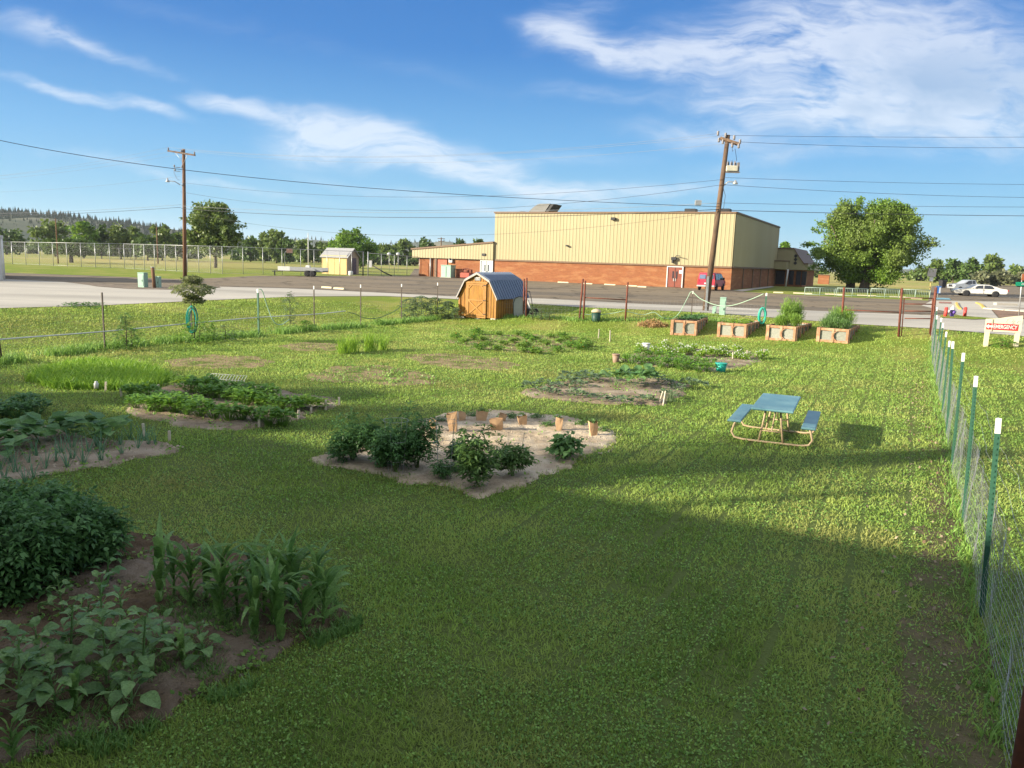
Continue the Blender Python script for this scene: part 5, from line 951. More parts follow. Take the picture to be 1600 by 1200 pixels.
for (a, b2), (c2, d2) in zip(RP[:-1], RP[1:]):
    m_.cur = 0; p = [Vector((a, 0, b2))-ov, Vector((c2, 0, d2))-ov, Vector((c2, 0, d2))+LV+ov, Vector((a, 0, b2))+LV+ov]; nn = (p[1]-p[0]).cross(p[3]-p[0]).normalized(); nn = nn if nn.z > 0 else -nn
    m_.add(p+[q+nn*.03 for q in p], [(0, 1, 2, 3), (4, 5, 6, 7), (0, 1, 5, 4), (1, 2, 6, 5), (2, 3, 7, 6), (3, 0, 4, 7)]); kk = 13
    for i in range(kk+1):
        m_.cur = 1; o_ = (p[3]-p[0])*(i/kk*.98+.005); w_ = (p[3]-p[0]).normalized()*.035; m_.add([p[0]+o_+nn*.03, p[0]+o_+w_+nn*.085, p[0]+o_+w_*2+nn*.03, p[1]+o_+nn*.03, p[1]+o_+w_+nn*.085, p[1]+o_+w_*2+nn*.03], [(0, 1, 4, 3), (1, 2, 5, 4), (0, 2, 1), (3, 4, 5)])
m_.build('roof', [m_roof, mat('roof_rib', (.18, .22, .29), (.14, .18, .25), rough=.3, metal=.3)], t)  # paler rib colour stands in for the light catching the ridges
m_ = MB()
for (a, b2), (c2, d2) in zip(RP[:-1], RP[1:]): m_.prism([(a, b2-.07), (c2, d2-.07), (c2, d2+.04), (a, b2+.04)], (0, -.05, 0), (-ov.x, -ov.y-.003, 0))
m_.build('roof_trim', m_alm, t)
for x in (-.045, -SW+.045): MB().box((x, -.025, (z0_+zt_)/2), (.09, .04, zt_-z0_-.02)).build('corner_trim', m_wtrim, t)
dw = SW*.46; dx0 = -SW*.52-.02; dh = zk-.1; dr = MB().box((dx0, -.03, (z0_+dh)/2+.03), (dw, .03, dh-z0_-.1)).build('door', m_wood, t)
m_ = MB(); 
for x in (dx0-dw/2-.04, dx0+dw/2+.04, ): m_.box((x, -.045, (z0_+dh)/2), (.08, .05, dh-z0_))
m_.box((dx0, -.045, dh+.02), (dw+.3, .05, .1)); m_.box((dx0, -.043, z0_+.02), (dw+.16, .05, .09)); m_.build('door_frame', m_wtrim, dr)
m_ = MB(); dzm = z0_+(dh-z0_)*.5
for z in (z0_+.13, dzm, dh-.1): m_.box((dx0, -.058, z), (dw*.98, .03, .08))
for x in (-1, 1): m_.box((dx0+x*(dw/2-.045), -.056, (z0_+dh)/2), (.08, .03, dh-z0_-.18))
def diag(a, b): d_ = Vector(b)-Vector(a); m_.box((Vector(a)+Vector(b))/2, (d_.length, .022, .07), M=Matrix.Rotation(-math.atan2(d_.z, d_.x), 4, 'Y'))
diag((dx0-dw/2+.08, -.06, z0_+.16), (dx0+dw/2-.08, -.06, dzm-.03)); diag((dx0-dw/2+.08, -.064, dzm-.03), (dx0+dw/2-.08, -.064, z0_+.16)); diag((dx0-dw/2+.05, -.06, dh-.35), (dx0-dw/2+.28, -.06, dh-.1)); diag((dx0+dw/2-.05, -.06, dh-.35), (dx0+dw/2-.28, -.06, dh-.1)); m_.build('door_brace', m_wtrim, dr)
m_ = MB(); [m_.box((dx0+dw/2, -.08, z), (.18, .02, .04)) for z in (z0_+.2, dzm, dh-.12)]; m_.build('hinge', m_dk, dr)
vt = MB().box((-SW/2, -.03, zk+.13), (.34, .04, .17)).build('gable_vent', m_galv, t); m_ = MB(); [m_.box((-SW/2-.12+.08*i, -.055, zk+.13), (.02, .015, .14)) for i in range(4)]; m_.build('vent_slot', m_dk, vt)
m_ = MB(); [m_.box((x, .15+LV.y*f, .03), (.3, .3, .14)) for x in (-.2, -SW/2, -SW+.2) for f in (0, .9)]; m_.build('foundation_block', m_conc, t)
# cart leaning against the shed
cp = gp(823, 495); t = thing('garden_cart', 'grey two-wheeled garden cart stood on end against the shed', 'cart', cp, R(-12))
m_tub = mat('grey_plastic', (.36, .37, .36), (.32, .33, .32), rough=.45)
m_ = MB(); a_ = R(78); rows = []
for z, w_, d_ in ((0, .3, .12), (.12, .38, .22), (.7, .42, .3), (.95, .38, .26), (1.05, .25, .16)): rows.append([(x-.42, y+.1, z) for x, y in ((-w_, 0), (w_*.75, 0), (w_*.9, d_), (-w_*.9, d_))])
vs = [q for r_ in rows for q in r_]; fs = [(0, 1, 2, 3), (16, 17, 18, 19)]+[(r_*4+j, r_*4+(j+1) % 4, r_*4+4+(j+1) % 4, r_*4+4+j) for r_ in range(4) for j in range(4)]; m_.add(vs, fs); m_.build('tub', m_tub, t)
m_ = MB(); m_.tube([(-.78, .08, .05), (-.8, .06, .7), (-.7, .06, 1.0), (-.45, .06, 1.1), (-.2, .06, 1.05)], .02, 6); m_.build('tub_rim', m_blk, t)
m_ = MB(); m_.tube([(.12, -.05, .2), (-.05, .0, .9), (-.2, .08, 1.4)], .022, 6); m_.tube([(.3, .25, .2), (.2, .25, .9), (.05, .3, 1.4)], .022, 6); m_.tube([(-.2, .08, 1.4), (.05, .3, 1.4)], .02, 6); m_.build('handle', m_blk, t); MB().box((.06, .1, .62), (.16, .06, .6), M=Matrix.Rotation(R(-14), 4, 'Y')).build('white_panel', m_white, t)
for c2 in ((.1, -.12, .24), (.38, .32, .24)): wheel(t, c2, .24, .1, (.35, -1, 0))

# ================================================================ raised beds
m_cedar = mat('cedar_board', (.4, .22, .12), (.27, .14, .08), scale=5, rough=.75, bump=.004, c3=(.45, .28, .17), s3=4); m_corr = mat('corrugated_steel', (.36, .36, .31), (.27, .28, .24), scale=14, rough=.5, metal=.35); m_potsoil = mat('potting_soil', (.06, .045, .03), rough=1, bump=.02)
BEDP = [(1048, 523.5, 1088, 525.0, 1115, 498.5), (1121, 526.5, 1165.5, 528.5, 1187.5, 502), (1197, 531, 1242.5, 533.5, 1262, 506), (1276, 533.8, 1325, 537, 1338.5, 511)]
BEDL = ['raised cedar bed with dark low leaves, nearest the leaning pole', 'raised cedar bed with low light green lettuce', 'raised cedar bed with tall feathery green ferns', 'raised cedar bed full of white-flecked bushy herbs']
RB = []
for i, (xa, ya, xb, yb, xc, yt) in enumerate(BEDP):
    a, b = gp(xa, ya), gp(xb, yb); u = b-a; u.z = 0; w_ = u.length; u.normalize(); s = Vector((-u.y, u.x, 0)); s = (s*.5+SD*.5).normalized(); h = height_at(a, (498.5, 502.5, 506.5, 510.5)[i]+1.2)-a.z; L_ = along(Vector((b.x, b.y, 0)), s, xc, b.z+h*.5); L_ = min(L_, 3.4)
    t = thing('raised_bed', BEDL[i], 'planter', a, math.atan2(u.y, u.x), 'raised cedar and metal beds'); y_ = L_; print('bed', w_, L_, h)
    m_ = MB(); m_.box((w_/2, .07, h/2), (w_-.1, .02, h-.08)); m_.box((w_/2, y_-.07, h/2), (w_-.1, .02, h-.08)); m_.box((.07, y_/2, h/2), (.02, y_-.1, h-.08)); m_.box((w_-.07, y_/2, h/2), (.02, y_-.1, h-.08))
    nr_ = 14
    for j in range(nr_): z = .08+(h-.16)*j/nr_; m_.box((w_/2, .055, z), (w_-.12, .02, .018)); m_.box((w_-.055, y_/2, z), (.02, y_-.12, .018))
    m_.build('metal_panel', m_corr, t)
    rl = MB()
    for z in (.06, h-.05): rl.box((w_/2, .02, z), (w_, .05, .11)); rl.box((w_/2, y_-.02, z), (w_, .05, .11)); rl.box((.02, y_/2, z), (.05, y_-.05, .11)); rl.box((w_-.02, y_/2, z), (.05, y_-.05, .11))
    rl.build('rail', m_cedar, t)
    for x in (.06, w_/2, w_-.06): MB().box((x, -.02, h/2), (.1, .04, h+.01)).build('post', m_cedar, t); MB().box((x, y_+.02, h/2), (.1, .04, h+.01)).build('post', m_cedar, t)
    for j in range(5):
        for x in (-.02, w_+.02): MB().box((x, .06+(y_-.12)*j/4, h/2), (.04, .1, h+.01)).build('post', m_cedar, t)
    m_ = MB(); m_.tube([(w_/2+.02, -.03, h*.8), (w_/2-.0, -.05, h*.6), (w_/2+.06, -.05, h*.4)], .012, 5)
    q = [(w_/2+.05, -.03, .16), (w_/2+.1, -.03, .12), (w_/2+.14, -.03, h-.24), (w_/2+.2, -.03, h-.14)]; m_.box((w_/2+.09, -.02, h-.16), (.14, .02, .03), M=Matrix.Rotation(R(-45), 4, 'Y')); m_.box((w_/2+.09, -.02, .16), (.14, .02, .03), M=Matrix.Rotation(R(45), 4, 'Y')); m_.build('corner_brace', m_cedar, t)
    MB().box((w_/2, y_/2, h-.12), (w_-.16, y_-.16, .04)).build('soil_fill', m_potsoil, t); RB.append((a, u, s, w_, L_, h, t))

# ================================================================ wire fences
m_gp = mat('green_post', (.035, .11, .07), (.03, .09, .055), scale=20, rough=.5); m_wp = mat('white_tip', (.72, .72, .68), rough=.5); m_dp = mat('brown_tpost', (.07, .055, .045), rough=.7); m_fw = mat('fence_wire', (.42, .44, .44), (.36, .37, .37), scale=5, rough=.4, metal=.5)
def tpost(parent, p, h, m, tip=True, lean=(0, 0), s=1.0, studs=False):
    top = Vector((lean[0], lean[1], h)); q = MB(); zt = .8 if False else 1
    M_ = Matrix.Translation(p) @ Vector((0, 0, 1)).rotation_difference(top.normalized()).to_matrix().to_4x4() @ Matrix.Rotation(math.atan2(SD.y, SD.x)+math.pi/2, 4, 'Z')
    hh = h-.14 if tip else h; q.box((0, 0, 0), (.001, .001, .001)); q.v.clear(); q.f.clear(); q.m.clear(); q.sm.clear()
    def bx(c, sz): q.box((M_ @ Matrix.Translation(c)).translation, sz, M=M_.to_3x3().to_4x4())
    bx(Vector((0, .004, hh/2-.1)), (.042*s, .006, hh+.2)); bx(Vector((0, -.018*s, hh/2-.1)), (.006, .034*s, hh+.2))
    if studs:
        for k in range(int(hh/.055)): bx(Vector((0, .011, .05+k*.055)), (.012, .008, .018))
    o = q.build('post', m, parent, fix=False)
    if tip:
        q = MB(); c0 = Vector((0, .004, hh+.072))
        q.box((M_ @ Matrix.Translation(c0)).translation, (.044*s, .009, .15), M=M_.to_3x3().to_4x4()); c0 = Vector((0, -.018*s, hh+.07)); q.box((M_ @ Matrix.Translation(c0)).translation, (.009, .036*s, .15), M=M_.to_3x3().to_4x4()); q.build('tip', m_wp, o, fix=False)
    return o
def wirenet(parent, path, z0, zs, dv_, r_, wob=.0, name='wire_mesh', tops=None):
    m_ = MB(); tot_ = 0
    for a, b in zip(path[:-1], path[1:]):
        L_ = (b-a).length; n_ = max(2, int(L_/dv_)); u = (b-a)/L_; nn = Vector((-u.y, u.x, 0))
        seg = max(1, int(L_/.4))
        off = lambda s_, z: nn*wob*(math.sin(s_*2.1+z*3)+.6*math.sin(s_*5.3+z*1.7+1)+.5*math.sin(s_*9+z*7))
        pt = lambda s_, z: a+u*s_+off(tot_+s_, z)+Vector((0, 0, z))
        for z in zs:
            for k in range(seg):
                p0, p1 = pt(L_*k/seg, z), pt(L_*(k+1)/seg, z); w_ = Vector((0, 0, r_)); w2_ = nn*r_
                m_.quad(p0-w_, p1-w_, p1+w_, p0+w_); m_.quad(p0-w2_, p1-w2_, p1+w2_, p0+w2_)
        hs_ = [z for z in zs if z <= z0]
        for k in range(n_):
            s_ = L_*k/n_; q = [pt(s_, z) for z in (hs_[0], hs_[len(hs_)//3], hs_[2*len(hs_)//3], hs_[-1])]
            for p0, p1 in zip(q[:-1], q[1:]): m_.quad(p0-u*r_, p1-u*r_, p1+u*r_, p0+u*r_); m_.quad(p0-nn*r_, p1-nn*r_, p1+nn*r_, p0+nn*r_)
        tot_ += L_
    return m_.build(name, m_fw, parent, fix=False)
# the long fence along the lawn's right side
rp = [((1533, 968), (1560, 657)), ((1505, 815), (1524, 597)), ((1487, 730), (1505, 556)), ((1479, 680), (1489, 534))]
RF = [gp(*a) for a, b in rp]; u = (FENCE_B-FENCE_A); u.z = 0; u.normalize(); q = RF[-1].copy(); Lr = (Vector((FENCE_B.x, FENCE_B.y, 0))-Vector((q.x, q.y, 0))).length; nn_ = round(Lr/3.05)
t = thing('wire_fence', 'long wire fence on green white-tipped posts, running from near to gate', 'fence', (RF[0].x, RF[0].y, 0)); o0 = t.location.copy()
for i, ((a, b), p) in enumerate(zip(rp, RF)):
    h = height_at(p, b[1])-p.z; tx = at_depth(b[0], b[1], p.y); tpost(t, p-o0, min(h, 2.05), m_gp, True, (max(-.15, min(.15, tx.x-p.x)), 0), 1.15, i < 3); print('post', h)
path = [RF[0]-u*3.4]+RF
for k in range(1, nn_+1):
    p = q+(FENCE_B-q)*(k/nn_); p.z = th(p.x, p.y); path.append(p)
    if k < nn_: tpost(t, p-o0, 1.85+.06*math.sin(k*5), m_gp, True, (random.uniform(-.06, .06), 0), 1.05)
wirenet(t, [Vector((p.x-o0.x, p.y-o0.y, th(p.x, p.y))) for p in path], 1.2, [.03+.075*i for i in range(16)]+[1.22, 1.45, 1.7], .085, .0014, .022)
rpp = G(1577, 1300); o = MB().cyl((0, 0, -.3), (.02, 0, 2.2), .045, n=14).build('corner_post', m_rust, None); o.location = (rpp.x, rpp.y, 0); tag(o, 'rusty round pipe post where the long wire fence starts', 'post')
# garden fence along the left and back
lf = [((-160, 595), (-160, 470)), ((0, 568), (0, 500)), ((163.5, 545), (160, 457)), ((300, 532), (299, 468)), ((404, 525.5), (402.5, 452)), ((491, 515.5), (491, 447)), ((563.5, 511), (563, 445)), ((627, 504.5), (627.5, 444)), ((683, 498), (681, 442))]
LFp = [gp(*a) for a, b in lf]; t = thing('garden_fence', 'thin wire garden fence on slim posts along the left side', 'fence', (LFp[0].x, LFp[0].y, 0)); o0 = t.location.copy()
for i, ((a, b), p) in enumerate(zip(lf, LFp)):
    h = height_at(p, b[1])-p.z; q = p-o0
    if i == 1: MB().cyl(q, q+Vector((-.1, 0, h)), .09, .08, 10).build('end_post', m_brownpole, t)
    else: tpost(t, q, h, m_gp if i == 4 else m_dp, i > 3, (0, 0), 1.2 if i != 4 else 2.0)
wirenet(t, [Vector((p.x-o0.x, p.y-o0.y, th(p.x, p.y))) for p in LFp], 1.2, [.05, .15, .25, .38, .52, .68, .85, 1.02, 1.2], .16, .0016, .01)
bk = [((760, 494), (760, 455)), ((905, 501), (911, 435.5)), ((912, 501), (914, 439)), ((977, 501.5), (981, 441)), ((1080, 497), (1081, 455)), ((1193.5, 509), (1193, 458))]
BKp = [gp(*a) for a, b in bk]; t = thing('garden_fence', 'back wire fence between the shed and the raised beds', 'fence', (BKp[0].x, BKp[0].y, 0)); o0 = t.location.copy()
tpost(t, BKp[4]-o0, height_at(BKp[4], 455)-BKp[4].z, m_dp, True, (0, 0), 1.1); tpost(t, BKp[5]-o0, height_at(BKp[5], 458)-BKp[5].z, m_gp, True, (0, 0), 1.8)
wirenet(t, [Vector((p.x-o0.x, p.y-o0.y, th(p.x, p.y))) for p in BKp], 1.0, [.05, .2, .35, .55, .75, 1.0], .2, .0016, .01)
def pipe_post(px0, px1, par, o0, r_=.05, name='post'):
    p = gp(*px0); tp_ = at_depth(px1[0], px1[1], p.y); MB().cyl(p-o0-Vector((0, 0, .1)), tp_-o0, r_, n=10).build(name, m_rust, par); return p, tp_
gA = gp(912, 501); t = thing('pipe_gate', 'rusty pipe uprights and rail between shed and trash can', 'gate', gA); o0 = t.location.copy()
pipe_post((905, 500), (911, 435.5), t, o0); p1, _ = pipe_post((911.5, 501), (914.5, 438.5), t, o0); p2, _ = pipe_post((977, 501.5), (981, 441), t, o0)
MB().cyl(at_depth(914, 465, p1.y)-o0, at_depth(979, 468.5, p2.y)-o0, .028, n=8).build('rail', m_rust, t)
gA = gp(820, 497); t = thing('pipe_gate', 'pair of rusty uprights right behind the shed', 'gate', gA); o0 = t.location.copy(); pipe_post((818, 495), (819, 435.5), t, o0, .045); pipe_post((822, 496), (823, 434), t, o0, .05)
gA = gp(1407, 526); t = thing('pipe_gate', 'rusty pipe gate with four rails beside the long wire fence', 'gate', gA); o0 = t.location.copy()
p1, _ = pipe_post((1404, 526), (1409.5, 450), t, o0, .05); p2, _ = pipe_post((1455, 526), (1462.5, 449), t, o0, .06); p0, _ = pipe_post((1314, 521), (1319, 449), t, o0, .05)
m_ = MB(); dD = p1.y
for y_ in (466, 475.5, 486.5, 498): m_.cyl(at_depth(1413.5, y_-.6, dD)-o0, at_depth(1457.5, y_, p2.y)-o0, .024, n=8)
m_.cyl(at_depth(1413, 465.5, dD)-o0, at_depth(1408.5, 525, dD)-o0, .024, n=8); m_.cyl(at_depth(1457.5, 466, p2.y)-o0, at_depth(1452.5, 522, p2.y)-o0, .024, n=8); m_.build('gate_leaf', m_rust, t)
MB().cyl(at_depth(1318, 484, p0.y)-o0, at_depth(1406, 488, p1.y)-o0, .024, n=8).build('rail', m_rust, t)
# ================================================================ hoses
m_teal = mat('teal_hose', (.02, .35, .28), (.02, .28, .24), rough=.4); m_pgh = mat('pale_hose', (.38, .55, .4), rough=.45); m_whp = mat('white_pipe', (.6, .6, .58), rough=.4)
def hose(ptspx, r_, m, name, lab, cat='hose', dz=0):
    P = []
    for x, y, base in ptspx:
        b_ = gp(x, base) if base else gp(x, y); P.append(at_depth(x, y, b_.y))
    o0 = P[0].copy(); q = []
    for i in range(len(P)-1):
        a, b, c_, d_ = P[max(0, i-1)], P[i], P[i+1], P[min(len(P)-1, i+2)]
        for k in range(6): s = k/6; q.append(.5*((2*b)+(c_-a)*s+(2*a-5*b+4*c_-d_)*s*s+(3*b-a-3*c_+d_)*s**3)-o0)
    q.append(P[-1]-o0); o = MB().tube(q, r_, 6).build(name, m); o.location = o0; tag(o, lab, cat); return o
hose([(-60, 538, 575), (0, 530.5, 568), (163, 518, 545), (300, 505, 532), (404, 496, 525), (491, 491, 515), (540, 486, 512)], .022, m_whp, 'white_pipe', 'long white plastic pipe strapped along the left fence', 'pipe')
hose([(404, 452, 525), (410, 455, 525), (418, 480, 524), (428, 503, 524), (440, 507, 522), (452, 499, 520)], .02, m_pgh, 'garden_hose', 'dark green hose looping down from the thick green post')
hose([(545, 488, 513), (556, 491, 512), (570, 497, 511), (590, 497, 509), (615, 487, 506), (627, 478, 504)], .016, m_gp, 'garden_hose', 'thin green hose sagging between slim posts left of the shed')
hose([(906, 490, 500), (930, 492, 500), (960, 489, 501), (975, 486, 501), (990, 489, 500), (1005, 492, 500), (1022, 488, 500), (1035, 496, 500), (1050, 498, 499), (1062, 488, 498), (1074, 466, 497), (1081, 456, 497), (1095, 467, 498), (1120, 477, 500), (1145, 477, 503), (1175, 467, 507), (1193, 459, 509)], .018, m_pgh, 'garden_hose', 'pale green hose draped along the back fence posts')
def coil(px, pyb, y0, y1, wpx, lab, m):
    b_ = gp(px, pyb)-Vector((0, .08, 0)); c_ = at_depth(px, (y0+y1)/2, b_.y); hh = (y1-y0)/2/FPX*b_.y; ww = wpx/2/FPX*b_.y; q = []
    for i in range(90): a = i*.42; f = 1-.15*math.sin(i*.37); k7 = i//15; f = (.72, 1, .82, .95, .66, .9)[k7]; q.append(Vector((math.cos(a)*ww*f+(.04, 0, -.05, .03, .02, -.02)[k7], -.05-.02*k7, math.sin(a)*hh*(1-(1-f)*.5)-(1-f)*hh*.3)))
    o = MB().tube(q, .016, 6).build('hose_coil', m); o.location = c_; tag(o, lab, 'hose')
coil(302, 533, 477, 520, 17, 'teal hose coiled on the fence post under the small tree', m_teal); coil(1190, 510, 480, 506, 12, 'teal hose coiled on the post between raised beds', mat('teal_hose_light', (.05, .5, .36), rough=.4))
# trash can
b_ = gp(931, 502); t = thing('trash_can', 'dark green trash can with a tan domed lid', 'trash can', b_); h = (height_at(b_, 488)-b_.z); rw = 7.3/FPX*b_.y
MB().lathe([(rw*.82, 0), (rw*.84, .02), (rw, h)], (0, 0, 0), 18).build('body', mat('dark_green_can', (.02, .06, .045), rough=.5), t); MB().lathe([(rw*1.08, h), (rw*1.1, h+.05), (rw*.9, h+.12), (rw*.3, h+.19), (0, h+.2)], (0, 0, 0), 18).build('lid', mat('tan_lid', (.5, .4, .27), rough=.6), t)

# ================================================================ picnic table
cn = [G(1175.5, 636.5, .74), G(1237, 644, .74), G(1252, 619, .74), G(1191.5, 614.5, .74)]
ctr = sum(cn, Vector())/4; ux = ((cn[1]-cn[0])+(cn[2]-cn[3])); ux.z = 0; TW = ux.length/2; ux.normalize(); TL = ((cn[3]-cn[0]).length+(cn[2]-cn[1]).length)/2; uy = (cn[3]-cn[0])+(cn[2]-cn[1]); uy.z = 0; uy.normalize(); print('table', TW, TL, ctr, ux, uy, ux.dot(uy))
t = thing('picnic_table', 'blue-green picnic table with two benches on tan bent pipes', 'picnic table', (ctr.x, ctr.y, 0), math.atan2(uy.y, uy.x)-math.pi/2)
m_tt = mat('teal_table', (.085, .2, .225), (.07, .17, .2), scale=3, rough=.35, spec=.5, c3=(.13, .26, .27), s3=1.2); m_tan2 = mat('tan_pipe', (.5, .38, .24), (.4, .29, .18), scale=9, rough=.5)
tw_, tl_ = .78, min(2.2, max(1.6, TL))
MB().box((0, 0, .72), (tw_, tl_, .045), bev=.015).build('tabletop', m_tt, t)
for sg in (-1, 1): MB().box((sg*.68, 0, .44), (.26, tl_, .045), bev=.015).build('bench', m_tt, t)
for sy in (-1, 1):
    y = sy*tl_*.33; bow = .04
    MB().tube([(-.68, y, .42), (-.72, y, .3), (-.76, y, .16), (-.7, y, .06), (-.55, y, .03), (0, y, .025), (.55, y, .03), (.7, y, .06), (.76, y, .16), (.72, y, .3), (.68, y, .42)], .022, 8).build('bench_frame', m_tan2, t)
    for sx in (-.17, .17): MB().tube([(sx*1.35, y, .03), (sx, y, .4), (sx*.8, y, .7)], .02, 8).build('leg', m_tan2, t)
m_ = MB(); m_.tube([(0, -tl_*.33, .25), (0, 0, .66)], .014, 6); m_.tube([(0, tl_*.33, .25), (0, 0, .66)], .014, 6); [m_.tube([(-.2, s*tl_*.33, .25), (.2, s*tl_*.33, .25)], .014, 6) for s in (-1, 1)]; m_.build('cross_brace', m_tan2, t)
# ================================================================ garden plants
PM = {'tomato': leafmat('tomato_leaf', (.045, .12, .035), (.12, .26, .07), .3), 'pepper': leafmat('pepper_leaf', (.07, .15, .04), (.15, .26, .07), .35), 'corn': leafmat('corn_leaf', (.09, .2, .045), (.21, .36, .1), .4, rough=.4, vein=.002),
      'sun': leafmat('sunflower_leaf', (.1, .2, .06), (.2, .33, .11), .3, rough=.45, vein=.004), 'squash': leafmat('squash_leaf', (.08, .19, .055), (.19, .34, .11), .35, vein=.006), 'bean': leafmat('bean_leaf', (.08, .19, .025), (.19, .36, .05), .35),
      'onion': leafmat('onion_leaf', (.08, .19, .1), (.15, .29, .16), .2), 'lettuce': leafmat('lettuce_leaf', (.16, .3, .03), (.3, .46, .06), .4), 'fern': leafmat('fern_leaf', (.1, .2, .03), (.24, .38, .06), .35),
      'shrub': leafmat('shrub_leaf', (.08, .14, .06), (.17, .24, .12), .3), 'weed': m_weed, 'stem': mat('green_stem', (.12, .2, .06), rough=.6), 'petal_w': leafmat('white_petal', (.6, .6, .55), (.8, .8, .75), .3), 'petal_o': leafmat('orange_petal', (.6, .15, .02), (.75, .35, .03), .3),
      'straw': leafmat('straw', (.3, .17, .07), (.5, .33, .16), .1)}
def sprays(Cn, Dn, ln, k, ls, asp=.5):
    """compound leaves: k leaflets set along each twig"""
    out_ = []; n_ = len(Cn); up = np.array([0, 0, 1.0]); side = unit(np.cross(Dn, up)+1e-4*RNG.normal(size=(n_, 3)))
    for j in range(k):
        t = (j//2+1)/(k//2+1); sg = 1 if j % 2 else -1; last = j == k-1
        p = Cn+Dn*ln*t; p = p+np.array([0, 0, -1])*ln*.35*t*t; d_ = unit(Dn*(.55 if not last else 1)+side*(sg*.85 if not last else 0)+np.array([0, 0, -.25])+.25*RNG.normal(size=(n_, 3)))
        s_ = unit(np.cross(d_, up+.4*RNG.normal(size=(n_, 3)))); nn = np.cross(s_, d_); L = ls*(.7+.6*RNG.random((n_, 1)))
        out_.append(np.stack([p, p+d_*L*.45+s_*L*asp*.5+nn*L*.1, p+d_*L-up*L*.15, p+d_*L*.45-s_*L*asp*.5+nn*L*.1], 1))
    return np.concatenate(out_)
def bush(name, lab, cat, r, h, n, ln, k, ls, m, group=None, asp=.5, low=.12, lumps=5, stems=7, flowers=None, nf=0, shoots=0):
    t = thing(name, lab, cat, (0, 0, 0), 0, group); a = RNG.random(lumps)*6.28; lc = np.stack([np.cos(a)*r*.5, np.sin(a)*r*.5, h*(.35+.45*RNG.random(lumps))], 1); lc[0] = (0, 0, h*.62)
    w_ = RNG.integers(0, lumps, n); q = unit(RNG.normal(size=(n, 3)))*(RNG.random((n, 1))**.4)*np.array([r*.62, r*.62, h*.36]); P = lc[w_]+q; P[:, 2] = np.clip(P[:, 2], h*low*RNG.random(n)+.02, h)
    D_ = unit(q/np.array([r*.62, r*.62, h*.36])+.5*RNG.normal(size=(n, 3))); D_[:, 2] = np.abs(D_[:, 2])*.4-.05; D_ = unit(D_)
    np_parts = [sprays(P-D_*ln*.5, D_, ln, k, ls, asp)]
    if shoots:
        for i in range(shoots):
            a_ = random.random()*6.28; rr_ = r*random.uniform(.2, .95); z_ = h*random.uniform(.75, 1.12); c_ = np.array([math.cos(a_)*rr_, math.sin(a_)*rr_, z_*(1-.4*(rr_/r)**2)]); k9 = 5
            Pc = c_+np.array([math.cos(a_)*.3, math.sin(a_)*.3, 1.0])*np.linspace(0, .2, k9)[:, None]; Dd = unit(RNG.normal(size=(k9, 3))+[math.cos(a_), math.sin(a_), .1]); np_parts.append(sprays(Pc, Dd, ln, k, ls, asp))
    np_mesh('foliage', np.concatenate(np_parts), 4, m, None, t)
    s = MB()
    for i in range(stems): b_ = lc[i % lumps]; s.tube([(random.uniform(-.03, .03), random.uniform(-.03, .03), -.02), (b_[0]*.4, b_[1]*.4, b_[2]*.55), (b_[0], b_[1], b_[2])], .009*max(1, r*1.5), 5, .003)
    s.build('stem', PM['stem'], t, fix=False)
    if flowers is not None:
        w_ = RNG.integers(0, n, nf); F_ = P[w_]*np.array([1.05, 1.05, 1.0])+np.array([0, 0, .03]); F_ = np.repeat(F_, 3, 0)+RNG.normal(size=(nf*3, 3))*.006; np_mesh('blossoms', leaf_quads(F_, .035, up=.5, asp=.9), 4, flowers, None, t)
    return t
def put(t, px, py, s=1.0, rz=None, lab=None):
    p = gp(px, py); t.location = (p.x, p.y, p.z+.01); t.rotation_euler = (0, 0, random.random()*6.28 if rz is None else rz); t.scale = (s, s, s)
    if lab: t['label'] = lab
    return t
# tomatoes of the centre bed
for i, (px, py, r_, h_, lab) in enumerate(((552, 722, .36, .66, 'dark tomato bush at the near left tip of the centre bed'), (592, 728, .3, .62, 'dark tomato bush, second from the near left tip of the centre bed'), (618, 740, .34, .68, 'bulky dark tomato bush spilling forward over the centre bed'), (652, 734, .38, .85, 'tallest dark tomato bush, beside the empty wire cage'))):
    put(bush('tomato_plant', lab, 'tomato plant', r_, h_, 520, .13, 7, .055, PM['tomato'], 'tomato plants in the centre bed', shoots=14), px, py)
put(bush('tomato_plant', 'small weak tomato plant inside the tall wire cage', 'tomato plant', .2, .32, 160, .11, 7, .04, PM['tomato']), 693, 752)
tp_ = bush('pepper_plant', 'bright upright pepper plant in the middle of the centre bed', 'pepper plant', .33, .78, 330, .12, 5, .085, PM['pepper'], asp=.38, low=.5, shoots=8); put(tp_, 744, 760)
put(bush('pepper_plant', 'round drooping pepper plant right of the upright one', 'pepper plant', .3, .5, 260, .12, 5, .085, PM['pepper'], asp=.38), 800, 748); put(bush('pepper_plant', 'dark leafy plant left of the drooping pepper plant', 'pepper plant', .26, .5, 200, .12, 5, .07, PM['tomato'], asp=.4), 722, 735)
put(bush('squash_plant', 'low blue-green plant alone on the pale soil right of the peppers', 'squash plant', .24, .42, 130, .12, 3, .12, PM['squash'], asp=.7), 883, 718)
for i, (px, py) in enumerate(((690, 660), (735, 652), (840, 655), (905, 665), (945, 678), (860, 668), (800, 655))): put(bush('bean_plant', 'tiny seedling clump on the far rim of the centre bed', 'seedling', .16, .14, 45, .08, 3, .05, PM['pepper'], 'seedlings along the far rim of the centre bed', asp=.6, stems=3), px, py)
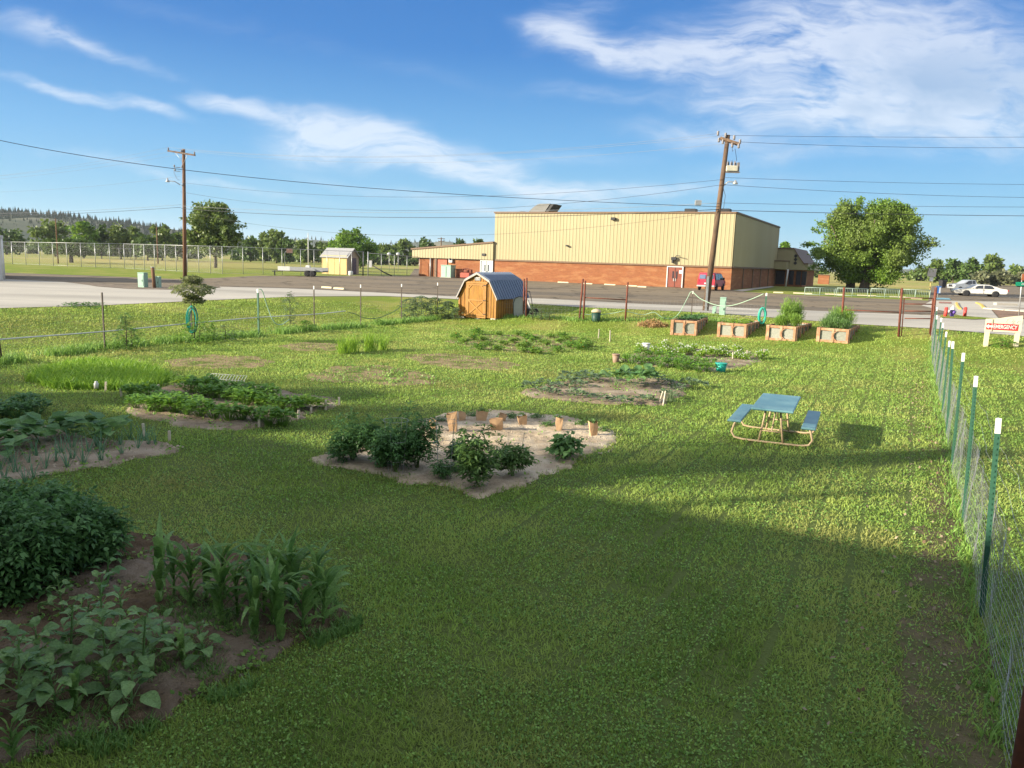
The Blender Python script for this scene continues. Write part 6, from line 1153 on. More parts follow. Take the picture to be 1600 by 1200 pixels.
# cages
m_cw = mat('cage_wire', (.4, .41, .4), rough=.4, metal=.5)
def cage(px, py, lab, h=.85, r_=.2, tilt=0):
    p = gp(px, py); t = thing('tomato_cage', lab, 'tomato cage', p, random.random(), 'wire tomato cages'); t.rotation_euler[0] = tilt
    [MB().tube([(math.cos(a)*rr, math.sin(a)*rr, z) for a in np.arange(0, 6.28, .35)], .0028, 4, closed=True).build('ring', m_cw, t, fix=False) for z, rr in ((h*.98, r_), (h*.62, r_*.88), (h*.27, r_*.75))]
    [MB().cyl((math.cos(a)*r_*.6, math.sin(a)*r_*.6, -.05), (math.cos(a)*r_, math.sin(a)*r_, h), .0028, n=4).build('upright', m_cw, t, fix=False) for a in (.3, 1.87, 3.44, 5.0)]
cage(618, 742, 'wire cage buried in the bulky tomato bush', .9); cage(694, 750, 'tall almost empty wire cage with three visible rings', .95, .2); cage(748, 762, 'wire cage around the upright pepper plant', .35, .19); cage(803, 735, 'wire cage standing behind the drooping pepper plant', .7, .18, .1)
# paper bags
m_bag = mat('brown_paper', (.5, .33, .19), (.42, .27, .15), scale=12, rough=.85)
BG = [(708, 676, 30, 13, 'tallest brown paper bag shelter, at the left of the row'), (722, 659, 15, 8, 'small narrow paper bag right behind the tallest one'), (751, 659, 16, 14, 'crumpled wide paper bag near the far rim of the bed'), (777, 674, 20, 17, 'wide doubled paper bag in the row middle'), (784, 660, 14, 9, 'small paper bag just behind the doubled one'), (817, 666, 16, 11, 'paper bag with torn notched top'), (873, 675, 22, 9, 'narrow leaning paper bag right of the notched one'), (927, 682, 23, 11, 'last paper bag at the right end of the bed'), (677, 676, 20, 8, 'dark folded paper bag beside the tomato bushes')]
for i, (px, py, hp_, wp_, lab) in enumerate(BG):
    p = gp(px, py); s_ = p.y/FPX; h = hp_*s_*1.15; w_ = wp_*s_/2*1.2; m_ = MB(); n_ = 4; ring = []
    for z, k in ((0, .75), (h*.5, 1.0), (h, 1.1)):
        ring.append([Vector((x*w_*k+random.uniform(-.01, .01), y*w_*.55*k+random.uniform(-.01, .01), z-(random.uniform(0, .05) if z == h else 0))) for x, y in ((-1, -1), (0, -1.15), (1, -1), (1, 1), (0, 1.15), (-1, 1))])
    vs = [v for r_ in ring for v in r_]; fs = [(a*6+j, a*6+(j+1) % 6, a*6+6+(j+1) % 6, a*6+6+j) for a in range(2) for j in range(6)]; m_.add(vs, fs); o = m_.build('paper_bag', m_bag); o.location = p; o.rotation_euler = (random.uniform(-.1, .1), random.uniform(-.15, .15), random.uniform(-.3, .3))
    tag(o, lab, 'paper bag', 'paper bags sheltering seedlings in the centre bed')
    if i in (2, 5, 6, 7): t = bush('seedling', 'green seedling sticking out above a brown paper bag', 'seedling', .09, .1, 26, .06, 3, .04, PM['pepper'], 'seedlings in paper bags', asp=.6, stems=2); t.location = p+Vector((0, .03, h*.82))
# corn
def corn(h=.8, nl=10, seed=0):
    rs = random.Random(seed); L = LF(); t = thing('corn_plant', 'young corn plant', 'corn plant'); az = rs.random()*3
    L.stalk((0, 0, -.02), (0, 0, h*.62), .013, .4)
    for i in range(nl):
        z = .05+h*.6*(i/nl)**.9; a = az+(math.pi if i % 2 else 0)+rs.uniform(-.4, .4); ln_ = h*rs.uniform(.42, .62)*(.7+.5*math.sin(math.pi*(i+1)/(nl+1)))
        L.ribbon((0, 0, z), a, rs.uniform(1.1, 1.4)+(.08 if i > nl-3 else 0), ln_, .085*rs.uniform(.8, 1.25), rs.uniform(1.7, 2.9) if i < nl-2 else rs.uniform(.7, 1.4), 9, lambda q: min(1, .5+q*2)*(1-q**1.8), .28, rs.uniform(-.8, .8), .3, rnd=rs.random(), roll=rs.uniform(-.2, .2))
    L.build('foliage', PM['corn'], t); return t
CP = [(248, 952), (272, 938), (298, 958), (322, 945), (345, 985), (372, 978), (398, 1002), (424, 985), (392, 950), (430, 952), (456, 970), (474, 992), (492, 962), (352, 948), (440, 1010), (505, 985), (413, 968), (460, 948)]
cp_ = [corn(.8, 11, 1), corn(.75, 10, 2), corn(.84, 12, 3), corn(.68, 10, 4)]
CL_ = ['corn plant at the left end of the corn block', 'corn plant at the back of the block near its left end', 'corn plant with wide arching leaves, third in the block', 'corn plant in the back row behind the left gap', 'corn plant in the front row, first on bare soil', 'corn plant in the second front row', 'foremost corn plant leaning over the soil edge', 'corn plant beside the foremost one', 'corn plant in the block middle', 'corn plant with upright pale leaves in the back middle', 'corn plant right of the block middle', 'corn plant near the front right of the block', 'corn plant at the right of the block', 'corn plant standing behind the front row gap', 'low corn plant at the front right edge', 'rightmost corn plant, beside the mown lawn', 'corn plant crowded in the block centre', 'corn plant at the back right of the block']
us = [False]*4
for i, (px, py) in enumerate(CP):
    k = i % 4; p = gp(px, py); place(cp_[k], us[k], p+Vector((0, 0, .02)), random.random()*6.28, CL_[i], random.uniform(.88, 1.08), 'corn plants in the near plot', (random.uniform(-.07, .07), random.uniform(-.07, .07))); us[k] = True
place(cp_[3], True, gp(118, 1118), 1.0, 'single corn plant in front of the sunflower plants', .62); place(cp_[1], True, gp(285, 1045), 2.0, 'small corn seedling right of the tall sunflower plant', .5); place(cp_[0], True, gp(20, 1195), .4, 'corn seedling at the near corner of the plot', .5)
# sunflowers
heart = lambda q: (1-(1-min(1, q*2.6))**2)*(1-q**1.6)**.75+.001
def sunflower(h, nl, ls, seed, m='sun', name='sunflower_plant', cat='sunflower plant'):
    rs = random.Random(seed); L = LF(); t = thing(name, 'sunflower plant', cat); bx_, by_ = rs.uniform(-.06, .06), rs.uniform(-.06, .06)
    L.stalk((0, 0, -.02), (bx_*.5, by_*.5, h*.5), .012, .6); L.stalk((bx_*.5, by_*.5, h*.5), (bx_, by_, h*.96), .009, .6)
    for i in range(nl):
        f = (i+.5)/nl; z = h*(.12+.86*f); a = i*2.4+rs.uniform(-.4, .4); pl_ = ls*.75*(1.15-f*.85); s_ = ls*(1.1-.62*f**1.5)*rs.uniform(.8, 1.15); c0 = np.array([bx_*f, by_*f, z]); e_ = rs.uniform(.35, .7) if f < .85 else 1.0
        c1 = c0+pl_*np.array([math.cos(a)*math.cos(e_), math.sin(a)*math.cos(e_), math.sin(e_)]); L.stalk(c0, c1, .005, .7); L.ribbon(c1, a, rs.uniform(-.1, .35) if f < .85 else .9, s_, s_*.8, rs.uniform(1.0, 2.0), 6, heart, .24, rs.uniform(-.3, .3), .12, rnd=rs.random(), roll=rs.uniform(-.35, .35))
    L.build('foliage', PM[m], t); return t
for i, (px, py, h, nl, ls, lab) in enumerate(((168, 1082, .95, 18, .2, 'tallest sunflower plant, in the middle of the near plot'), (222, 1072, .6, 11, .23, 'broad sunflower plant right of the tallest one'), (100, 968, .42, 10, .15, 'small pale sunflower plant beside the dark tomato thicket'), (322, 1042, .36, 9, .17, 'short sunflower plant nearest the corn'), (30, 1135, .66, 13, .22, 'sunflower plant cut by the left frame edge'), (110, 1040, .55, 10, .22, 'sunflower plant with wide drooping leaves left of the tallest'), (195, 1015, .5, 9, .2, 'sunflower plant just behind the tallest one'), (-60, 1110, .6, 11, .22, 'sunflower plant outside the left corner'), (62, 1068, .45, 11, .22, 'leafy sunflower plant between the frame edge and the tallest one'), (140, 1012, .4, 10, .2, 'low sunflower plant behind the tallest one, towards the thicket'), (262, 1030, .36, 10, .2, 'low sunflower plant between the tallest one and the corn'), (92, 1120, .4, 11, .22, 'low sunflower plant right of the one at the frame edge'), (205, 1118, .34, 10, .2, 'low sunflower plant at the near edge of the plot'), (0, 1060, .5, 11, .22, 'sunflower plant at the frame edge below the thicket'))):
    put(sunflower(h, int(nl*1.5), ls*.85, i+3), px, py, 1, None, lab)
# tomato thicket at the left edge
for i, (px, py, r_, h_, lab) in enumerate(((15, 935, .5, .85, 'sprawling dark tomato plant at the left frame edge'), (78, 905, .44, .88, 'tallest dark tomato plant of the left thicket'), (140, 885, .3, .52, 'lower tomato plant at the right end of the left thicket'), (45, 862, .48, .78, 'tomato plant at the back of the left thicket'), (-75, 900, .5, .9, 'tomato plant outside the left frame edge'), (108, 862, .32, .5, 'small tomato plant behind the thicket end'))):
    put(bush('tomato_plant', lab, 'tomato plant', r_*.85, h_*.75, 300, .2, 9, .07, PM['tomato'], 'tomato thicket in the near plot', flowers=leafmat('yellow_petal', (.6, .5, .05), (.7, .6, .1), .2), nf=1, shoots=60, lumps=10), px, py)
put(sunflower(.4, 9, .14, 30, 'tomato', 'pepper_plant', 'pepper plant'), 168, 925, 1, None, 'small dark pepper plant between thicket and corn')
# generic clump makers for the middle beds
def leafclump(name, cat, r, h, nl, ls, m, wratio=.7, stalks=True, seed=0, bend=1.0):
    rs = random.Random(seed); L = LF(); t = thing(name, cat, cat)
    for i in range(nl):
        a = rs.random()*6.28; rr = r*math.sqrt(rs.random())*.8; z = h*(1-.55*(rr/r)**2)*rs.uniform(.55, 1.0); c1 = np.array([math.cos(a)*rr, math.sin(a)*rr, z])
        if stalks and i % 2 == 0: L.stalk((c1[0]*.3, c1[1]*.3, 0), c1, .004, .5)
        s_ = ls*rs.uniform(.7, 1.2); L.ribbon(c1, a+rs.uniform(-.8, .8), rs.uniform(0, .7), s_, s_*wratio, bend*rs.uniform(.7, 1.5), 3, heart, .18, 0, .1, rnd=rs.random(), roll=rs.uniform(-.5, .5))
    L.build('foliage', PM[m], t); return t
def spikes(name, cat, n, h, w_, r, m, seed=0, bend=.6, splay=.5):
    rs = random.Random(seed); L = LF(); t = thing(name, cat, cat)
    for i in range(n):
        a = rs.random()*6.28; rr = r*rs.random(); L.ribbon((math.cos(a)*rr, math.sin(a)*rr, 0), rs.random()*6.28, 1.5-splay*rs.random(), h*rs.uniform(.6, 1.1), w_, bend*rs.uniform(.2, 1.5), 4, lambda q: (1-q)**.5, .3, rnd=rs.random())
    L.build('foliage', PM[m], t); return t
def row(protos, pts, lab, group, smin=.85, smax=1.15):
    used = [False]*len(protos)
    for i, (px, py) in enumerate(pts):
        k = i if i < len(protos) else random.randrange(len(protos)); p = gp(px, py); place(protos[k], used[k], p+Vector((0, 0, .01)), random.random()*6.28, lab[i] if isinstance(lab, list) else lab, random.uniform(smin, smax), group); used[k] = True
def line(a, b, n, j=3): return [(a[0]+(b[0]-a[0])*i/(n-1)+random.uniform(-j, j), a[1]+(b[1]-a[1])*i/(n-1)+random.uniform(-j*.5, j*.5)) for i in range(n)]
bp_ = [leafclump('bean_plant', 'bean plant', .26, .38, 110, .12, 'bean', .75, seed=s) for s in (1, 2, 3)]
row(bp_, line((212, 640), (440, 668), 12, 4)+line((205, 622), (300, 640), 5, 4), 'leafy bean plant in the front row of the staked bed', 'front row of bean plants')
bp_ = [leafclump('bean_plant', 'bean plant', .26, .36, 110, .12, 'bean', .75, seed=s) for s in (11, 12)]
row(bp_, line((300, 618), (455, 645), 10, 4)+line((320, 610), (420, 628), 6, 4), 'leafy bean plant in the back row of the staked bed', 'back row of bean plants')
lt = [leafclump('lettuce_plant', 'lettuce', .22, .3, 80, .17, 'lettuce', .4, False, s) for s in (1, 2)]
row(lt, line((282, 608), (330, 610), 5, 2)+line((448, 642), (500, 640), 5, 3), 'pale upright lettuce at one end of the back bean row', 'lettuces closing the bean rows')
sq = [leafclump('squash_plant', 'squash plant', .45, .42, 26, .34, 'squash', .85, True, s) for s in (1, 2, 3)]
row(sq, [(25, 700), (70, 693), (120, 686), (150, 692), (-25, 720)], ['broad-leaved squash plant, left one beside the onions', 'broad-leaved squash plant, second behind the onions', 'squash plant with the highest pale leaves behind the onions', 'squash plant at the right end behind the onions', 'squash plant at the frame edge behind the onions'], 'squash plants behind the onions')
on = [spikes('onion_plant', 'onion', 11, .42, .014, .03, 'onion', s) for s in (1, 2, 3)]
row(on, [(x+random.uniform(-7, 7), y+random.uniform(-3, 3)) for x, y in [(5, 752), (25, 742), (45, 747), (50, 728), (75, 738), (85, 724), (105, 735), (110, 718), (130, 726), (140, 712), (160, 722), (165, 706), (185, 714), (190, 700), (210, 706), (225, 700), (228, 690), (245, 696), (150, 700), (95, 710), (60, 712), (20, 724), (5, 735), (205, 690), (120, 705), (35, 755)]], 'thin spiky onion plant in the shaded left bed', 'onions in the shaded left bed')
sh = [leafclump('potato_plant', 'potato plant', .33, .34, 120, .11, 'tomato', .7, seed=s) for s in (1, 2)]
row(sh, [(8, 650), (30, 655), (55, 650), (-20, 655), (40, 640)], 'dark low potato plant at the left edge beyond the squash', 'potato plants at the left edge')
row([leafclump('squash_plant', 'squash plant', .4, .5, 24, .32, 'squash', .85, True, s) for s in (21, 22)], [(960, 603), (985, 606), (1005, 602)], ['squash plant left in the trio on pale soil', 'tallest squash plant of the trio on pale soil', 'squash plant right in the trio on pale soil'], 'squash trio')
row([leafclump('melon_plant', 'melon plant', .3, .2, 60, .12, 'shrub', .8, False, s) for s in (31, 32)], [(830, 610), (850, 604), (872, 608), (858, 618), (885, 600), (905, 606), (920, 598), (940, 596), (900, 622), (935, 628), (970, 632), (1010, 630), (1045, 622), (1060, 610), (1040, 602), (1075, 600), (1090, 606), (890, 592), (915, 590), (1025, 596)], 'low creeping melon plant on the pale soil bed', 'melon plants around the squash trio')
row([spikes('rosemary_tuft', 'herb tuft', 60, .38, .01, .12, 'shrub', 5)], [(1048, 628)], 'spiky grey green herb tuft by two thin stakes', None)
row([leafclump('potato_plant', 'potato plant', .33, .34, 110, .11, 'bean', .7, seed=s) for s in (41, 42)], line((975, 567), (1104, 582), 10, 3)+line((1000, 560), (1110, 573), 7, 3), 'potato plant in the front row beside the teal pot', 'potato plants in the front row')
wf = [bush('flowering_plant', 'flowering potato plant', 'flowering plant', .26, .3, 110, .09, 5, .06, PM['lettuce'], None, asp=.6, stems=3, flowers=PM['petal_w'], nf=26)]
row(wf, line((1005, 552), (1185, 563), 11, 4)+line((1040, 546), (1150, 552), 6, 4), 'white-flecked flowering plant in the row behind the potatoes', 'white-flecked plants behind the potatoes')
fl = [bush('marigold', 'marigold', 'flowering plant', .28, .3, 110, .09, 5, .06, PM['bean'], None, asp=.6, stems=3, flowers=PM['petal_o'], nf=3), bush('marigold', 'marigold', 'flowering plant', .28, .26, 100, .09, 5, .06, PM['fern'], None, asp=.6, stems=3)]
row(fl, [(x+random.uniform(-5, 5), y+random.uniform(-2, 2)) for x, y in [(735, 530), (760, 534), (775, 526), (790, 540), (812, 546), (835, 550), (850, 542), (868, 552), (885, 544), (858, 530), (890, 533), (910, 536), (780, 550), (820, 532), (905, 546), (750, 545), (840, 536), (725, 536), (765, 541), (800, 536), (828, 543), (872, 537), (898, 541), (918, 541), (815, 552), (845, 553), (712, 532), (745, 524), (805, 526), (880, 527)]], 'bushy plant with scattered orange blooms in the far flower bed', 'flowering plants in the far flower bed')
tg = [spikes('daylily_clump', 'lily clump', 70, .75, .03, .22, 'lettuce', s, .7) for s in (1, 2)]
row(tg, [(537, 553), (552, 551), (578, 549), (598, 547)], ['tall spiky lily clump, left of four on the brown patch', 'second tall spiky lily clump on the brown patch', 'third tall spiky lily clump on the brown patch', 'right-hand tall spiky lily clump on the brown patch'], 'spiky lily clumps')
# tall grass patch, fence-side weeds, weeds in the plots
def tuftfield(name, lab, P, h, m, wd=.012, kind='stuff'):
    n = len(P); a = RNG.random(n)*6.28; b_ = RNG.random(n)*6.28; le = RNG.random(n)*.7; w3 = np.stack([np.cos(a), np.sin(a), 0*a], 1)*wd*(.6+.8*RNG.random((n, 1))); hh = (h*(.5+.8*RNG.random(n)))[:, None]
    dv_ = np.stack([np.cos(b_)*np.sin(le), np.sin(b_)*np.sin(le), np.cos(le)], 1); mid_ = P+dv_*hh*.55; tip = mid_+unit(dv_+np.stack([np.cos(b_), np.sin(b_), -.3+0*a], 1)*.5)*hh*.5
    o = np_mesh(name, np.concatenate([np.stack([P-w3, P+w3, mid_+w3*.8, mid_-w3*.8], 1), np.stack([mid_-w3*.8, mid_+w3*.8, tip+w3*.08, tip-w3*.08], 1)]), 4, m, np.tile(RNG.random(n), 2)); return tag(o, lab, 'grass', None, kind)
def in_poly_pts(px, n):
    P = [gp(x, y) for x, y in px]; poly = [(p.x, p.y) for p in P]; xs = [p[0] for p in poly]; ys = [p[1] for p in poly]; X = RNG.uniform(min(xs), max(xs), n*3); Y = RNG.uniform(min(ys), max(ys), n*3); k = inpoly(X+.2*snoise(X, Y, 2), Y+.2*snoise(Y, X, 2), poly); X, Y = X[k][:n], Y[k][:n]; return np.stack([X, Y, TH(X, Y)], 1)
tuftfield('tall_grass', 'bright green unmown grass patch in the left garden', in_poly_pts([(45, 594), (70, 580), (140, 566), (210, 572), (272, 590), (262, 602), (210, 612), (120, 610), (60, 606)], 9000), .26, leafmat('bright_grass', (.12, .26, .02), (.25, .42, .05), .4), .012)
P = []
for a, b in zip(LFp[:-1], LFp[1:]):
    n = int((b-a).length*260); s = RNG.random(n)[:, None]; q = np.array(a)[None]*(1-s)+np.array(b)[None]*s; P.append(q+RNG.normal(size=(n, 3))*np.array([.22, .22, 0]))
P = np.concatenate(P); dens = snoise(P[:, 0]*1.0, P[:, 1], 1.1, 5); P = P[dens > -.35]; P[:, 2] = TH(P[:, 0], P[:, 1]); tuftfield('fence_weeds', 'tall weeds growing under the left garden fence', P, .3, m_weed, .014)
P = []
for a, b in zip(BKp[:-1], BKp[1:]): n = int((b-a).length*120); s = RNG.random(n)[:, None]; P.append(np.array(a)[None]*(1-s)+np.array(b)[None]*s+RNG.normal(size=(n, 3))*np.array([.2, .2, 0]))
P = np.concatenate(P); P[:, 2] = TH(P[:, 0], P[:, 1]); tuftfield('fence_weeds', 'short weeds under the back garden fence', P, .2, m_weed, .014)
n = 4500; s = RNG.random(n)**1.3*32-2.5; P = np.stack([RF[0].x+u.x*0+ (FENCE_B-FENCE_A).normalized().x*s+RNG.normal(size=n)*.13, RF[0].y+(FENCE_B-FENCE_A).normalized().y*s+RNG.normal(size=n)*.06, 0*s], 1); P[:, 0] += .05; P[:, 2] = TH(P[:, 0], P[:, 1]); tuftfield('fence_weeds', 'weeds growing through the long wire fence', P, .14, m_weed, .007)
P = in_poly_pts([(230, 940), (530, 940), (560, 990), (420, 1060), (300, 1110), (180, 1180), (20, 1200), (-50, 1120), (60, 1040), (200, 1020)], 16000); dn = snoise(P[:, 0], P[:, 1], 3.0, 3)+.5*snoise(P[:, 0], P[:, 1], 8.0, 1); P = P[dn > .0]; tuftfield('plot_weeds', 'grassy weeds sprouting between corn and sunflowers', P, .11, PM['corn'], .006)
P = in_poly_pts([(x, y) for x, y in BEDS['B']], 7000); dn = snoise(P[:, 0], P[:, 1], 4.0, 8); P = P[dn > -.2]; P[:, 2] += .06; tag(np_mesh('plot_weeds', leaf_quads(P, .055, up=.6, asp=.6), 4, m_weed), 'small weed seedlings over the dark plot soil', 'weeds', None, 'stuff')
for key, n in (('A', 900), ('Cc', 1500), ('D', 2500), ('E', 1800), ('K', 2500), ('J', 3500), ('F', 1500)):
    P = in_poly_pts((BEDS | DRY)[key], n); dn = snoise(P[:, 0], P[:, 1], 2.5, len(key)+n*.01); P = P[dn > (.3 if key == 'A' else -.1)]; P[:, 2] += .04
    tag(np_mesh('plot_weeds', leaf_quads(P, .07, up=.5, asp=.6), 4, m_weed), 'low weeds sprinkled over a garden plot', 'weeds', None, 'stuff')
# clods and pebbles on the soil
m_clod = mat('soil_clod', (.12, .09, .065), (.08, .06, .045), scale=20, rough=1); m_clod2 = mat('pale_clod', (.42, .35, .26), (.28, .23, .17), scale=20, rough=1)
for key, n, m, s0 in (('B', 2600, m_clod, .022), ('A', 1800, m_clod2, .022), ('Cc', 1200, m_clod2, .03)):
    P = in_poly_pts(BEDS[key], n); q = []
    for p in P:
        s = s0*random.uniform(.4, 1.5); c = np.array(p)+[0, 0, .03]; v = [c+s*np.array(w2)*np.array([random.uniform(.6, 1.2), random.uniform(.6, 1.2), random.uniform(.4, .9)]) for w2 in ((1, 0, 0), (0, 1, 0), (-1, 0, 0), (0, -1, 0), (0, 0, 1))]
        q += [(v[0], v[1], v[4], v[4]+[0, 0, 1e-4]), (v[1], v[2], v[4], v[4]+[0, 0, 1e-4]), (v[2], v[3], v[4], v[4]+[0, 0, 1e-4]), (v[3], v[0], v[4], v[4]+[0, 0, 1e-4])]
    tag(np_mesh('soil_clods', np.array(q), 4, m), 'loose clods scattered over a garden plot', 'clods', None, 'stuff')
# stakes
m_stk = mat('stake_wood', (.62, .54, .42), (.52, .45, .35), scale=9, rough=.8)
ST = [(405, 668, 14, 'front stake of the bean bed, left of three'), (435, 664, 14, 'front stake of the bean bed, second from the left'), (466, 655, 15, 'front stake of the bean bed, third from the left'), (486, 645, 9, 'short stake between the third stake and the tall one'), (509, 641, 17, 'tallest stake at the right end of the bean bed'), (530, 634, 14, 'slim last stake at the right tip of the bean bed'), (249, 612, 12, 'stake at the far left corner of the bean bed'), (222, 608, 9, 'short stake left of the far corner stake'), (190, 620, 13, 'thin stake at the left tip of the bean bed'), (226, 685, 25, 'tall pale stake among the onions'), (265, 690, 18, 'shorter stake right of the onions'), (935, 529, 15, 'left of two thin white stakes by the flower bed'), (953, 534, 18, 'right of two thin white stakes by the flower bed'),
      (1030, 632, 22, 'thin leaning stake by the herb tuft'), (1036, 634, 24, 'second leaning stake by the herb tuft'), (1145, 562, 12, 'first of the stakes in the white-flecked row'), (1168, 558, 11, 'stake in the white-flecked row near its right end'), (1183, 561, 9, 'short stake in the white-flecked row'), (1194, 555, 10, 'last stake of the white-flecked row'), (165, 611, 15, 'thin orange-tipped stake in the tall grass patch')]
for px, py, hp_, lab in ST:
    p = gp(px, py); s_ = p.y/FPX; h = hp_*s_; w_ = max(.018, min(.045, 4.2*s_ if px < 560 else 2.4*s_)); o = MB().box((0, 0, h/2-.05), (w_, w_*.6, h+.1), bev=.004).build('wooden_stake', m_stk); o.location = p; o.rotation_euler = (random.uniform(-.06, .06), random.uniform(-.12, .12) if px < 1000 or px > 1040 else .25, random.random()); tag(o, lab, 'stake', 'wooden stakes around the plots')
# white jar in the grass patch, trellis net
p = gp(151, 610); o = MB().lathe([(.05, 0), (.055, .12), (.035, .14), (.035, .17), (0, .18)], (0, 0, .05), 12).build('white_jug', m_white); o.location = p; tag(o, 'small white jug standing in the tall grass patch', 'jug')
p = gp(325, 604); p2_ = gp(381, 608); m_ = MB(); u_ = (p2_-p); L_ = u_.length; u_.normalize()
for i in range(13): a = u_*L_*i/12; m_.tube([a+Vector((0, 0, 0)), a+Vector((0, .05, .22)), a+Vector((0, .25, .3))], .006, 4)
for z, y in ((.1, .02), (.2, .05), (.3, .25)): m_.cyl((0, y, z), tuple(u_*L_+Vector((0, y, z))), .006, n=4)
o = m_.build('wire_trellis', m_white); o.location = p; tag(o, 'low white wire trellis leaning behind the bean bed', 'trellis')
# pots
def pot(px, py, hp_, wp_, m, name, lab, cat, rim=True, prof=None):
    p = gp(px, py); s_ = p.y/FPX; h = hp_*s_; r_ = wp_*s_/2; t = thing(name, lab, cat, p); MB().lathe([(r_*.72, 0), (r_*.76, .01), (r_, h), (r_*.93, h), (r_*.9, h*.85), (0, h*.85)], (0, 0, 0), 20).build('body', m, t)
    if rim: MB().lathe([(r_, h*.88), (r_*1.07, h*.89), (r_*1.07, h*1.01), (r_*.98, h*1.01)], (0, 0, 0), 20).build('rim', m, t)
    return t
pot(962, 567, 14, 12, mat('brown_pot', (.3, .2, .14), rough=.6), 'plant_pot', 'brown plastic pot at the left end of the potato row', 'pot'); pot(1009, 551, 15, 12, m_white, 'white_bucket', 'white bucket at the corner of the white-flecked row', 'bucket')
t = pot(1126, 581, 14, 18, mat('teal_pot', (.02, .34, .27), rough=.45), 'teal_tub', 'round teal tub at the right end of the potato row', 'tub')
# fence-side saplings, shrubs
def sapling(px, pb, pt, wpx, lab, m, n, z0f=.1, name='sapling', ls=.07, cat='sapling'):
    p = gp(px, pb); h = height_at(p, pt)-p.z; r_ = wpx*p.y/FPX/2; t = thing(name, lab, cat, p); P = RNG.normal(size=(n, 3))*.5; z = RNG.random(n); P[:, 2] = h*(z0f+(1-z0f)*z); rr = r_*(1+.35*np.sin(z*11+px)+.2*np.sin(z*23))*np.sin(np.clip(z*.95+.05, 0, 1)*math.pi)**.5*(.6+.5*RNG.random(n)); a = RNG.random(n)*6.28; P[:, 0] = np.cos(a)*rr; P[:, 1] = np.sin(a)*rr
    D_ = unit(np.stack([np.cos(a), np.sin(a), .3+0*a], 1)+.4*RNG.normal(size=(n, 3))); np_mesh('foliage', sprays(P-D_*.08, D_, .12, 5, ls, .45), 4, m, None, t)
    s = MB(); s.tube([(0, 0, -.05), (.02, 0, h*.5), (0, 0, h*.95)], .02, 6, .006); [s.tube([(0, 0, h*f), (math.cos(f*30)*r_*.4, math.sin(f*30)*r_*.4, h*(f+.08)), (math.cos(f*30)*r_*.8, math.sin(f*30)*r_*.8, h*(f+.13))], .008, 5, .003) for f in np.arange(max(.15, z0f), .85, .08)]; s.build('stem', m_trunk, t, fix=False); return t
sapling(198, 548, 488, 26, 'bright sapling growing up the left fence', PM['pepper'], 170, .05); sapling(206, 545, 512, 40, 'leafy weed clump at the foot of the bright sapling', PM['bean'], 120, .0, 'weed_clump', cat='weeds')
sapling(304, 534, 430, 46, 'small olive tree above the coiled teal hose', leafmat('olive_leaf', (.14, .18, .07), (.27, .3, .13), .3), 650, .6, 'young_tree', .1, 'young tree'); sapling(312, 536, 500, 60, 'leafy growth around the foot of the small olive tree', PM['bean'], 200, 0, 'weed_clump', .08, 'weeds'); sapling(352, 532, 508, 46, 'fine grey weeds right of the small olive tree', PM['shrub'], 90, 0, 'weed_clump', .06, 'weeds')
sapling(453, 519, 455, 22, 'thin see-through sapling between fence posts', PM['shrub'], 120, .2); sapling(478, 518, 500, 26, 'dark green weed clump left of a slim post', PM['bean'], 90, 0, 'weed_clump', .08, 'weeds'); sapling(590, 508, 498, 14, 'little weed tuft under the back of the left fence', PM['bean'], 40, 0, 'weed_clump', .08, 'weeds')
for i, (px, pb, pt, w_) in enumerate(((640, 498, 466, 30), (658, 498, 462, 34), (680, 497, 464, 34), (700, 498, 470, 26), (712, 500, 480, 16))): sapling(px, pb, pt, w_, ['blue green shrub, left end of the row by the golden shed', 'blue green shrub, second in the row by the golden shed', 'blue green shrub, third in the row by the golden shed', 'rusty-tinged shrub next to the golden shed', 'low dark weeds against the golden shed corner'][i], PM['shrub'], 300 if i < 4 else 80, 0, 'shrub', .09, 'shrub')
for i, (px, pb, pt, w_) in enumerate(((832, 499, 478, 10), (845, 500, 482, 14), (858, 500, 486, 16))): sapling(px, pb, pt, w_, ['spiky weed just behind the garden cart', 'spiky weed a step right of the garden cart', 'low weeds between cart and pipe uprights'][i], PM['shrub'], 60, 0, 'weed_clump', .07, 'weeds')
sapling(1565, 543, 527, 26, 'dark weed tuft under the emergency sign', PM['bean'], 90, 0, 'weed_clump', .08, 'weeds'); sapling(130, 478.5, 472, 60, 'low dark weed mat at the driveway edge', PM['tomato'], 90, 0, 'weed_clump', .1, 'weeds')
# hay
p = gp(1020, 510); n = 900; a = RNG.random(n)*6.28; rr = np.sqrt(RNG.random(n)); P = np.stack([np.cos(a)*rr*.75, np.sin(a)*rr*.4, (1-rr**2)*.34*RNG.random(n)+.02], 1); o = np_mesh('hay_pile', leaf_quads(P, .22, up=.3, asp=.12), 4, PM['straw']); o.location = p; tag(o, 'brown pile of dry hay left of the first raised bed', 'hay pile')
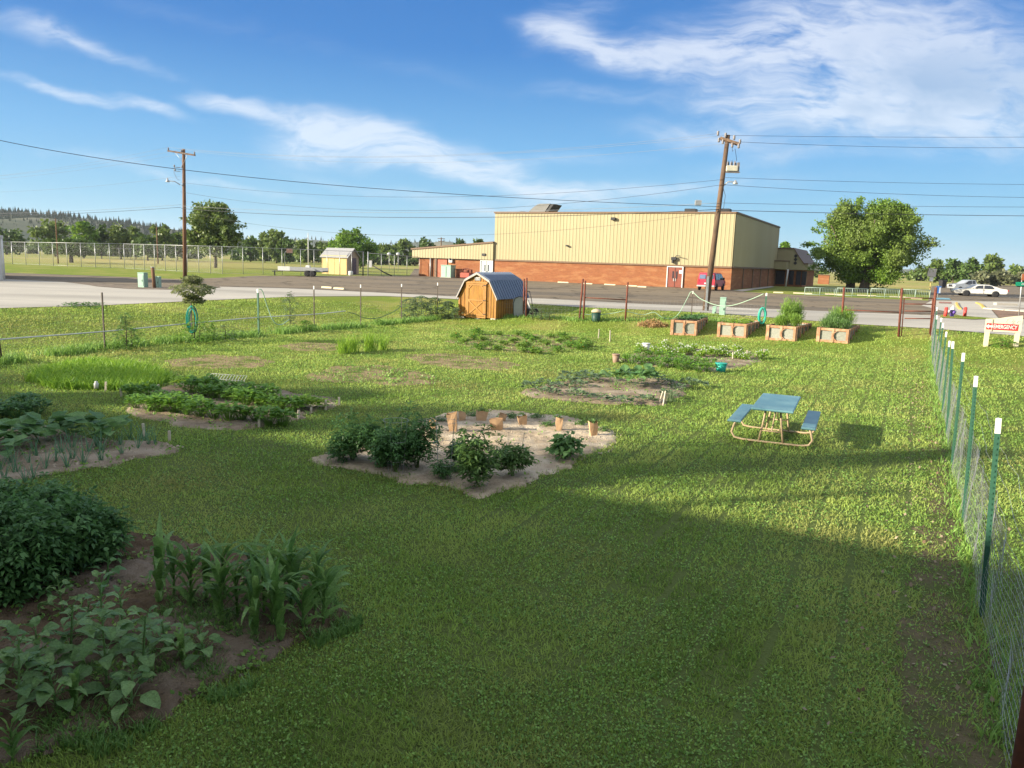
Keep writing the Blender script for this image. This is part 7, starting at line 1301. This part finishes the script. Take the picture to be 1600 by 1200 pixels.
# what grows in the raised beds: each planting is its own thing
def inbed(i, fx, fy): a, u_, s_, w_, L_, h, t = RB[i]; q = a+u_*w_*fx+s_*L_*fy; return Vector((q.x, q.y, a.z+h-.1))
def bedplant(i, mk, spots, lab, g, s0=.9, s1=1.1):
    pr = mk(); us_ = False
    for fx, fy in spots: place(pr, us_, inbed(i, fx, fy), random.random()*6.28, lab, random.uniform(s0, s1), g); us_ = True
bedplant(0, lambda: leafclump('cabbage_plant', 'cabbage plant', .28, .24, 60, .17, 'tomato', .7, False, 5), [(.3, .25), (.7, .3), (.3, .5), (.7, .55), (.3, .75), (.7, .8), (.5, .92)], 'dark low cabbage in the raised bed nearest the leaning pole', 'cabbages in the first raised bed')
bedplant(1, lambda: leafclump('lettuce_plant', 'lettuce', .28, .16, 60, .13, 'lettuce', .7, False, 6), [(.25, .15), (.7, .2), (.3, .4), (.7, .45), (.3, .65), (.7, .7), (.5, .88)], 'light green lettuce in the second raised bed', 'lettuces in the second raised bed')
def ferny(name, lab, r_, h, n, m='fern', fl=0):
    t = thing(name, lab, 'fern plant'); P = RNG.normal(size=(n, 3)); P = unit(P)*(RNG.random((n, 1))**.6)*(1+.25*np.sin(P[:, :1]*9+P[:, 2:]*7)); P = np.stack([P[:, 0]*r_, P[:, 1]*r_, h*.5+P[:, 2]*h*.48], 1); d_ = unit(P-np.array([0, 0, -.2])+.5*RNG.normal(size=(n, 3))*h+np.array([0, 0, .7])); s_ = unit(np.cross(d_, RNG.normal(size=(n, 3))))*.009
    np_mesh('foliage', np.stack([P-s_, P+s_, P+d_*.13+s_*.3, P+d_*.13-s_*.3], 1), 4, PM[m], None, t); s = MB(); [s.tube([(0, 0, 0), (math.cos(k)*r_*.3, math.sin(k)*r_*.3, h*.5), (math.cos(k)*r_*.6, math.sin(k)*r_*.6, h*.9)], .008, 5, .003) for k in range(7)]; s.build('stem', PM['stem'], t, fix=False)
    if fl: q = P[RNG.integers(0, n, fl)]*1.03; np_mesh('blossoms', leaf_quads(q, .03, up=.4, asp=.9), 4, PM['petal_w'], None, t)
    return t
for k, (fx, fy, r_, h, lab) in enumerate(((.45, .45, .36, 1.35, 'tallest feathery fern in the third raised bed'), (.65, .7, .38, 1.2, 'feathery fern at the back of the third raised bed'), (.8, .3, .35, .6, 'lower feathery fern at the right of the third raised bed'), (.35, .25, .3, .5, 'low feathery fern at the front of the third raised bed'))): t = ferny('fern_plant', lab, r_, h, 1700); t.location = inbed(2, fx, fy)
for k, (fx, fy, r_, h, fl, lab) in enumerate(((.3, .2, .4, .5, 60, 'white-flecked herb at the front left of the fourth raised bed'), (.7, .2, .4, .45, 60, 'white-flecked herb at the front right of the fourth raised bed'), (.4, .5, .45, .75, 40, 'white-flecked herb in the middle of the fourth raised bed'), (.7, .6, .45, .95, 0, 'tall yellow green fern in the fourth raised bed'), (.4, .8, .42, .95, 0, 'tall fern at the back of the fourth raised bed'))): t = ferny('herb_plant', lab, r_, h, 1700, 'fern' if not fl else 'pepper', fl); t.location = inbed(3, fx, fy)

# ragged grass hanging over the edges of the plots
P = []
for key, px in (BEDS | DRY).items():
    poly = POLYS[key]; n_ = len(poly)
    for i in range(n_):
        a, b = np.array(poly[i]), np.array(poly[(i+1) % n_]); L_ = np.hypot(*(b-a)); k = int(L_*(170 if key in 'AB' else 60)); s_ = RNG.random(k)[:, None]; q = a*(1-s_)+b*s_; q = q+RNG.normal(size=(k, 2))*.09
        q[:, 0] -= .16*snoise(q[:, 0], q[:, 1], 2.2, 1); q[:, 1] -= .16*snoise(q[:, 0], q[:, 1], 2.6, 4); P.append(q[snoise(q[:, 0], q[:, 1], 3.7, 2) > -.25])
P = np.concatenate(P); P = np.stack([P[:, 0], P[:, 1], TH(P[:, 0], P[:, 1])], 1); tuftfield('edge_grass', 'ragged grass hanging over the plot edges', P, .075, m_grass, .005)

# ================================================================ haze
hb = MB().box((0, 3000, 70), (8600, 6800, 143)).build('haze', [], None)
hm = bpy.data.materials.new('haze_air'); hm.use_nodes = True; hn = hm.node_tree.nodes; hn.clear(); ho = hn.new('ShaderNodeOutputMaterial'); hv = hn.new('ShaderNodeVolumePrincipled')
hv.inputs['Density'].default_value = .0001; hv.inputs['Color'].default_value = (.82, .9, 1, 1); hv.inputs['Anisotropy'].default_value = .2; hm.node_tree.links.new(hv.outputs[0], ho.inputs['Volume'])
hb.data.materials.clear(); hb.data.materials.append(hm); tag(hb, 'thin evening haze over the field', None, None, 'stuff')
sc.cycles.volume_bounces = 0; sc.cycles.volume_max_steps = 16
